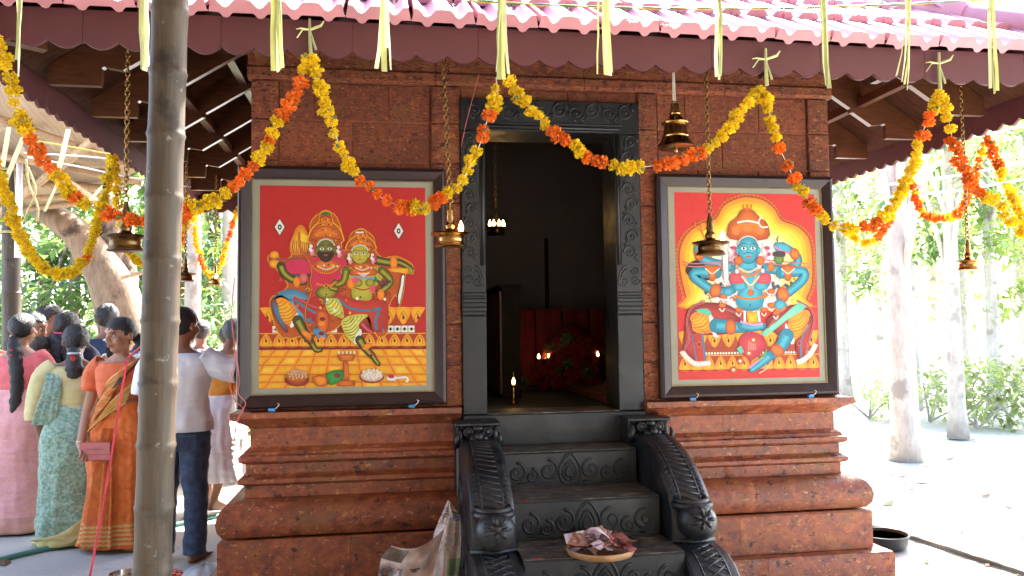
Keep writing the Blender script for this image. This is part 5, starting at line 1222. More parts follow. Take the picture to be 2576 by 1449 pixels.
# ------------------------------------------------------------------ crumpled newspapers by the stair
def paper(name, label, outline_fn, nu, nv, colfn, seed):
    mb = MB(); mb.c = []; G = [[outline_fn(i/nu, j/nv) for i in range(nu+1)] for j in range(nv+1)]
    for j in range(nv):
        for i in range(nu):
            mb.add([G[j][i], G[j][i+1], G[j+1][i+1], G[j+1][i]], [(0, 1, 2, 3)], colfn(i/nu, j/nv))
    return tag(mb.build(name, M['cmat']), label, 'newspaper', 'crumpled newspapers by the stair')
PAP = srgb(196, 182, 178); PAPD = srgb(158, 130, 116)
def out1(u, v):
    # upright folded sheet leaning on the balustrade: u across, v up
    l = [(1085, 1470), (1080, 1410), (1092, 1340), (1112, 1290), (1127, 1258)]; rr_ = [(1150, 1470), (1158, 1400), (1160, 1340), (1158, 1300), (1132, 1262)]
    f = v*4; i = min(3, int(f)); w_ = f-i
    x = (l[i][0]*(1-w_)+l[i+1][0]*w_)*(1-u)+(rr_[i][0]*(1-w_)+rr_[i+1][0]*w_)*u; y = (l[i][1]*(1-w_)+l[i+1][1]*w_)*(1-u)+(rr_[i][1]*(1-w_)+rr_[i+1][1]*w_)*u
    return P(x, y, -.62+.05*abs(u-.45)*2+.03*noise.noise((u*4, v*5, 1))-.12*(1-v))
def col1(u, v):
    if .78 < v < .81 and u > .5: return srgb(70, 104, 62)
    if .66 < v < .75 and u > .45 and noise.noise((u*38, v*30, 3)) > -.05: return srgb(96, 116, 172)
    if u < .38 and .6 < v < .86 and noise.noise((u*30, v*44, 5)) > .02: return srgb(110, 100, 104)
    if u > .55 and .08 < v < .22: return srgb(124, 148, 116)
    if .25 < v < .6 and noise.noise((u*14, v*50, 8)) > .28: return srgb(150, 138, 136)
    return mixc(PAP, PAPD, .3+.3*noise.noise((u*3, v*3, 2)))
paper('newspaper_sheet', 'newspaper with blue and green print standing folded against the left balustrade', out1, 26, 46, col1, 1)
def out2(u, v):
    l = [(950, 1490), (952, 1440), (960, 1400), (985, 1372)]; rr_ = [(1090, 1490), (1090, 1440), (1100, 1395), (1118, 1330)]
    f = v*3; i = min(2, int(f)); w_ = f-i
    x = (l[i][0]*(1-w_)+l[i+1][0]*w_)*(1-u)+(rr_[i][0]*(1-w_)+rr_[i+1][0]*w_)*u; y = (l[i][1]*(1-w_)+l[i+1][1]*w_)*(1-u)+(rr_[i][1]*(1-w_)+rr_[i+1][1]*w_)*u
    y += 26*math.sin(u*math.pi)*v
    return P(x, y, -.78+.10*noise.noise((u*3.5, v*3.2, 4))+.16*abs(u-.35)-.1*(1-v))
def col2(u, v):
    if u < .35 and .62 < v < .93: return srgb(92, 80, 66)
    if u < .4 and v < .5 and noise.noise((u*26, v*8, 3)) > .0: return srgb(110, 104, 112)
    if (u-.62)**2*8+(v-.45)**2*40 < .09: return srgb(84, 56, 50)
    return mixc(PAPD, PAP, .25+.5*noise.noise((u*4, v*4, 7)))
paper('newspaper_heap', 'brown crumpled newspaper lying on the base of the laterite plinth', out2, 22, 22, col2, 2)
# ------------------------------------------------------------------ hoses, bowl, strings, bags
def hose(label, pts, r_, m): return tag(MB().tube(smooth_open([tuple(p) for p in pts], 6), r_, 8).build('garden_hose', M[m], smooth='all'), label, 'hose', 'hoses on the ground')
gp = lambda x, y: PZ(x, y, .018)
hose('green hose lying on the pale ground past the crowd\'s feet', [gp(-160, 1455), gp(0, 1408), gp(120, 1380), gp(235, 1360), gp(330, 1342), gp(480, 1312), gp(590, 1288), gp(640, 1270)], .019, 'hose')
hose('dark hose running over the sunlit ground from the bowl', [gp(2180, 1322), gp(2240, 1336), gp(2330, 1362), gp(2440, 1398), gp(2560, 1436), gp(2700, 1480)], .016, 'hose_dark')
bw = PZ(2222, 1378, 0); bowl = thing('black_bowl', bw, 'black rubber bowl on the ground at the right corner of the plinth', 'bowl')
MB().lathe([(0, .002), (.11, .002), (.15, .02), (.165, .09), (.172, .10), (.160, .10), (.145, .035), (.10, .018), (0, .018)], bw, 26).build('shell', M['black_pl'], bowl, smooth=45)
MB().lathe([(0, .082), (.150, .082)], bw, 24).build('water', simple('bowl_water', (.10, .16, .18), .05), bowl)
s0 = P(325, 930, -.9); tag(MB().tube(smooth_open([tuple(P(322, 900, -.9)), tuple(P(303, 1000, -.92)), tuple(P(280, 1150, -.98)), tuple(P(250, 1320, -1.05)), tuple(P(222, 1470, -1.1)), tuple(PZ(200, 1560, .0))], 6), .0045, 6).build('red_cord', M['redstring'], smooth='all'), 'slack red cord slanting down left of the near bamboo pole', 'cord')
tag(MB().tube(smooth_open([tuple(P(322, 900, -.9)), tuple(P(345, 880, -.95)), tuple(P(380, 850, -1.2)), tuple((-.66, -2.21, 1.52))], 5), .0045, 5).build('red_cord', M['redstring'], smooth='all'), 'short red cord tied from the slack cord to the pole', 'cord')
pw_ = [[(590, 700), (583, 800), (592, 900), (578, 960), (590, 1005), (612, 1030), (598, 1060), (590, 1100), (604, 1150), (600, 1200)], [(592, 880), (602, 950), (600, 990), (618, 1015), (600, 1050), (592, 1090)]]
for i, pts in enumerate(pw_): tag(MB().tube(smooth_open([tuple(P(x, y, -.10-.02*i)) for x, y in pts], 5), .0028, 5).build('pink_wire', M['pinkwire'], smooth='all'), ('long pink wire dangling at the left edge of the two-figure painting', 'short looped pink wire at the left edge of the two-figure painting')[i], 'wire')
hw = [P(1205, 185, -.06), P(1188, 250, -.055), P(1170, 320, -.05), P(1160, 370, -.05)]
tag(MB().tube(hw, .0022, 4).build('thin_wire', M['pinkwire']), 'thin wire slanting across the top left corner of the door frame', 'wire')
# things on the ground at the foot of the near pole
sb = PZ(312, 1472); tag(MB().lathe([(0, 0), (.05, .0), (.075, .03), (.085, .075), (.08, .075), (.07, .035), (0, .01)], sb, 22).build('steel_bowl', M['steel'], smooth=45), 'shiny steel bowl on the ground left of the near pole', 'bowl')
rb = PZ(432, 1468); q = MB(); q.c = []
rings = []
for k in range(9):
    th = k/8*math.pi/2; rings.append([(rb.x+.10*math.cos(th)*math.cos(a)*(1+.05*math.sin(a*9)), rb.y+.10*math.cos(th)*math.sin(a)*(1+.05*math.sin(a*9)), .085*math.sin(th)) for a in [i*2*math.pi/28 for i in range(28)]])
for k in range(8):
    for i in range(28):
        q.add([rings[k][i], rings[k][(i+1) % 28], rings[k+1][(i+1) % 28], rings[k+1][i]], [(0, 1, 2, 3)], srgb(190, 40, 36) if (i//2+k) % 2 else srgb(216, 160, 130))
tag(q.build('cloth_bundle', M['ccloth'], smooth='all'), 'red patterned cloth bundle on the ground right of the near pole', 'bundle')
pb = PZ(515, 1462); q = MB(); rings = []
for k in range(10):
    th = k/9*math.pi/2; rings.append([(pb.x+.17*math.cos(th)*math.cos(a)*(1+.22*noise.noise((math.cos(a)*2, math.sin(a)*2, th*2))), pb.y+.12*math.cos(th)*math.sin(a)*(1+.25*noise.noise((math.cos(a)*3, math.sin(a)*3, th*3+5))), .10*math.sin(th)*(1+.3*noise.noise((math.cos(a)*4, math.sin(a)*4, 9)))) for a in [i*2*math.pi/30 for i in range(30)]])
tag(q.loft(rings, cap=False).build('plastic_bag', M['plasticbag'], smooth='all'), 'crumpled translucent plastic bag on the ground by the plinth corner', 'bag')
# ------------------------------------------------------------------ bamboo poles, canopies
def bamboo_pole(name, a, b_, r0, r1, label, m='bamboo', node=.33, group=None, cat='pole', seed=0):
    r = random.Random(seed); a, b_ = Vector(a), Vector(b_); L = (b_-a).length; mb = MB(); pts = []; rr = []
    n = max(3, int(L/node)); d = (b_-a)
    wob = lambda t: Vector((.012*math.sin(t*5+seed), .01*math.sin(t*4+seed*2), 0))*(1 if L > 1.5 and seed != 1 else 0)
    for i in range(n):
        t0, t1 = i/n, (i+1)/n; ra = r0+(r1-r0)*t0; q = .014/L
        for t, k in ((t0+q, 1.0), ((t0+t1)/2, .975), (t1-q*1.4, 1.0), (t1-q*.5, 1.075), (t1, 1.02)):
            pts.append(a+d*t+wob(t)); rr.append(ra*k*(1+r.uniform(-.008, .008)))
    mb.tube(pts, rr, 20); o = mb.build(name, M[m], smooth=60); return tag(o, label, cat, group)
bamboo_pole('bamboo_pole', (-.675, -2.225, 0), (-.552, -2.455, 3.45), .052, .046, 'thick grey bamboo pole standing close in front of the left painting', 'bamboo', .165, seed=1)
# back pole with tube light
bp = PD(35, 1000, 7.8); bt = PD(28, 270, 7.8)
bx = bp+(bp-bt)*(bp.z/(bt.z-bp.z)); bamboo_pole('bamboo_pole', (bx.x, bx.y, 0), bt+(bt-bp)*.06,   .086, .080, 'thick bamboo pole behind the pink-sari woman with a tube light tied to it', 'bamboo', .45, seed=2)
tlp = thing('tube_light', PD(47, 640, 7.55), 'white fluorescent tube light tied to the far bamboo pole', 'tube light')
a, b_ = PD(47, 378, 7.55), PD(50, 638, 7.55)
MB().tube([a, b_], .022, 10).build('tube', M['tubewhite'], tlp, smooth='all')
MB().box((a.x-.025, a.y+.012, b_.z-.04), (a.x+.025, a.y+.04, a.z+.04)).build('batten', M['tubewhite'], tlp)
for y in (432, 588):
    c = PD(32, y, 7.8); q = MB(); [q.torus((c.x, c.y, c.z+k*.012), .102, .006, 'z', 20, 5, (1.1, 1.1)) for k in range(2)]; q.build('tie', M['rope'], tlp)
# rope lashing at the crossing
lc = PD(28, 300, 7.8); q = MB()
for k in range(10): q.torus((lc.x+rnd.uniform(-.01, .01), lc.y, lc.z-.12+k*.026), .10, .007, 'z', 18, 5, (1+rnd.uniform(0, .15), 1.1))
for k in range(6):
    x = lc.x+rnd.uniform(-.06, .15); q.tube([(x, lc.y-.09, lc.z-.05), (x+rnd.uniform(-.05, .05), lc.y-.1, lc.z-.4), (x+rnd.uniform(-.05, .1), lc.y-.1, lc.z-.75)], .004, 4)
tag(q.build('rope_lashing', M['rope'], smooth='all'), 'coir rope lashing round the top of the far bamboo pole', 'rope')
def tarp_mat():
    m, nt, b = newmat('tan_tarpaulin'); v = worldpos(nt); n = noi(nt, v, 2.2, 5); c = ramp(nt, n, [(.3, (.20, .14, .085)), (.7, (.27, .20, .13))])
    w = nt.nodes.new('ShaderNodeTexWave'); w.inputs['Scale'].default_value = 5; w.inputs['Distortion'].default_value = 4; nt.links.new(v, w.inputs[0])
    nt.links.new(c, b.inputs['Base Color']); b.inputs['Roughness'].default_value = .55; bump(nt, b, w.outputs['Fac'], .25, .02)
    tr = nt.nodes.new('ShaderNodeBsdfTranslucent'); nt.links.new(c, tr.inputs[0]); ms = nt.nodes.new('ShaderNodeMixShader'); ms.inputs[0].default_value = .07
    nt.links.new(b.outputs[0], ms.inputs[1]); nt.links.new(tr.outputs[0], ms.inputs[2]); nt.links.new(ms.outputs[0], nt.nodes['Material Output'].inputs[0]); return m
M['tarp'] = tarp_mat()
def tarp_sheet(c00, c10, c11, c01, nu, nv, label, sag=.08, name='tarpaulin', seed=0):
    c00, c10, c11, c01 = map(Vector, (c00, c10, c11, c01)); mb = MB(); rings = []
    for j in range(nv+1):
        v = j/nv; row_ = []
        for i in range(nu+1):
            u = i/nu; p = (c00*(1-u)+c10*u)*(1-v)+(c01*(1-u)+c11*u)*v
            p = p+Vector((0, 0, -sag*math.sin(u*math.pi*4)**2*.5+.03*noise.noise((u*7, v*7, seed))))
            row_.append(p)
        rings.append(row_)
    mb.loft(rings, closed=False); o = mb.build(name, M['tarp'], smooth='all'); return tag(o, label, 'tarpaulin')
LT = [PD(-900, 640, 10.5), PD(215, 497, 9.2), PD(420, 395, 6.9), PD(-700, -250, 5.0)]
# left canopy: rises towards the viewer
tarp_sheet(LT[0], LT[1], (LT[2].x, LT[2].y, LT[2].z), LT[3], 24, 16, 'tan tarpaulin canopy stretched over the crowd beside the shrine', .10, seed=1)
def on_tarp(u, v, dz=-.07):
    p = (LT[0]*(1-u)+LT[1]*u)*(1-v)+(LT[3]*(1-u)+LT[2]*u)*v; return p+Vector((0, 0, dz))
for i, v in enumerate((.06, .26, .46, .66, .84)):
    bamboo_pole('canopy_pole', on_tarp(.0, v), on_tarp(1.02, v), .040, .034, 'tan bamboo batten carrying the tarpaulin over the crowd', 'bamboo_y', .4, 'battens under the left tarpaulin', 'pole', 5+i)
for i, u in enumerate((.52, .80)):
    bamboo_pole('canopy_pole', on_tarp(u, -.02, -.15), on_tarp(u, 1.0, -.15), .042, .036, ('tan bamboo cross beam under the tarpaulin farther from the shrine', 'tan bamboo cross beam under the tarpaulin nearer to the shrine')[i], 'bamboo_y', .4, None, 'pole', 15+i)
bamboo_pole('canopy_pole', PD(-200, 250, 7.6), PD(345, 392, 7.4), .062, .054, 'thick sunlit bamboo beam running from the far pole to the eave', 'bamboo_y', .45, None, 'pole', 21)
bamboo_pole('canopy_pole', PD(-160, 350, 7.65), PD(300, 405, 7.5), .038, .033, 'thin sunlit bamboo beam just below the thick one', 'bamboo_y', .4, None, 'pole', 22)
bamboo_pole('canopy_pole', PD(52, 375, 6.6), PD(262, 520, 8.4), .034, .03, 'slanting bamboo brace under the tarpaulin', 'bamboo_y', .4, None, 'pole', 23)
# loose strips and cords hanging under the left canopy
for i, (x0, y0, x1, y1, d, w) in enumerate(((22, 320, 6, 420, 5.2, .028), (58, 345, 8, 470, 5.2, .03), (172, 325, 145, 440, 5.9, .034), (152, 445, 112, 532, 5.9, .02), (262, 465, 225, 505, 6.2, .03))):
    t = MB(); pts = [PD(x0+(x1-x0)*u, y0+(y1-y0)*u, d) for u in (0, .33, .66, 1)]; ribbon(t, pts, w, .3)
    tag(t.build('palm_strip', M['strip_pale']), 'loose pale palm strip dangling under the left tarpaulin', 'palm strip', 'loose strips under the left tarpaulin')
for i, (pts, m, lab) in enumerate((([(60, 350), (180, 370), (310, 395)], 'wire_y', 'yellow cable strung from the far pole to the side eave'), ([(62, 385), (190, 392), (330, 405)], 'white_string', 'pale cord strung below the yellow cable'), ([(70, 395), (200, 420), (370, 455), (480, 470)], 'white_string', 'sagging pale cord under the tarpaulin'), ([(70, 420), (90, 480), (70, 530), (60, 560)], 'rope', 'loose coir cord dangling by the tube light'), ([(66, 400), (72, 460), (95, 520), (92, 560)], 'rope', 'second loose coir cord dangling under the tarpaulin'))):
    tag(MB().tube(smooth_open([tuple(PD(x, y, 6.0)) for x, y in pts], 5), .006 if i < 3 else .008, 5).build('cord', M[m], smooth='all'), lab, 'cord')
# front canopy over the forecourt, carried by the near pole: unseen sheet widened, and let down low at left and behind, to block light
def canopy_z(x, y):
    z = 3.62-.02*max(0, 3-x)
    z -= max(0, -5.0-x)*.42; z -= max(0, -8.5-y)*.55
    return max(.9, z)
mb = MB(); rings = []
for j in range(29):
    y = -1.38-j*.46
    rings.append([(x, y, canopy_z(x, y)-.05*math.sin(x*1.6)**2+.02*noise.noise((x, y, 4))) for x in [-10.6+i*.515 for i in range(33)]])
mb.loft(rings, closed=False); tag(mb.build('tarpaulin', M['tarp'], smooth='all'), 'tan tarpaulin canopy over the forecourt, held up by the near pole', 'tarpaulin')
bamboo_pole('canopy_pole', (-5.0, -2.47, 3.36), (4.5, -2.47, 3.56), .04, .036, 'bamboo beam lashed across the top of the near pole', 'bamboo_y', .4, None, 'pole', 31)
for i, (x, y) in enumerate(((4.3, -2.5), (-10.2, -2.5), (4.3, -13.9), (-10.2, -13.9))): bamboo_pole('bamboo_pole', (x, y, 0), (x, y, canopy_z(x, y)), .05, .045, 'grey bamboo corner pole of the forecourt tarpaulin', 'bamboo', .36, 'corner poles of the forecourt canopy', 'pole', 41+i)
# ------------------------------------------------------------------ people
def hair_mat(name, c):
    m, nt, b = newmat(name); v = coords(nt, (60, 60, 9)); n = noi(nt, v, 2.0, 4, .6)
    nt.links.new(ramp(nt, n, [(.3, tuple(x*.6 for x in c)), (.7, tuple(min(1, x*1.7) for x in c))]), b.inputs['Base Color'])
    b.inputs['Roughness'].default_value = .5; bump(nt, b, n, .9, .012); return m
HB = hair_mat('black_hair', (.012, .011, .013)); HG = hair_mat('grey_hair', (.10, .105, .115)); HS = hair_mat('salt_pepper_hair', (.06, .06, .065))
SK = {'a': simple('skin_a', (.37, .185, .11), .48, var=.08, scale=9), 'b': simple('skin_b', (.25, .115, .065), .48, var=.08, scale=9), 'c': simple('skin_c', (.42, .23, .14), .48, var=.08, scale=9)}
LIP = simple('lips', (.22, .06, .05), .4, var=.05); EYW = simple('eye_white', (.6, .58, .55), .3, var=.02); EYB = simple('iris', (.012, .008, .006), .2, var=.02)
def cloth(name, c, c2=None, sc=30, rough=.8, border=None, stripes=None, fold=.3, stretch=(1, 1, 1)):
    """border: (z0, z1, colour, n stripes) above the ground; c2: woven second colour"""
    m, nt, b = newmat(name); v = worldpos(nt); n = noi(nt, worldpos(nt, stretch), sc, 4, .6); w = noi(nt, v, 4, 3)
    o = ramp(nt, n, [(.38, c), (.62, c2 or tuple(min(1, x*1.12) for x in c))]); o = mix(nt, .10, o, ramp(nt, w, [(.3, tuple(x*.75 for x in c)), (.7, tuple(min(1, x*1.15) for x in c))]))
    if border:
        g = nt.nodes.new('ShaderNodeNewGeometry'); s = nt.nodes.new('ShaderNodeSeparateXYZ'); nt.links.new(g.outputs['Position'], s.inputs[0])
        mr = nt.nodes.new('ShaderNodeMapRange'); mr.inputs[1].default_value = border[0]; mr.inputs[2].default_value = border[1]; nt.links.new(s.outputs[2], mr.inputs[0])
        mm = nt.nodes.new('ShaderNodeMath'); mm.operation = 'MULTIPLY'; mm.inputs[1].default_value = border[3]; nt.links.new(mr.outputs[0], mm.inputs[0])
        fr_ = nt.nodes.new('ShaderNodeMath'); fr_.operation = 'FRACT'; nt.links.new(mm.outputs[0], fr_.inputs[0])
        gt = nt.nodes.new('ShaderNodeMath'); gt.operation = 'GREATER_THAN'; gt.inputs[1].default_value = .42 if border[3] > 1 else -1; nt.links.new(fr_.outputs[0], gt.inputs[0])
        ins = nt.nodes.new('ShaderNodeMath'); ins.operation = 'LESS_THAN'; ins.inputs[1].default_value = .999; nt.links.new(mr.outputs[0], ins.inputs[0])
        ml = nt.nodes.new('ShaderNodeMath'); ml.operation = 'MULTIPLY'; nt.links.new(gt.outputs[0], ml.inputs[0]); nt.links.new(ins.outputs[0], ml.inputs[1])
        o = mix(nt, ml.outputs[0], o, border[2])
    nt.links.new(o, b.inputs['Base Color']); b.inputs['Roughness'].default_value = rough; b.inputs['Sheen Weight'].default_value = .15
    v3 = worldpos(nt, (1.6, 1.6, .55)); fo = noi(nt, v3, 7, 1, .4); f2 = noi(nt, worldpos(nt, (.6, .6, 2.4)), 8, 1, .4)
    ad = nt.nodes.new('ShaderNodeMath'); ad.operation = 'ADD'; nt.links.new(fo, ad.inputs[0]); nt.links.new(f2, ad.inputs[1])
    bump(nt, b, ad.outputs[0], fold*1.9, .035); return m
def capsule(mb, a, b_, ra, rb, n=10):
    a, b_ = Vector(a), Vector(b_); d = (b_-a); L = d.length; t = d/L if L > 1e-5 else Vector((0, 0, 1))
    pts = []; rr = []
    for k in range(4): th = math.pi/2*(1-k/4); pts.append(a-t*ra*math.sin(th)); rr.append(max(ra*math.cos(th), .0008))
    for u in (0, .33, .66, 1): pts.append(a+d*u); rr.append(ra+(rb-ra)*u)
    for k in range(1, 5): th = math.pi/2*k/4; pts.append(b_+t*rb*math.sin(th)); rr.append(max(rb*math.cos(th), .0008))
    mb.tube(pts, rr, n)
def remesh(mb, name, vox, m, parent, it=5):
    me = mb.mesh(name); o = bpy.data.objects.new('tmp', me); col.objects.link(o)
    md = o.modifiers.new('r', 'REMESH'); md.mode = 'VOXEL'; md.voxel_size = vox; md.use_smooth_shade = True
    ms = o.modifiers.new('s', 'SMOOTH'); ms.factor = .5; ms.iterations = it
    dg = bpy.context.evaluated_depsgraph_get(); me2 = bpy.data.meshes.new_from_object(o.evaluated_get(dg)); me2.name = name
    bpy.data.objects.remove(o); bpy.data.meshes.remove(me); me2.materials.clear(); me2.materials.append(m); me2.shade_smooth()
    return put(name, me2, parent)
class Person:
    def __init__(s, pos, H, head, label, skin='a', lean=0.0, leanside=0.0, hyaw=0.0, hpitch=0.0, girth=1.0):
        s.o = Vector((pos[0], pos[1], 0)); s.H = H; s.h = head; s.skin = SK[skin]; s.lean = lean; s.ls = leanside; s.hy = hyaw; s.hp = hpitch; s.g = girth
        s.t = thing('person', s.o, label, 'person', 'visitors crowding beside the shrine')
        s.l = Vector((math.cos(head), math.sin(head), 0)); s.f = Vector((math.sin(head), -math.cos(head), 0))
        s.body = MB(); s.extra = MB()
    def T(s, a, b, c):
        """left, forward, up in units of the height"""
        H = s.H; k = max(0, c-.5); b2 = b+s.lean*k*1.2; a2 = a+s.ls*k
        return s.o+s.l*(a2*H)+s.f*(b2*H)+Vector((0, 0, (c-.10*s.lean*k)*H))
    def ring(s, c, rx, ry, ca=0, cb=0, n=40, amp=0, nf=9, ph=0):
        out = []
        for i in range(n):
            t = 2*math.pi*i/n; w = 1+amp*math.sin(nf*t+ph+2*math.sin(t*2+ph))+amp*.5*math.sin(nf*2.3*t+ph*2)
            q = 2.4; ct, st = math.cos(t), math.sin(t); x = abs(ct)**(2/q)*math.copysign(1, ct); y = abs(st)**(2/q)*math.copysign(1, st)
            out.append(s.T(ca+rx*x*w, cb+ry*y*w, c))
        return out
    TOR = [(.46, .100, .068), (.50, .102, .070), (.55, .096, .066), (.60, .082, .058), (.64, .080, .058), (.69, .088, .063), (.74, .098, .066), (.78, .106, .060), (.805, .100, .050), (.825, .068, .042), (.845, .036, .036)]
    def torso(s):
        s.body.loft([s.ring(c, rx*s.g, ry*s.g, n=22) for c, rx, ry in s.TOR])
        capsule(s.body, s.T(0, -.004, .82), s.T(0, .006, .885), .033*s.H, .031*s.H, 12)
    def headpt(s, a, b, c):
        """head coordinates: metres/H about the head centre, turned by the head's yaw and pitch"""
        hc = s.T(0, .012, .928)
        ca, sa = math.cos(s.hp), math.sin(s.hp); b2 = b*ca+c*sa; c2 = c*ca-b*sa
        cy, sy = math.cos(s.hy), math.sin(s.hy)
        f2 = s.f*cy+s.l*sy; l2 = s.l*cy-s.f*sy
        return hc+(l2*a+f2*b2+Vector((0, 0, c2+.004)))*s.H*1.13
    def hell(s, mb, c, r, n=14, m=10):
        vs_ = []
        for i in range(m+1):
            th = math.pi*i/m
            for k in range(n):
                ph = 2*math.pi*k/n; vs_.append(s.headpt(c[0]+r[0]*math.sin(th)*math.cos(ph), c[1]+r[1]*math.sin(th)*math.sin(ph), c[2]-r[2]*math.cos(th)))
        mb.add(vs_, [(i*n+k, i*n+(k+1) % n, (i+1)*n+(k+1) % n, (i+1)*n+k) for i in range(m) for k in range(n)])
    def make_head(s, facedet=False, fem=True):
        b = s.body
        s.hell(b, (0, -.004, .014), (.045, .056, .052), 18, 12); s.hell(b, (0, .012, -.022), (.037, .040, .044), 16, 10); s.hell(b, (0, .030, -.052), (.020, .020, .014))
        s.hell(b, (0, .046, .022), (.030, .012, .018)); s.hell(b, (.024, .036, -.016), (.016, .016, .016)); s.hell(b, (-.024, .036, -.016), (.016, .016, .016))
        capsule(b, s.headpt(0, .052, .012), s.headpt(0, .064, -.014), .006*s.H, .0085*s.H, 8); s.hell(b, (0, .058, -.017), (.013, .009, .007)); s.hell(b, (0, .052, -.034), (.016, .009, .008))
        for e in (-1, 1): s.hell(b, (e*.047, -.006, -.006), (.006, .014, .019), 8, 6)
        if facedet:
            lp_ = MB()
            for e in (-1, 1):
                d = MB(); iris = MB(); br = MB()
                s.hell(d, (e*.0185, .0475, .004), (.0105, .006, .0052), 10, 6); s.hell(iris, (e*.0195, .0528, .004), (.0042, .0022, .0044), 8, 6)
                br.tube([s.headpt(e*.006, .0545, .0145), s.headpt(e*.018, .053, .0185), s.headpt(e*.031, .044, .0145)], [.003*1.6, .0034*1.6, .0014*1.6], 5); br.tube([s.headpt(e*.008, .0515, .0085), s.headpt(e*.0185, .0535, .0105), s.headpt(e*.030, .045, .006)], [.0016, .0026, .0016], 4)
                ey = d.build('eye', EYW, s.t, smooth='all'); iris.build('iris', EYB, ey, smooth='all'); br.build('eyebrow', HB, s.t, smooth='all')
            lp_.tube([s.headpt(-.014, .0555, -.0335), s.headpt(-.005, .0615, -.0312), s.headpt(0, .0615, -.0322), s.headpt(.005, .0615, -.0312), s.headpt(.014, .0555, -.0335)], [.0015, .0042, .004, .0042, .0015], 6)
            lp_.tube([s.headpt(-.012, .0555, -.036), s.headpt(0, .0605, -.0385), s.headpt(.012, .0555, -.036)], [.0015, .005, .0015], 6)
            lp_.build('lips', LIP, s.t, smooth='all')
    def hair(s, m, line=.030, thick=1.10, low=-.045, back=.0, rough=.006, part=False, ears=True, seed=0, fr=.55, side=.062):
        """cap of hair over the skull: hairline height in front, lowest reach at the nape"""
        mb = MB(); n, k = 36, 22; V = {}; 
        def ptv(i, j):
            th = math.pi*j/k*.86; ph = 2*math.pi*i/n
            d = Vector((math.sin(th)*math.cos(ph), math.sin(th)*math.sin(ph), math.cos(th)))
            w = thick*(1+rough*8*noise.noise(d*9+Vector((seed, 0, 0))))
            if part and abs(d.x) < .06 and d.y > -.3: w *= .965
            z_ = .014+.052*w*d.z; a_ = .0455*w*d.x; b_ = -.004+.057*w*d.y
            if d.z < 0: a_ *= 1-.15*d.z*d.z; b_ -= back*abs(d.z)
            return d, (a_, b_, z_)
        vs_ = []; idx = {}; fs = []
        for j in range(k+1):
            for i in range(n):
                d, p = ptv(i, j); idx[(i, j)] = len(vs_); vs_.append(s.headpt(*p))
        for j in range(k):
            for i in range(n):
                d, p = ptv(i+.5, j+.5)
                lim = line if d.y > fr else (line-side*min(1, (fr-d.y)/.75) if d.y > -.2 else low)
                if p[2] > lim: fs.append((idx[(i, j)], idx[((i+1) % n, j)], idx[((i+1) % n, j+1)], idx[(i, j+1)]))
        mb.add(vs_, fs); me = mb.mesh('hair', m, smooth='all')
        bm = bmesh.new(); bm.from_mesh(me); bmesh.ops.delete(bm, geom=[v for v in bm.verts if not v.link_faces], context='VERTS'); bm.to_mesh(me); bm.free(); me.shade_smooth()
        o = put('hair', me, s.t); md = o.modifiers.new('solid', 'SOLIDIFY'); md.thickness = .012; md.offset = -1
        return o
    def tress(s, name, pts, rad, m, n=10, rough=.0, seed=0, sq=.75):
        p = smooth_open([tuple(q) for q in pts], 5); rr_ = []
        L = len(pts)-1
        for i in range(len(p)):
            f_ = i/5; k = min(int(f_), L-1); u = f_-k; r_ = rad[k]*(1-u)+rad[min(k+1, L)]*u; rr_.append(r_*(1+rough*math.sin(i*1.9+seed)))
        mb = MB(); mb.tube(p, rr_, n, sq=sq)
        if rough: mb.v = [tuple(Vector(v)+Vector((noise.noise(Vector(v)*28), noise.noise(Vector(v)*28+Vector((5, 0, 0))), noise.noise(Vector(v)*28+Vector((0, 7, 0)))))*rough*.05) for v in mb.v]
        return mb.build(name, m, s.t, smooth='all')
    def arm(s, side, el, wr, hand=None, grip=0.6, r=1.0):
        """el, wr: elbow and wrist in (left, forward, up) units; side +1 left"""
        sh = (side*.102*s.g, -.004, .79); H = s.H
        capsule(s.body, s.T(*sh), s.T(*el), .031*H*r, .024*H*r, 12); capsule(s.body, s.T(*el), s.T(*wr), .0245*H*r, .0165*H*r, 12)
        e, w = s.T(*el), s.T(*wr); d = (w-e).normalized() if hand is None else (s.T(*hand)-w).normalized()
        palm = w+d*.048*H/1.0; 
        nrm = d.cross(s.f).normalized() if abs(d.dot(s.f)) < .9 else s.l
        side_v = nrm.cross(d).normalized()
        capsule(s.body, w, palm, .0155*H, .019*H, 10)
        for k in range(4):
            off = side_v*(k-1.5)*.0115*H; b0 = palm+off; Lk = (.034, .040, .038, .030)[k]*H
            m1 = b0+d*Lk*.55; m2 = m1+(d*(1-grip)+nrm*grip*side*-1).normalized()*Lk*.6
            m3 = m2+(d*(1-grip*1.5)+nrm*grip*1.3*side*-1).normalized()*Lk*.4
            s.extra.tube([b0-d*.01*H, m1, m2, m3], [.0062*H, .0058*H, .0052*H, .0035*H], 7)
        tb = w+d*.018*H+side_v*-.017*H; s.extra.tube([tb, tb+(d-side_v*.9).normalized()*.022*H, tb+(d*1.3-side_v*.7).normalized()*.042*H], [.0075*H, .0065*H, .0045*H], 7)
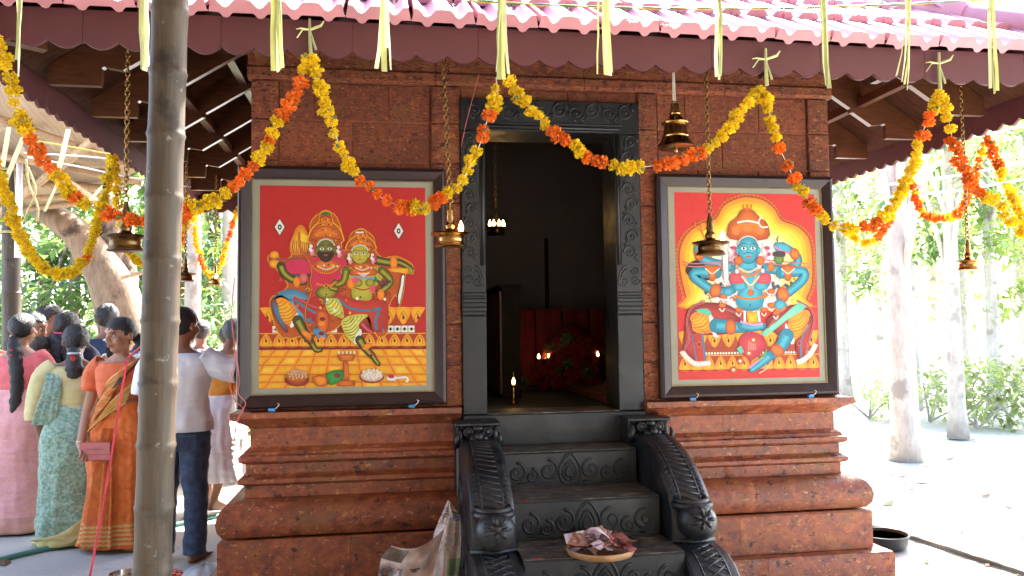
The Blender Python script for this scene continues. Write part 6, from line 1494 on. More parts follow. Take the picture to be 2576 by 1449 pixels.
    def leg(s, side, kn, an, toe=.0, r=1.0, foot=True):
        hp = (side*.052, 0, .50); H = s.H
        capsule(s.body, s.T(*hp), s.T(*kn), .052*H*r, .034*H*r, 12); capsule(s.body, s.T(*kn), s.T(*an), .034*H*r, .021*H*r, 12)
        if foot:
            a = s.T(*an); fd = (s.f*math.cos(toe)+s.l*math.sin(toe)); hz = .016*H
            heel = Vector((a.x, a.y, max(hz*.9, a.z-.030*H)))-fd*.018*H; ball = Vector((a.x, a.y, max(hz*.75, a.z-.040*H)))+fd*.075*H
            capsule(s.body, a, heel, .022*H, .0165*H, 10); capsule(s.body, heel, ball, .0165*H, .018*H, 10); capsule(s.body, a, ball, .021*H, .016*H, 10)
            sv = fd.cross(Vector((0, 0, 1)))
            for k in range(5):
                b0 = ball+sv*side*(k-2)*.0085*H; s.extra.tube([b0, b0+fd*(.030-.003*k)*H, b0+fd*(.038-.004*k)*H-Vector((0, 0, .002*H))], [.0072*H, .0062*H, .003*H], 6)
    def finish(s, vox=.011):
        o = remesh(s.body, 'body', vox, s.skin, s.t)
        if s.extra.v:
            n0 = len(o.data.vertices); bm = bmesh.new(); bm.from_mesh(o.data); e = s.extra.mesh('x', None, 'all')
            off = Vector((0, 0, 0))
            bm.from_mesh(e); bm.to_mesh(o.data); bm.free(); o.data.shade_smooth(); bpy.data.meshes.remove(e)
        return o
    # ---- clothing
    def tops(s, m, c0, c1, off=.008, name='blouse', sleeve=None, amp=.02, neck=.812):
        rows = [(c, rx, ry) for c, rx, ry in s.TOR]
        def at(c):
            for (a, ax, ay), (b_, bx_, by) in zip(rows, rows[1:]):
                if a <= c <= b_: u = (c-a)/(b_-a); return ax+(bx_-ax)*u, ay+(by-ay)*u
            return rows[-1][1:]
        rings = []; n = 14
        for k in range(n+1):
            c = c0+(c1-c0)*k/n; rx, ry = at(c); rings.append(s.ring(c, rx*s.g+off, ry*s.g+off, n=44, amp=amp*(1-.6*k/n), nf=7, ph=k*.25))
        mb = MB(); mb.loft(rings, cap=False)
        if sleeve:
            for side, pts, r0, r1 in sleeve:
                P_ = [s.T(*q) for q in pts]; mb.tube(smooth_open([tuple(q) for q in P_], 4), [r0*s.H+(r1-r0)*s.H*i/(4*(len(pts)-1)) for i in range(4*(len(pts)-1)+1)], 16, cap=False)
        mb.v = [tuple(Vector(v)+Vector((noise.noise(Vector(v)*11), noise.noise(Vector(v)*11+Vector((3, 0, 0))), 0))*.009+Vector((noise.noise(Vector(v)*26), noise.noise(Vector(v)*26+Vector((3, 0, 0))), 0))*.004) for v in mb.v]
        o = mb.build(name, m, s.t, smooth='all'); md = o.modifiers.new('solid', 'SOLIDIFY'); md.thickness = .006; md.offset = 1
        return o
    def skirt(s, m, prof, name='sari', amp=.03, nf=11, ph=0, cap=False, hang=0.0):
        """prof: (height, half width, half depth, shift left, shift forward) from the hem up; heights relative"""
        P_ = smooth_open(prof, 5); rings = []
        for k, (c, rx, ry, ca, cb) in enumerate(P_):
            u = 1-k/(len(P_)-1); rings.append(s.ring(c, rx, ry, ca, cb, n=96, amp=amp*(.25+.75*u), nf=nf, ph=ph+u*.8))
        mb = MB(); mb.loft(rings, cap=False)
        mb.v = [tuple(Vector(v)+Vector((noise.noise(Vector(v)*9), noise.noise(Vector(v)*9+Vector((3, 0, 0))), .4*noise.noise(Vector(v)*7)))*.016+Vector((noise.noise(Vector(v)*22), noise.noise(Vector(v)*22+Vector((3, 0, 0))), 0))*.006) for v in mb.v]
        o = mb.build(name, m, s.t, smooth='all'); md = o.modifiers.new('solid', 'SOLIDIFY'); md.thickness = .005; md.offset = 1
        return o
    def band(s, name, m, path, w, n=24, folds=4, amp=.006):
        """draped strip: path of ((left,fwd,up) centre, half-width vector) """
        C = smooth_open([c for c, h in path], 6); Hh = smooth_open([h for c, h in path], 6); rings = []
        for c, h in zip(C, Hh):
            row_ = []
            for k in range(13):
                u = k/6-1; z_ = amp*math.sin(u*folds*math.pi); cen = Vector((0, 0, 0))
                p = (c[0]+h[0]*u, c[1]+h[1]*u, c[2]+h[2]*u); rad = Vector((p[0], p[1], 0)); rad = rad.normalized() if rad.length > 1e-4 else Vector((0, 1, 0))
                row_.append(s.T(p[0]+rad.x*z_, p[1]+rad.y*z_, p[2]))
            rings.append(row_)
        mb = MB(); mb.loft(rings, closed=False); o = mb.build(name, m, s.t, smooth='all'); md = o.modifiers.new('solid', 'SOLIDIFY'); md.thickness = .006; md.offset = 0
        return o
PI = math.pi
def gpos(px, py): v = PZ(px, py); return (v.x, v.y)
SKIRT = [(.012, .150, .120, 0, 0), (.10, .142, .112, 0, 0), (.25, .128, .100, 0, 0), (.40, .122, .094, 0, 0), (.50, .120, .088, 0, 0), (.57, .108, .078, 0, 0), (.625, .092, .068, 0, 0)]
# ---- woman in orange, facing the viewer, purse in hand
w = Person(gpos(300, 1378), 1.63, -.22, 'woman in an orange sari with gold stripes holding a pink purse, face turned aside', 'a', hyaw=-.42, hpitch=.14)
w.torso(); w.make_head(True)
w.arm(-1, (-.155, .0, .60), (-.128, .095, .462), (-.04, .165, .405), .55); w.arm(1, (.150, -.005, .60), (.150, .045, .44), (.150, .06, .37), .35)
w.leg(-1, (-.055, .01, .27), (-.058, -.02, .045), -.35); w.leg(1, (.055, .0, .27), (.058, -.02, .045), .25); w.finish(.008)
w.hair(HB, line=.026, thick=1.11, low=-.058, part=True, fr=.50, side=.074, back=.006); w.tress('hair_bun', [w.headpt(0, -.055, -.010), w.headpt(.004, -.078, -.030), w.headpt(.006, -.078, -.052), w.headpt(0, -.058, -.070)], [.03, .062, .058, .02], HB)
OS = cloth('orange_sari', (.62, .115, .018), (.70, .19, .03), 26, border=(.05, .20, (.62, .36, .12), 5)); OB = cloth('orange_blouse', (.60, .12, .035)); GS = cloth('gold_stripe_pallu', (.60, .14, .02), (.68, .36, .13), 34, stretch=(.25, .25, 1.0))
w.tops(OB, .655, .812, sleeve=[(-1, [(-.085, 0, .803), (-.125, 0, .765), (-.142, 0, .69)], .046, .038), (1, [(.085, 0, .803), (.125, 0, .765), (.140, 0, .69)], .046, .038)])
w.skirt(OS, [(.022, .150, .118, -.012, 0), (.08, .138, .110, -.008, 0), (.25, .126, .100, 0, 0), (.38, .128, .098, 0, 0), (.50, .122, .092, 0, 0), (.58, .106, .080, 0, 0), (.64, .092, .070, 0, 0)], amp=.06, nf=9, ph=1.0)
w.band('pallu', GS, [((-.070, .078, .60), (.030, .0, .060)), ((-.030, .094, .665), (.022, .0, .070)), ((.025, .094, .715), (.028, .0, .070)), ((.068, .070, .775), (.036, .0, .052)), ((.085, .0, .830), (.036, .0, .01)), ((.085, -.070, .77), (.04, 0, .0)), ((.085, -.088, .62), (.045, 0, 0)), ((.085, -.092, .46), (.05, 0, 0))], .1, folds=5)
w.band('gold_pleat', cloth('gold_fold', (.60, .30, .06), (.66, .42, .14), 12), [((-.07, .085, .54), (.035, 0, .03)), ((-.03, .10, .59), (.03, 0, .045)), ((.03, .10, .64), (.03, 0, .05)), ((.08, .075, .68), (.02, 0, .05))], .1)
w.band('front_pleats', OS, [((.0, .096, .53), (.03, .0, 0)), ((-.01, .112, .38), (.04, .0, 0)), ((-.02, .122, .2), (.055, .0, 0)), ((-.03, .132, .03), (.07, .0, 0))], .1, folds=5, amp=.012)
BAN = simple('gold_bangle', (.75, .48, .18), .2, metal=1)
q = MB(); wp = w.T(-.130, .085, .475); q.torus(wp, .030, .0045, 'z', 16, 6); q.build('bangle', BAN, w.t, smooth='all')
q = MB(); q.ell(w.headpt(-.050, -.004, -.028), (.008, .008, .011), 8, 6); q.ell(w.headpt(.050, -.004, -.028), (.008, .008, .011), 8, 6); q.build('earrings', BAN, w.t, smooth='all')
q = MB(); nk = [w.T(.034*math.cos(t)*1.25, .006+.040*math.sin(t)*1.15, .822-.018*max(0, math.sin(t))) for t in [i*2*PI/20 for i in range(21)]]; q.tube(nk, .0028, 5); q.build('necklace', BAN, w.t, smooth='all')
q = MB(); q.ell(w.headpt(0, .0585, .027), (.003, .003, .004), 8, 6); q.build('forehead_mark', simple('sandal_paste', (.7, .5, .2), .7), w.t)
pc = w.T(-.035, .122, .437); purse = thing('clutch_purse', pc, 'pink leather clutch purse held by the woman in orange', 'purse')
PM = simple('purse_leather', (.42, .09, .09), .42, var=.1, bmp=.1)
rx_ = w.l; fx_ = w.f
def pbox(u0, u1, v0, v1, z0, z1, e=.008):
    mb = MB(); rings = []
    for z_, k in ((z0, e), (z0+e, 0), (z1-e, 0), (z1, e)): rings.append([pc+rx_*u+fx_*v+Vector((0, 0, z_)) for u, v in ((u0+k, v0+k), (u1-k, v0+k), (u1-k, v1-k), (u0+k, v1-k))])
    return mb.loft(rings)
pbox(-.105, .105, -.02, .022, -.062, .062).build('purse_body', PM, purse, smooth=40); pbox(-.107, .107, .023, .029, -.02, .064, .003).build('flap', PM, purse, smooth=40); pbox(-.06, .06, .030, .033, .016, .022, .001).build('trim', simple('purse_trim', (.22, .04, .05), .4), purse)
sb_ = w.band('bag_strap', simple('black_strap', (.012, .012, .014), .5), [((.09, .02, .822), (.012, 0, .006)), ((.062, .080, .765), (.016, 0, .008)), ((.035, .108, .715), (.014, 0, .01))], .1, folds=0, amp=0)
# ---- woman in pale green and yellow, back turned
w = Person(gpos(190, 1366), 1.60, PI+.28, 'woman in a pale green patterned sari and yellow blouse, hair tied low, back turned', 'b', lean=.22, leanside=.05, hpitch=.12, girth=1.08)
w.torso(); w.make_head(); w.arm(1, (.165, .02, .60), (.150, .10, .47)); w.arm(-1, (-.165, .05, .60), (-.12, .13, .50)); w.leg(-1, (-.05, 0, .27), (-.05, 0, .045)); w.leg(1, (.06, .0, .27), (.075, -.01, .045), .4); w.finish()
w.hair(HB, line=.028, thick=1.13, low=-.062, rough=.012, back=.012); w.tress('hair_tail', [w.headpt(0, -.062, -.040), w.headpt(.0, -.086, -.075), w.headpt(-.004, -.092, -.125), w.headpt(-.004, -.085, -.165), w.headpt(0, -.072, -.19)], [.040, .050, .062, .050, .012], HB, rough=.08, seed=2)
q = MB(); c_ = w.headpt(0, -.080, -.060); q.torus(c_, .036, .012, 'z', 16, 6); q.build('hair_band', simple('grey_band', (.45, .45, .47), .5), w.t, smooth='all')
q = MB(); c_ = w.headpt(.0, -.128, -.085); [q.ell(c_+Vector((.012*math.cos(a), -.004, .012*math.sin(a))), (.010, .006, .010), 6, 4) for a in (0, 1.26, 2.5, 3.8, 5)]; q.build('hair_flower', M['petal'], w.t)
YB_ = cloth('yellow_blouse', (.52, .44, .19), (.56, .49, .24), 14); GRS = cloth('green_print_sari', (.13, .25, .175), (.36, .47, .37), 48, border=(.0, .07, (.50, .45, .18), 1))
w.tops(YB_, .61, .812, sleeve=[(1, [(.085, 0, .803), (.135, 0, .755), (.160, .02, .62), (.162, .03, .57)], .050, .048), (-1, [(-.085, 0, .803), (-.135, 0, .755), (-.160, .03, .62)], .050, .046)], off=.010)
w.skirt(GRS, [(.015, .135, .118, .03, 0), (.10, .136, .112, .02, 0), (.25, .138, .108, .01, 0), (.40, .146, .114, 0, -.004), (.50, .140, .106, 0, -.004), (.57, .118, .086, 0, 0), (.635, .096, .074, 0, 0)], amp=.02, nf=8, ph=.4)
w.band('pallu', GRS, [((.03, .085, .60), (.04, 0, .03)), ((.06, .085, .72), (.035, 0, .03)), ((.082, .02, .826), (.03, .0, .0)), ((.085, -.070, .775), (.032, 0, 0)), ((.095, -.088, .70), (.036, 0, 0)), ((.115, -.080, .62), (.042, 0, 0)), ((.13, -.06, .55), (.046, 0, 0))], .1, folds=3)
w.band('gold_border', YB_, [((.13, -.06, .03), (.05, 0, .02)), ((.04, -.125, .05), (.03, 0, .02)), ((-.05, -.115, .11), (.02, 0, .02)), ((-.11, -.07, .17), (.012, 0, .02))], .1, folds=1, amp=.003)
# ---- woman in pink, long plait, back turned
w = Person(gpos(42, 1334), 1.69, PI-.30, 'woman in a pale pink sari and coral blouse with a long black plait', 'c', hyaw=.12, girth=1.08)
w.torso(); w.make_head(); w.arm(1, (.150, .04, .61), (.10, .12, .52)); w.arm(-1, (-.150, .03, .61), (-.115, .12, .50)); w.leg(-1, (-.05, 0, .27), (-.05, 0, .045)); w.leg(1, (.05, 0, .27), (.05, 0, .045)); w.finish()
w.hair(HB, line=.028, thick=1.08, low=-.055, back=.004); w.tress('plait', [w.headpt(.0, -.058, -.035), w.headpt(-.012, -.072, -.075), w.headpt(-.025, -.078, -.13), w.headpt(-.034, -.085, -.19), w.headpt(-.036, -.088, -.25), w.headpt(-.03, -.088, -.31), w.headpt(-.02, -.085, -.355)], [.036, .050, .056, .050, .046, .038, .010], HB, rough=.10, seed=1)
CB = cloth('coral_blouse', (.60, .115, .125)); PS = cloth('pink_sari', (.62, .27, .27), (.66, .33, .32), 60, border=(.0, .14, (.50, .24, .19), 1))
w.tops(CB, .64, .806, sleeve=[(1, [(.085, 0, .80), (.128, 0, .755), (.145, .01, .69)], .050, .042), (-1, [(-.085, 0, .80), (-.128, 0, .755), (-.145, .01, .69)], .050, .042)], off=.009)
w.skirt(PS, [(.012, .165, .130, -.01, 0), (.10, .152, .118, 0, 0), (.25, .134, .106, 0, 0), (.40, .132, .102, 0, 0), (.50, .132, .100, 0, -.003), (.58, .116, .086, 0, 0), (.655, .100, .076, 0, 0)], amp=.018, nf=8, ph=2.0)
w.band('pallu', PS, [((.10, -.02, .70), (.0, .03, .05)), ((.112, .0, .62), (.0, .04, .04)), ((.118, 0, .50), (.0, .05, .0)), ((.125, 0, .36), (.0, .06, 0))], .1)
q = MB(); [q.ell(w.headpt(-.020, -.105, -.085-.02*k), (.012, .008, .010), 6, 4) for k in range(2)]; q.build('hair_flower', M['petal'], w.t)
q = MB(); q.ell(w.headpt(.050, -.002, -.028), (.007, .007, .012), 8, 6); q.ell(w.headpt(-.050, -.002, -.028), (.007, .007, .012), 8, 6); q.build('earrings', BAN, w.t)
# ---- boy in white T-shirt and jeans reaching to the picture frame
w = Person(gpos(452, 1412), 1.69, PI-.12, 'boy in a white T-shirt and dark blue jeans reaching out to the picture frame', 'b', girth=1.05, hyaw=-.35)
w.torso(); w.make_head(fem=False); w.arm(-1, (-.245, .0, .745), (-.335, .03, .752), (-.40, .04, .754), .3); w.arm(1, (.145, -.01, .60), (.150, .06, .47)); w.leg(-1, (-.055, .01, .275), (-.060, -.015, .045), -.2); w.leg(1, (.055, .0, .275), (.062, -.02, .045), .2); w.finish(.009)
w.hair(HB, line=.034, thick=1.06, low=-.040, rough=.004)
WT_ = cloth('white_tshirt', (.68, .70, .76), (.69, .71, .77), 10); JN = cloth('blue_jeans', (.018, .032, .075), (.04, .07, .14), 22)
w.tops(WT_, .515, .822, sleeve=[(-1, [(-.085, 0, .795), (-.14, 0, .772), (-.185, 0, .757), (-.225, 0, .75)], .052, .046), (1, [(.085, 0, .795), (.13, 0, .755), (.145, 0, .66)], .052, .044)], off=.014, amp=.035, name='tshirt')
q = MB()
for sd in (-1, 1):
    prof_ = [(.035, .042, .045), (.06, .043, .046), (.15, .042, .046), (.28, .046, .050), (.42, .056, .062), (.50, .060, .072)]
    rings = [w.ring(c, rx*(1+.04*math.sin(c*90)), ry*(1+.04*math.sin(c*70+1)), sd*(.062 if c < .3 else .054), -.01 if c < .1 else 0, n=28, amp=.02, nf=3, ph=c*30) for c, rx, ry in [tuple(z) for z in smooth_open(prof_, 5)]]; q.loft(rings, cap=False)
q.loft([w.ring(c, rx, ry, n=40) for c, rx, ry in ((.44, .112, .078), (.50, .113, .080), (.545, .104, .074))], cap=False)
o = q.build('jeans', JN, w.t, smooth='all'); md = o.modifiers.new('solid', 'SOLIDIFY'); md.thickness = .006
q = MB(); pk = [w.T(a, -.0845, c) for a, c in ((-.085, .505), (-.03, .497), (-.03, .455), (-.058, .44), (-.085, .455))]; q.tube(pk+[pk[0]], .0025, 4); q.build('back_pocket', simple('jeans_stitch', (.06, .09, .15), .8), w.t)
# ---- man in white mundu and orange shirt, grey hair, stepping away
w = Person(gpos(536, 1284), 1.66, PI-.45, 'grey-haired man in an orange shirt and white wrapped cloth stepping away', 'b', lean=.30, hpitch=.2)
w.torso(); w.make_head(fem=False); w.arm(-1, (-.14, .06, .62), (-.10, .16, .56)); w.arm(1, (.14, .06, .62), (.10, .16, .56)); w.leg(-1, (-.05, .05, .28), (-.045, -.06, .06), -.3); w.leg(1, (.055, .03, .27), (.07, .05, .045), .2); w.finish()
w.hair(HG, line=.034, thick=1.10, low=-.045, rough=.012)
w.tops(cloth('orange_shirt', (.66, .24, .012), (.70, .30, .02), 18), .50, .815, sleeve=[(sd, [(sd*.085, 0, .80), (sd*.13, .01, .755), (sd*.145, .04, .66)], .050, .042) for sd in (-1, 1)], off=.012, amp=.03, name='shirt')
WM = cloth('white_mundu', (.74, .74, .75), (.78, .78, .79), 12)
w.skirt(WM, [(.16, .15, .13, -.02, .0), (.24, .145, .125, -.01, 0), (.36, .135, .11, 0, 0), (.48, .125, .098, 0, 0), (.56, .112, .085, 0, 0), (.60, .10, .078, 0, 0)], name='mundu', amp=.05, nf=7, ph=.6)
# ---- man in navy shirt, back turned
w = Person((PD(268, 850, 7.5).x, PD(268, 850, 7.5).y), 1.80, PI+.1, 'man in a navy shirt with short thick black hair, back turned before the tree trunk', 'b')
w.torso(); w.make_head(fem=False); w.arm(-1, (-.14, .02, .62), (-.12, .10, .50)); w.arm(1, (.14, .02, .62), (.12, .10, .50)); w.leg(-1, (-.05, 0, .27), (-.055, 0, .045)); w.leg(1, (.05, 0, .27), (.055, 0, .045)); w.finish(.013)
w.hair(HB, line=.034, thick=1.10, low=-.035, rough=.012, seed=3)
w.tops(cloth('navy_shirt', (.012, .035, .10), (.02, .05, .13), 18), .48, .828, sleeve=[(sd, [(sd*.085, 0, .80), (sd*.13, 0, .755), (sd*.142, .01, .64)], .050, .042) for sd in (-1, 1)], off=.012, amp=.03, name='shirt'); w.skirt(JN, [(.03, .11, .075, 0, 0), (.25, .108, .075, 0, 0), (.5, .11, .08, 0, 0), (.54, .108, .078, 0, 0)], name='trousers', amp=.01)
# ---- grey-haired man looking down, right profile
w = Person((PD(72, 850, 6.95).x, PD(72, 850, 6.95).y), 1.72, PI/2+.35, 'older man with grey hair and moustache looking down behind the pink-sari woman', 'a', hyaw=-.35, hpitch=.30)
w.torso(); w.make_head(True, fem=False); w.arm(-1, (-.14, .02, .62), (-.12, .10, .50)); w.arm(1, (.14, .02, .62), (.12, .10, .50)); w.leg(-1, (-.05, 0, .27), (-.055, 0, .045)); w.leg(1, (.05, 0, .27), (.055, 0, .045)); w.finish(.010)
w.hair(HS, line=.034, thick=1.08, low=-.03, rough=.012, seed=5); w.tress('moustache', [w.headpt(-.018, .054, -.028), w.headpt(0, .064, -.0245), w.headpt(.018, .054, -.028)], [.004, .009, .004], HB)
w.tops(cloth('grey_shirt', (.10, .11, .13)), .48, .828, sleeve=[(sd, [(sd*.085, 0, .80), (sd*.13, 0, .755), (sd*.142, .01, .64)], .050, .042) for sd in (-1, 1)], off=.012, amp=.03, name='shirt'); w.skirt(WM, [(.05, .12, .10, 0, 0), (.25, .118, .094, 0, 0), (.5, .114, .085, 0, 0), (.56, .105, .078, 0, 0)], name='mundu', amp=.03)
# ---- young man in profile
w = Person((PD(118, 850, 7.4).x, PD(118, 850, 7.4).y), 1.79, PI/2+.10, 'young man with dark moustache seen in profile between the heads of the crowd', 'b', hyaw=-.05, hpitch=.08)
w.torso(); w.make_head(True, fem=False); w.arm(-1, (-.14, .02, .62), (-.12, .10, .50)); w.arm(1, (.14, .02, .62), (.12, .10, .50)); w.leg(-1, (-.05, 0, .27), (-.055, 0, .045)); w.leg(1, (.05, 0, .27), (.055, 0, .045)); w.finish(.010)
w.hair(HB, line=.036, thick=1.12, low=-.025, rough=.012, seed=7); w.tress('moustache', [w.headpt(-.020, .052, -.029), w.headpt(0, .064, -.0245), w.headpt(.020, .052, -.029)], [.004, .010, .004], HB)
w.tops(cloth('dark_shirt', (.035, .04, .055)), .48, .828, sleeve=[(sd, [(sd*.085, 0, .80), (sd*.13, 0, .755), (sd*.142, .01, .64)], .050, .042) for sd in (-1, 1)], off=.012, amp=.03, name='shirt'); w.skirt(JN, [(.03, .11, .075, 0, 0), (.25, .108, .075, 0, 0), (.5, .11, .08, 0, 0), (.54, .108, .078, 0, 0)], name='trousers', amp=.01)
# ---- woman with long loose curly hair
w = Person((PD(165, 850, 6.95).x, PD(165, 850, 6.95).y), 1.63+.09, PI-.1, 'woman with long loose curly black hair and a pink clip, back turned', 'b')
w.torso(); w.make_head(); w.arm(-1, (-.14, .02, .62), (-.12, .10, .50)); w.arm(1, (.14, .02, .62), (.12, .10, .50)); w.leg(-1, (-.05, 0, .27), (-.055, 0, .045)); w.leg(1, (.05, 0, .27), (.055, 0, .045)); w.finish(.013)
w.hair(HB, line=.030, thick=1.12, low=-.06, rough=.012, back=.01, seed=9)
r = random.Random(4)
for i in range(15):
    a = (i/14-.5)*2; w.tress('curl', [w.headpt(a*.035, -.050, -.03), w.headpt(a*.055, -.072-.012*math.cos(a*1.5), -.075), w.headpt(a*.075+r.uniform(-.01, .01), -.078-.02*math.cos(a*1.5), -.12), w.headpt(a*.088+r.uniform(-.012, .012), -.075-.02*math.cos(a*1.5), -.165), w.headpt(a*.085+r.uniform(-.02, .02), -.07-.02*math.cos(a*1.5), -.215-.02*math.cos(a*2))], [.022, .026, .026, .022, .006], HB, 8, rough=.22, seed=i)
q = MB(); q.tube([w.headpt(-.018, -.078, -.03), w.headpt(.018, -.078, -.03)], .008, 6); q.build('hair_clip', simple('pink_clip', (.6, .06, .2), .4), w.t)
GB = cloth('green_cloth', (.02, .26, .05), (.03, .34, .07), 12)
w.tops(cloth('dark_blue_top', (.012, .016, .035)), .50, .82, sleeve=[(sd, [(sd*.085, 0, .80), (sd*.13, 0, .755), (sd*.142, .01, .60)], .050, .042) for sd in (-1, 1)], off=.010, name='top'); w.skirt(GB, SKIRT, name='skirt', amp=.04)
# ---- woman hidden between, dark hair
w = Person((PD(98, 900, 6.75).x, PD(98, 900, 6.75).y), 1.50, PI-.3, 'short woman with black hair and green blouse half hidden between pink and green saris', 'b', hpitch=.15)
w.torso(); w.make_head(); w.leg(-1, (-.05, 0, .27), (-.055, 0, .045)); w.leg(1, (.05, 0, .27), (.055, 0, .045)); w.arm(-1, (-.14, .02, .62), (-.12, .10, .50)); w.arm(1, (.14, .02, .62), (.12, .10, .50)); w.finish(.013)
w.hair(HB, line=.030, thick=1.10, low=-.06, back=.01, seed=12); w.tress('hair_tail', [w.headpt(0, -.06, -.03), w.headpt(0, -.075, -.09), w.headpt(0, -.07, -.15)], [.035, .04, .01], HB)
w.tops(GB, .60, .815, sleeve=[(sd, [(sd*.085, 0, .80), (sd*.13, 0, .755), (sd*.142, .01, .68)], .050, .042) for sd in (-1, 1)], off=.010); w.skirt(GB, SKIRT, name='skirt', amp=.05, nf=12)
w.band('white_shawl', WM, [((.09, -.02, .80), (.0, .03, .03)), ((.125, -.02, .65), (.0, .05, 0)), ((.135, -.02, .45), (.0, .06, 0)), ((.14, -.02, .28), (.0, .06, 0))], .1)
# ---- woman in white blouse behind the orange one
w = Person((PD(308, 900, 6.95).x, PD(308, 900, 6.95).y), 1.62, PI-.5, 'woman in a white blouse with hair tied back, half hidden behind the woman in orange', 'c', hpitch=.1)
w.torso(); w.make_head(); w.leg(-1, (-.05, 0, .27), (-.055, 0, .045)); w.leg(1, (.05, 0, .27), (.055, 0, .045)); w.arm(-1, (-.14, .02, .62), (-.12, .10, .50)); w.arm(1, (.14, .02, .62), (.12, .10, .50)); w.finish(.013)
w.hair(HB, line=.030, thick=1.10, low=-.055, back=.006, seed=14); w.tress('hair_tail', [w.headpt(0, -.06, -.02), w.headpt(0, -.078, -.06), w.headpt(0, -.072, -.12)], [.035, .042, .01], HB)
w.tops(WM, .60, .806, sleeve=[(sd, [(sd*.085, 0, .80), (sd*.13, 0, .755), (sd*.142, .01, .66)], .050, .042) for sd in (-1, 1)], off=.012); w.skirt(cloth('cream_sari', (.62, .58, .48)), SKIRT, name='sari', amp=.03)
# ---- two more heads behind the boy
for (px_, d_, H_, hm, lab, cc, hd) in ((505, 8.4, 1.66, HB, 'dark-haired man in a pale shirt half hidden behind the boy in white', (.5, .5, .5), PI+.2), (573, 8.3, 1.60, HB, 'dark-haired man in an orange shirt close to the picture frame', (.60, .22, .05), PI-.2)):
    w = Person((PD(px_, 900, d_).x, PD(px_, 900, d_).y), H_, hd, lab, 'b')
    w.torso(); w.make_head(); w.leg(-1, (-.05, 0, .27), (-.055, 0, .045)); w.leg(1, (.05, 0, .27), (.055, 0, .045)); w.arm(-1, (-.14, .02, .62), (-.12, .10, .50)); w.arm(1, (.14, .02, .62), (.12, .10, .50)); w.finish(.014)
    w.hair(hm, line=.034, thick=1.09, low=-.04, rough=.01, seed=px_)
    w.tops(cloth('shirt_cloth', cc), .48, .825, sleeve=[(sd, [(sd*.085, 0, .80), (sd*.13, 0, .755), (sd*.142, .01, .64)], .050, .042) for sd in (-1, 1)], off=.012, amp=.03, name='shirt'); w.skirt(WM, [(.05, .12, .10, 0, 0), (.25, .118, .094, 0, 0), (.5, .114, .085, 0, 0), (.56, .105, .078, 0, 0)], name='mundu', amp=.03)
# ------------------------------------------------------------------ trees
def leaf_mat(name, c, tr=.45):
    m = simple(name, c, .30, var=.45, scale=3.5, trans=tr, objrand=.2, spec=.8)
    nt = m.node_tree; t = [n for n in nt.nodes if n.type == 'BSDF_TRANSLUCENT'][0]; src = t.inputs[0].links[0].from_socket     # light passing through a leaf is stronger and yellower
    nt.links.new(mix(nt, 1.0, src, (2.6, 2.3, 1.5), 'MULTIPLY'), t.inputs[0]); return m
LM = [leaf_mat('leaf_mid', (.085, .155, .050)), leaf_mat('leaf_yellowgreen', (.13, .20, .055)), leaf_mat('leaf_bluegreen', (.070, .145, .075)), leaf_mat('leaf_pale', (.19, .25, .12))]  # the pale leaf is lightened to stand in for glare on the foliage
def bark(name, a, b_, patch=.4):
    m, nt, b = newmat(name); v = worldpos(nt, (1, 1, .35)); n = noi(nt, v, 16, 6, .65); w = noi(nt, worldpos(nt), 3, 4)
    c = ramp(nt, n, [(.3, a), (.7, b_)]); c = mix(nt, sstep(nt, w, .55, .65), c, tuple(x*patch for x in a)); nt.links.new(c, b.inputs['Base Color']); b.inputs['Roughness'].default_value = .85; bump(nt, b, n, .7, .03); return m
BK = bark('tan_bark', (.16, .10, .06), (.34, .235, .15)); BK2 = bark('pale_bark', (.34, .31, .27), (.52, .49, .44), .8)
def leaf_mesh(r, clumps, n, size, m, name='crown', droop=.3):
    mb = MB()
    for i in range(n):
        c, cr = r.choice(clumps); d = Vector((r.gauss(0, 1), r.gauss(0, 1), r.gauss(0, .8)))
        p = Vector(c)+d*cr*.5; a = Vector((r.uniform(-1, 1), r.uniform(-1, 1), r.uniform(-.8, .3))).normalized()
        b_ = a.cross(Vector((r.uniform(-.4, .4), r.uniform(-.4, .4), 1))).normalized(); L = size*r.uniform(.6, 1.4); w_ = L*.24
        mid = p+a*L*.5+Vector((0, 0, .06*L)); tip = p+a*L-Vector((0, 0, droop*L*.4))
        mb.add([p, mid-b_*w_, tip, mid+b_*w_], [(0, 1, 2, 3)])
    return mb.mesh(name, m)
def tree(base, h, rt_, crown_c, crown_r, n, size, mi, label, name='forest_tree', bk=None, lean=(0, 0), seed=0, group='trees in the wood behind the shrine', nclump=22, limbs=6):
    r = random.Random(seed); base = Vector(base); t = thing(name, base, label, 'tree', group)
    top = base+Vector((lean[0], lean[1], h)); cc = base+Vector(crown_c)
    mb = MB(); pts = [base+(top-base)*u+Vector((.12*math.sin(u*4+seed), .1*math.sin(u*3+seed), 0))*rt_*4*u for u in (0, .08, .25, .5, .75, 1)]
    mb.tube(pts, [rt_*1.45, rt_*1.1, rt_, rt_*.85, rt_*.62, rt_*.3], 12)
    clumps = []
    for i in range(nclump):
        d = Vector((r.gauss(0, 1), r.gauss(0, 1), r.gauss(0, 1))).normalized()*r.uniform(.45, 1.0)
        c = cc+Vector((d.x*crown_r[0], d.y*crown_r[1], d.z*crown_r[2])); c.z = max(c.z, .35); clumps.append((c, r.uniform(.28, .6)*min(crown_r)*.75))
    for i in range(limbs):
        c = clumps[i][0]; s0 = base+(top-base)*r.uniform(.35, .85); mid = s0.lerp(c, .5)+Vector((0, 0, .15)); mb.tube([s0, mid, c], [rt_*.35, rt_*.22, rt_*.08], 6)
    mb.build('trunk', bk or BK, t, smooth='all')
    put('crown', leaf_mesh(r, clumps, n, size, LM[mi]), t)
    return t
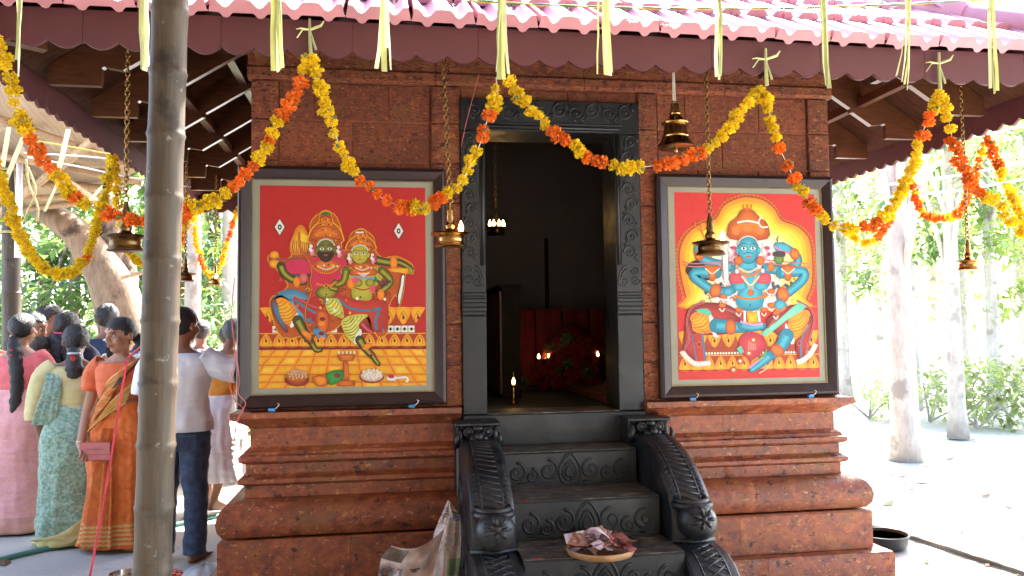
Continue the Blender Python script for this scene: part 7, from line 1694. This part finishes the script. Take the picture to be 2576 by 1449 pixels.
# the big leaning tree behind the crowd
bt_ = PD(318, 880, 9.3); base = Vector((bt_.x, bt_.y, 0)); big = thing('leaning_tree', base, 'large tan tree trunk leaning and forking behind the crowd', 'tree')
D9 = lambda x, y, d=9.3: PD(x, y, d)
mb = MB(); mb.tube(smooth_open([tuple(base), tuple(D9(318, 880)), tuple(D9(302, 780)), tuple(D9(278, 710)), tuple(D9(240, 650)), tuple(D9(205, 600)), tuple(D9(160, 560)), tuple(D9(100, 525, 9.6)), tuple(D9(20, 470, 10))], 4), [.36, .33, .31, .30, .29, .285, .28, .275, .27, .265, .26, .25, .24, .23, .22, .21, .205, .20, .19, .18, .175, .17, .165, .16, .155, .15, .14, .13, .12, .11, .1, .09, .08], 16)
mb.tube(smooth_open([tuple(D9(300, 780)), tuple(D9(290, 690, 9.45)), tuple(D9(284, 600, 9.5)), tuple(D9(276, 520, 9.6)), tuple(D9(262, 420, 9.8)), tuple(D9(240, 300, 10))], 4), [.22, .20, .19, .18, .175, .17, .165, .16, .155, .15, .145, .14, .13, .12, .11, .10, .10, .09, .09, .08, .08], 12)
mb.tube(smooth_open([tuple(D9(318, 760)), tuple(D9(326, 700, 9.4)), tuple(D9(320, 640, 9.5)), tuple(D9(330, 560, 9.7))], 4), [.13, .12, .11, .10, .10, .09, .09, .08, .08, .07, .06, .05, .05], 10)
mb.build('trunk', BK, big, smooth='all')
r = random.Random(77); cl = [(D9(x, y, 10.2)+Vector((r.uniform(-.5, .5), r.uniform(-.2, 1.5), r.uniform(-.3, .3))), .55) for x, y in ((60, 430), (150, 400), (250, 300), (330, 420), (320, 500), (20, 560), (360, 330), (100, 300), (200, 480), (345, 580))]
put('crown', leaf_mesh(r, cl, 1700, .17, LM[0]), big)
tag(MB().tube(smooth_open([tuple(D9(305, 700, 9.0)), tuple(D9(350, 688, 9.0)), tuple(D9(420, 672, 9.0)), tuple(D9(500, 660, 9.0))], 4), .022, 6).build('lashed_stick', M['bamboo_y']), 'thin bamboo stick lashed between the leaning tree and the far pole', 'stick')
def gnd(px, d):
    v = PD(px, 850, d); return (v.x, v.y, 0)
# slim pale trunks right of the near pole
tree(gnd(480, 9.0), 5.5, .095, (0, 0, 4.6), (1.1, 1.1, 1.0), 900, .16, 3, 'slim pale sunlit trunk right of the near pole', 'slim_tree', BK2, seed=101, group=None)
tree(gnd(580, 11.5), 6.5, .14, (0, .4, 5.0), (1.4, 1.4, 1.3), 1100, .17, 1, 'pale sunlit trunk close to the left edge of the painting', 'slim_tree', BK2, seed=102, group=None)
tree(gnd(545, 14), 5, .16, (0, 0, 3.2), (1.6, 1.4, 1.7), 1700, .16, 2, 'dark green tree behind the slim pale trunks', seed=103, group=None)
LBL = ['bushy green tree in the wood beyond the crowd', 'yellow-green tree in the wood beyond the crowd', 'blue-green tree in the wood beyond the crowd', 'pale green tree in the wood beyond the crowd']
k = 0
for px, d, h in ((-260, 12, 5), (-120, 14.5, 6), (20, 12.5, 4.5), (110, 15.5, 6), (190, 12.2, 4.2), (270, 16, 6.5), (350, 12.8, 4.6), (410, 15, 5.5), (460, 12.5, 4.6), (520, 17, 6.5), (600, 15.5, 6), (660, 18, 6.5)):
    tree(gnd(px, d), h, .10, (0, 0, h*.52), (1.5, 1.3, h*.42), 1500, .17, k % 4, LBL[k % 4], seed=200+k, group='trees in the wood beyond the crowd'); k += 1
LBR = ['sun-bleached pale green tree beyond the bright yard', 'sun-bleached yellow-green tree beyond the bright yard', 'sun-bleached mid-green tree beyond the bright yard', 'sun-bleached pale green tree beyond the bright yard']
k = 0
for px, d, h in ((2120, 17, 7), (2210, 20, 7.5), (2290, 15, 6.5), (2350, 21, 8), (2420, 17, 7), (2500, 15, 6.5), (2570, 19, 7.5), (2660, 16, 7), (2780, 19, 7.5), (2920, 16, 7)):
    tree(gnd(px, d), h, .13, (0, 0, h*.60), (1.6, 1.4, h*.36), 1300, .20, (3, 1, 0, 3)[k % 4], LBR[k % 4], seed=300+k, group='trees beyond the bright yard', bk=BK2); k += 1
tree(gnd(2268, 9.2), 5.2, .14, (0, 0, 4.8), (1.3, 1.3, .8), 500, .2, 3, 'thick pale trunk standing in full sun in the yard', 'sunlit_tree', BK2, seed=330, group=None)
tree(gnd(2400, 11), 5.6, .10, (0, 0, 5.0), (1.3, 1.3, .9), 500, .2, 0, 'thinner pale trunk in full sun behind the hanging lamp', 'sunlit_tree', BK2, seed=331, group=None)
# palm whose fronds show under the right eave
pb_ = Vector(gnd(2620, 10.5)); palm = thing('areca_palm', pb_, 'palm with drooping feathered fronds at the right edge of the yard', 'palm tree')
MB().tube([pb_, pb_+Vector((.05, 0, 2)), pb_+Vector((0, .05, 4.1))], [.12, .10, .085], 12).build('trunk', BK2, palm, smooth='all')
r = random.Random(8)
for i in range(11):
    a = i*2*math.pi/11+.2; mb = MB(); d = Vector((math.cos(a), math.sin(a), 0)); o0 = pb_+Vector((0, .05, 4.05))
    sp = [o0+d*(2.1*u)+Vector((0, 0, .75*u-1.75*u*u)) for u in [j/12 for j in range(13)]]; mb.tube(sp, [.02*(1-.8*j/12) for j in range(13)], 5)
    sd_ = d.cross(Vector((0, 0, 1)))
    for j in range(2, 13):
        for q_ in range(2):
            p0 = sp[j-1].lerp(sp[j], q_*.5)
            for e in (-1, 1):
                tip = p0+sd_*e*.42*math.sin(j/12*2.6+.3)+d*.22-Vector((0, 0, .22)); w_ = d*.022
                mb.add([p0-w_, p0.lerp(tip, .5)-w_*1.2, tip, p0.lerp(tip, .5)+w_*1.2, p0+w_], [(0, 1, 2, 3, 4)])
    mb.build('frond', LM[i % 3], palm)
# shrubs in the yard
for i, (px, d, s_) in enumerate(((2330, 13, .6), (2400, 12.5, .7), (2450, 12, .55), (2530, 13, .7), (2620, 12, .6), (2180, 13.5, .6))):
    r = random.Random(400+i); b0 = Vector(gnd(px, d)); t = thing('shrub', b0, 'low sun-bleached shrub at the far side of the bright yard', 'shrub', 'shrubs across the yard')
    cl = [(b0+Vector((r.uniform(-s_, s_), r.uniform(-.4, .4), r.uniform(.15, s_*1.3))), .35) for _ in range(9)]; put('foliage', leaf_mesh(r, cl, 260, .14, LM[3], 'foliage'), t)
    q = MB(); [q.tube([b0, c], [.02, .008], 5) for c, _ in cl[:5]]; q.build('stem', BK2, t)
for i in range(8):
    px, d = (-150, -30, 70, 160, 240, 400, 440, 620)[i], (10.6, 11.2, 10.4, 11.0, 10.8, 10.6, 11.4, 12)[i]
    r = random.Random(500+i); b0 = Vector(gnd(px, d)); t = thing('undergrowth_bush', b0, 'leafy bush growing at the edge of the wood behind the crowd', 'bush', 'bushes at the edge of the wood')
    cl = [(b0+Vector((r.uniform(-.9, .9), r.uniform(-.5, .5), r.uniform(.2, 1.9))), .5) for _ in range(14)]; put('foliage', leaf_mesh(r, cl, 750, .13, LM[(i+1) % 4], 'foliage'), t)
    q = MB(); [q.tube([b0, b0.lerp(c, .6)+Vector((0, 0, .1)), c], [.03, .02, .008], 5) for c, _ in cl[:6]]; q.build('stem', BK, t)
# far wood closing the view
r = random.Random(9); mb = MB()
for i in range(5000):
    a = r.uniform(-1.15, .12); d = r.uniform(24, 34); z_ = abs(r.gauss(0, 1))*3.4*(.75+.45*noise.noise((a*6, 0, 3)))+.1
    p = Vector((math.sin(a)*d, CAM.y+math.cos(a)*d, z_)); u = Vector((r.uniform(-1, 1), r.uniform(-1, 1), r.uniform(-.6, .6))).normalized()*.24; v = u.cross(Vector((r.uniform(-.5, .5), r.uniform(-.5, .5), 1))).normalized()*.10
    mb.add([p-u, p-v, p+u, p+v], [(0, 1, 2, 3)])
tag(mb.build('far_wood', LM[2]), 'far wood closing the view behind the trees', 'wood', kind='stuff')
# wires and poles in the bright yard
for i, (x0, y0, x1, y1, d) in enumerate(((2190, 470, 2640, 395, 7.5), (2200, 500, 2640, 440, 7.6), (2330, 360, 2640, 300, 7.2))):
    tag(MB().tube([PD(x0, y0, d), PD((x0+x1)/2, (y0+y1)/2+8, d), PD(x1, y1, d)], .012, 5).build('yard_cord', M['white_string']), ('white cord strung across the bright yard, lower one', 'white cord strung across the bright yard, lowest one', 'white cord strung high across the bright yard')[i], 'cord')


# fallen leaves and grit on the ground
r = random.Random(21); mb = MB(); mb.c = []
for i in range(900):
    if i % 3: x, y = r.uniform(3.2, 11), r.uniform(-3, 12)
    else: x, y = r.uniform(-6, -.9), r.uniform(-1.5, 9)
    s_ = r.uniform(.012, .05) if i % 5 else r.uniform(.06, .1); a = r.uniform(0, 6.28); p = Vector((x, y, .006+r.uniform(0, .006))); u = Vector((math.cos(a), math.sin(a), 0))*s_; v = Vector((-math.sin(a), math.cos(a), .12))*s_*.45
    mb.add([p-u, p-v, p+u+Vector((0, 0, s_*.25)), p+v], [(0, 1, 2, 3)], r.choice((srgb(120, 96, 60), srgb(90, 70, 44), srgb(150, 130, 84), srgb(110, 112, 60), srgb(140, 60, 44))))
tag(mb.build('fallen_leaves', M['cmat']), 'dry fallen leaves scattered on the pale ground', 'leaves', kind='stuff')
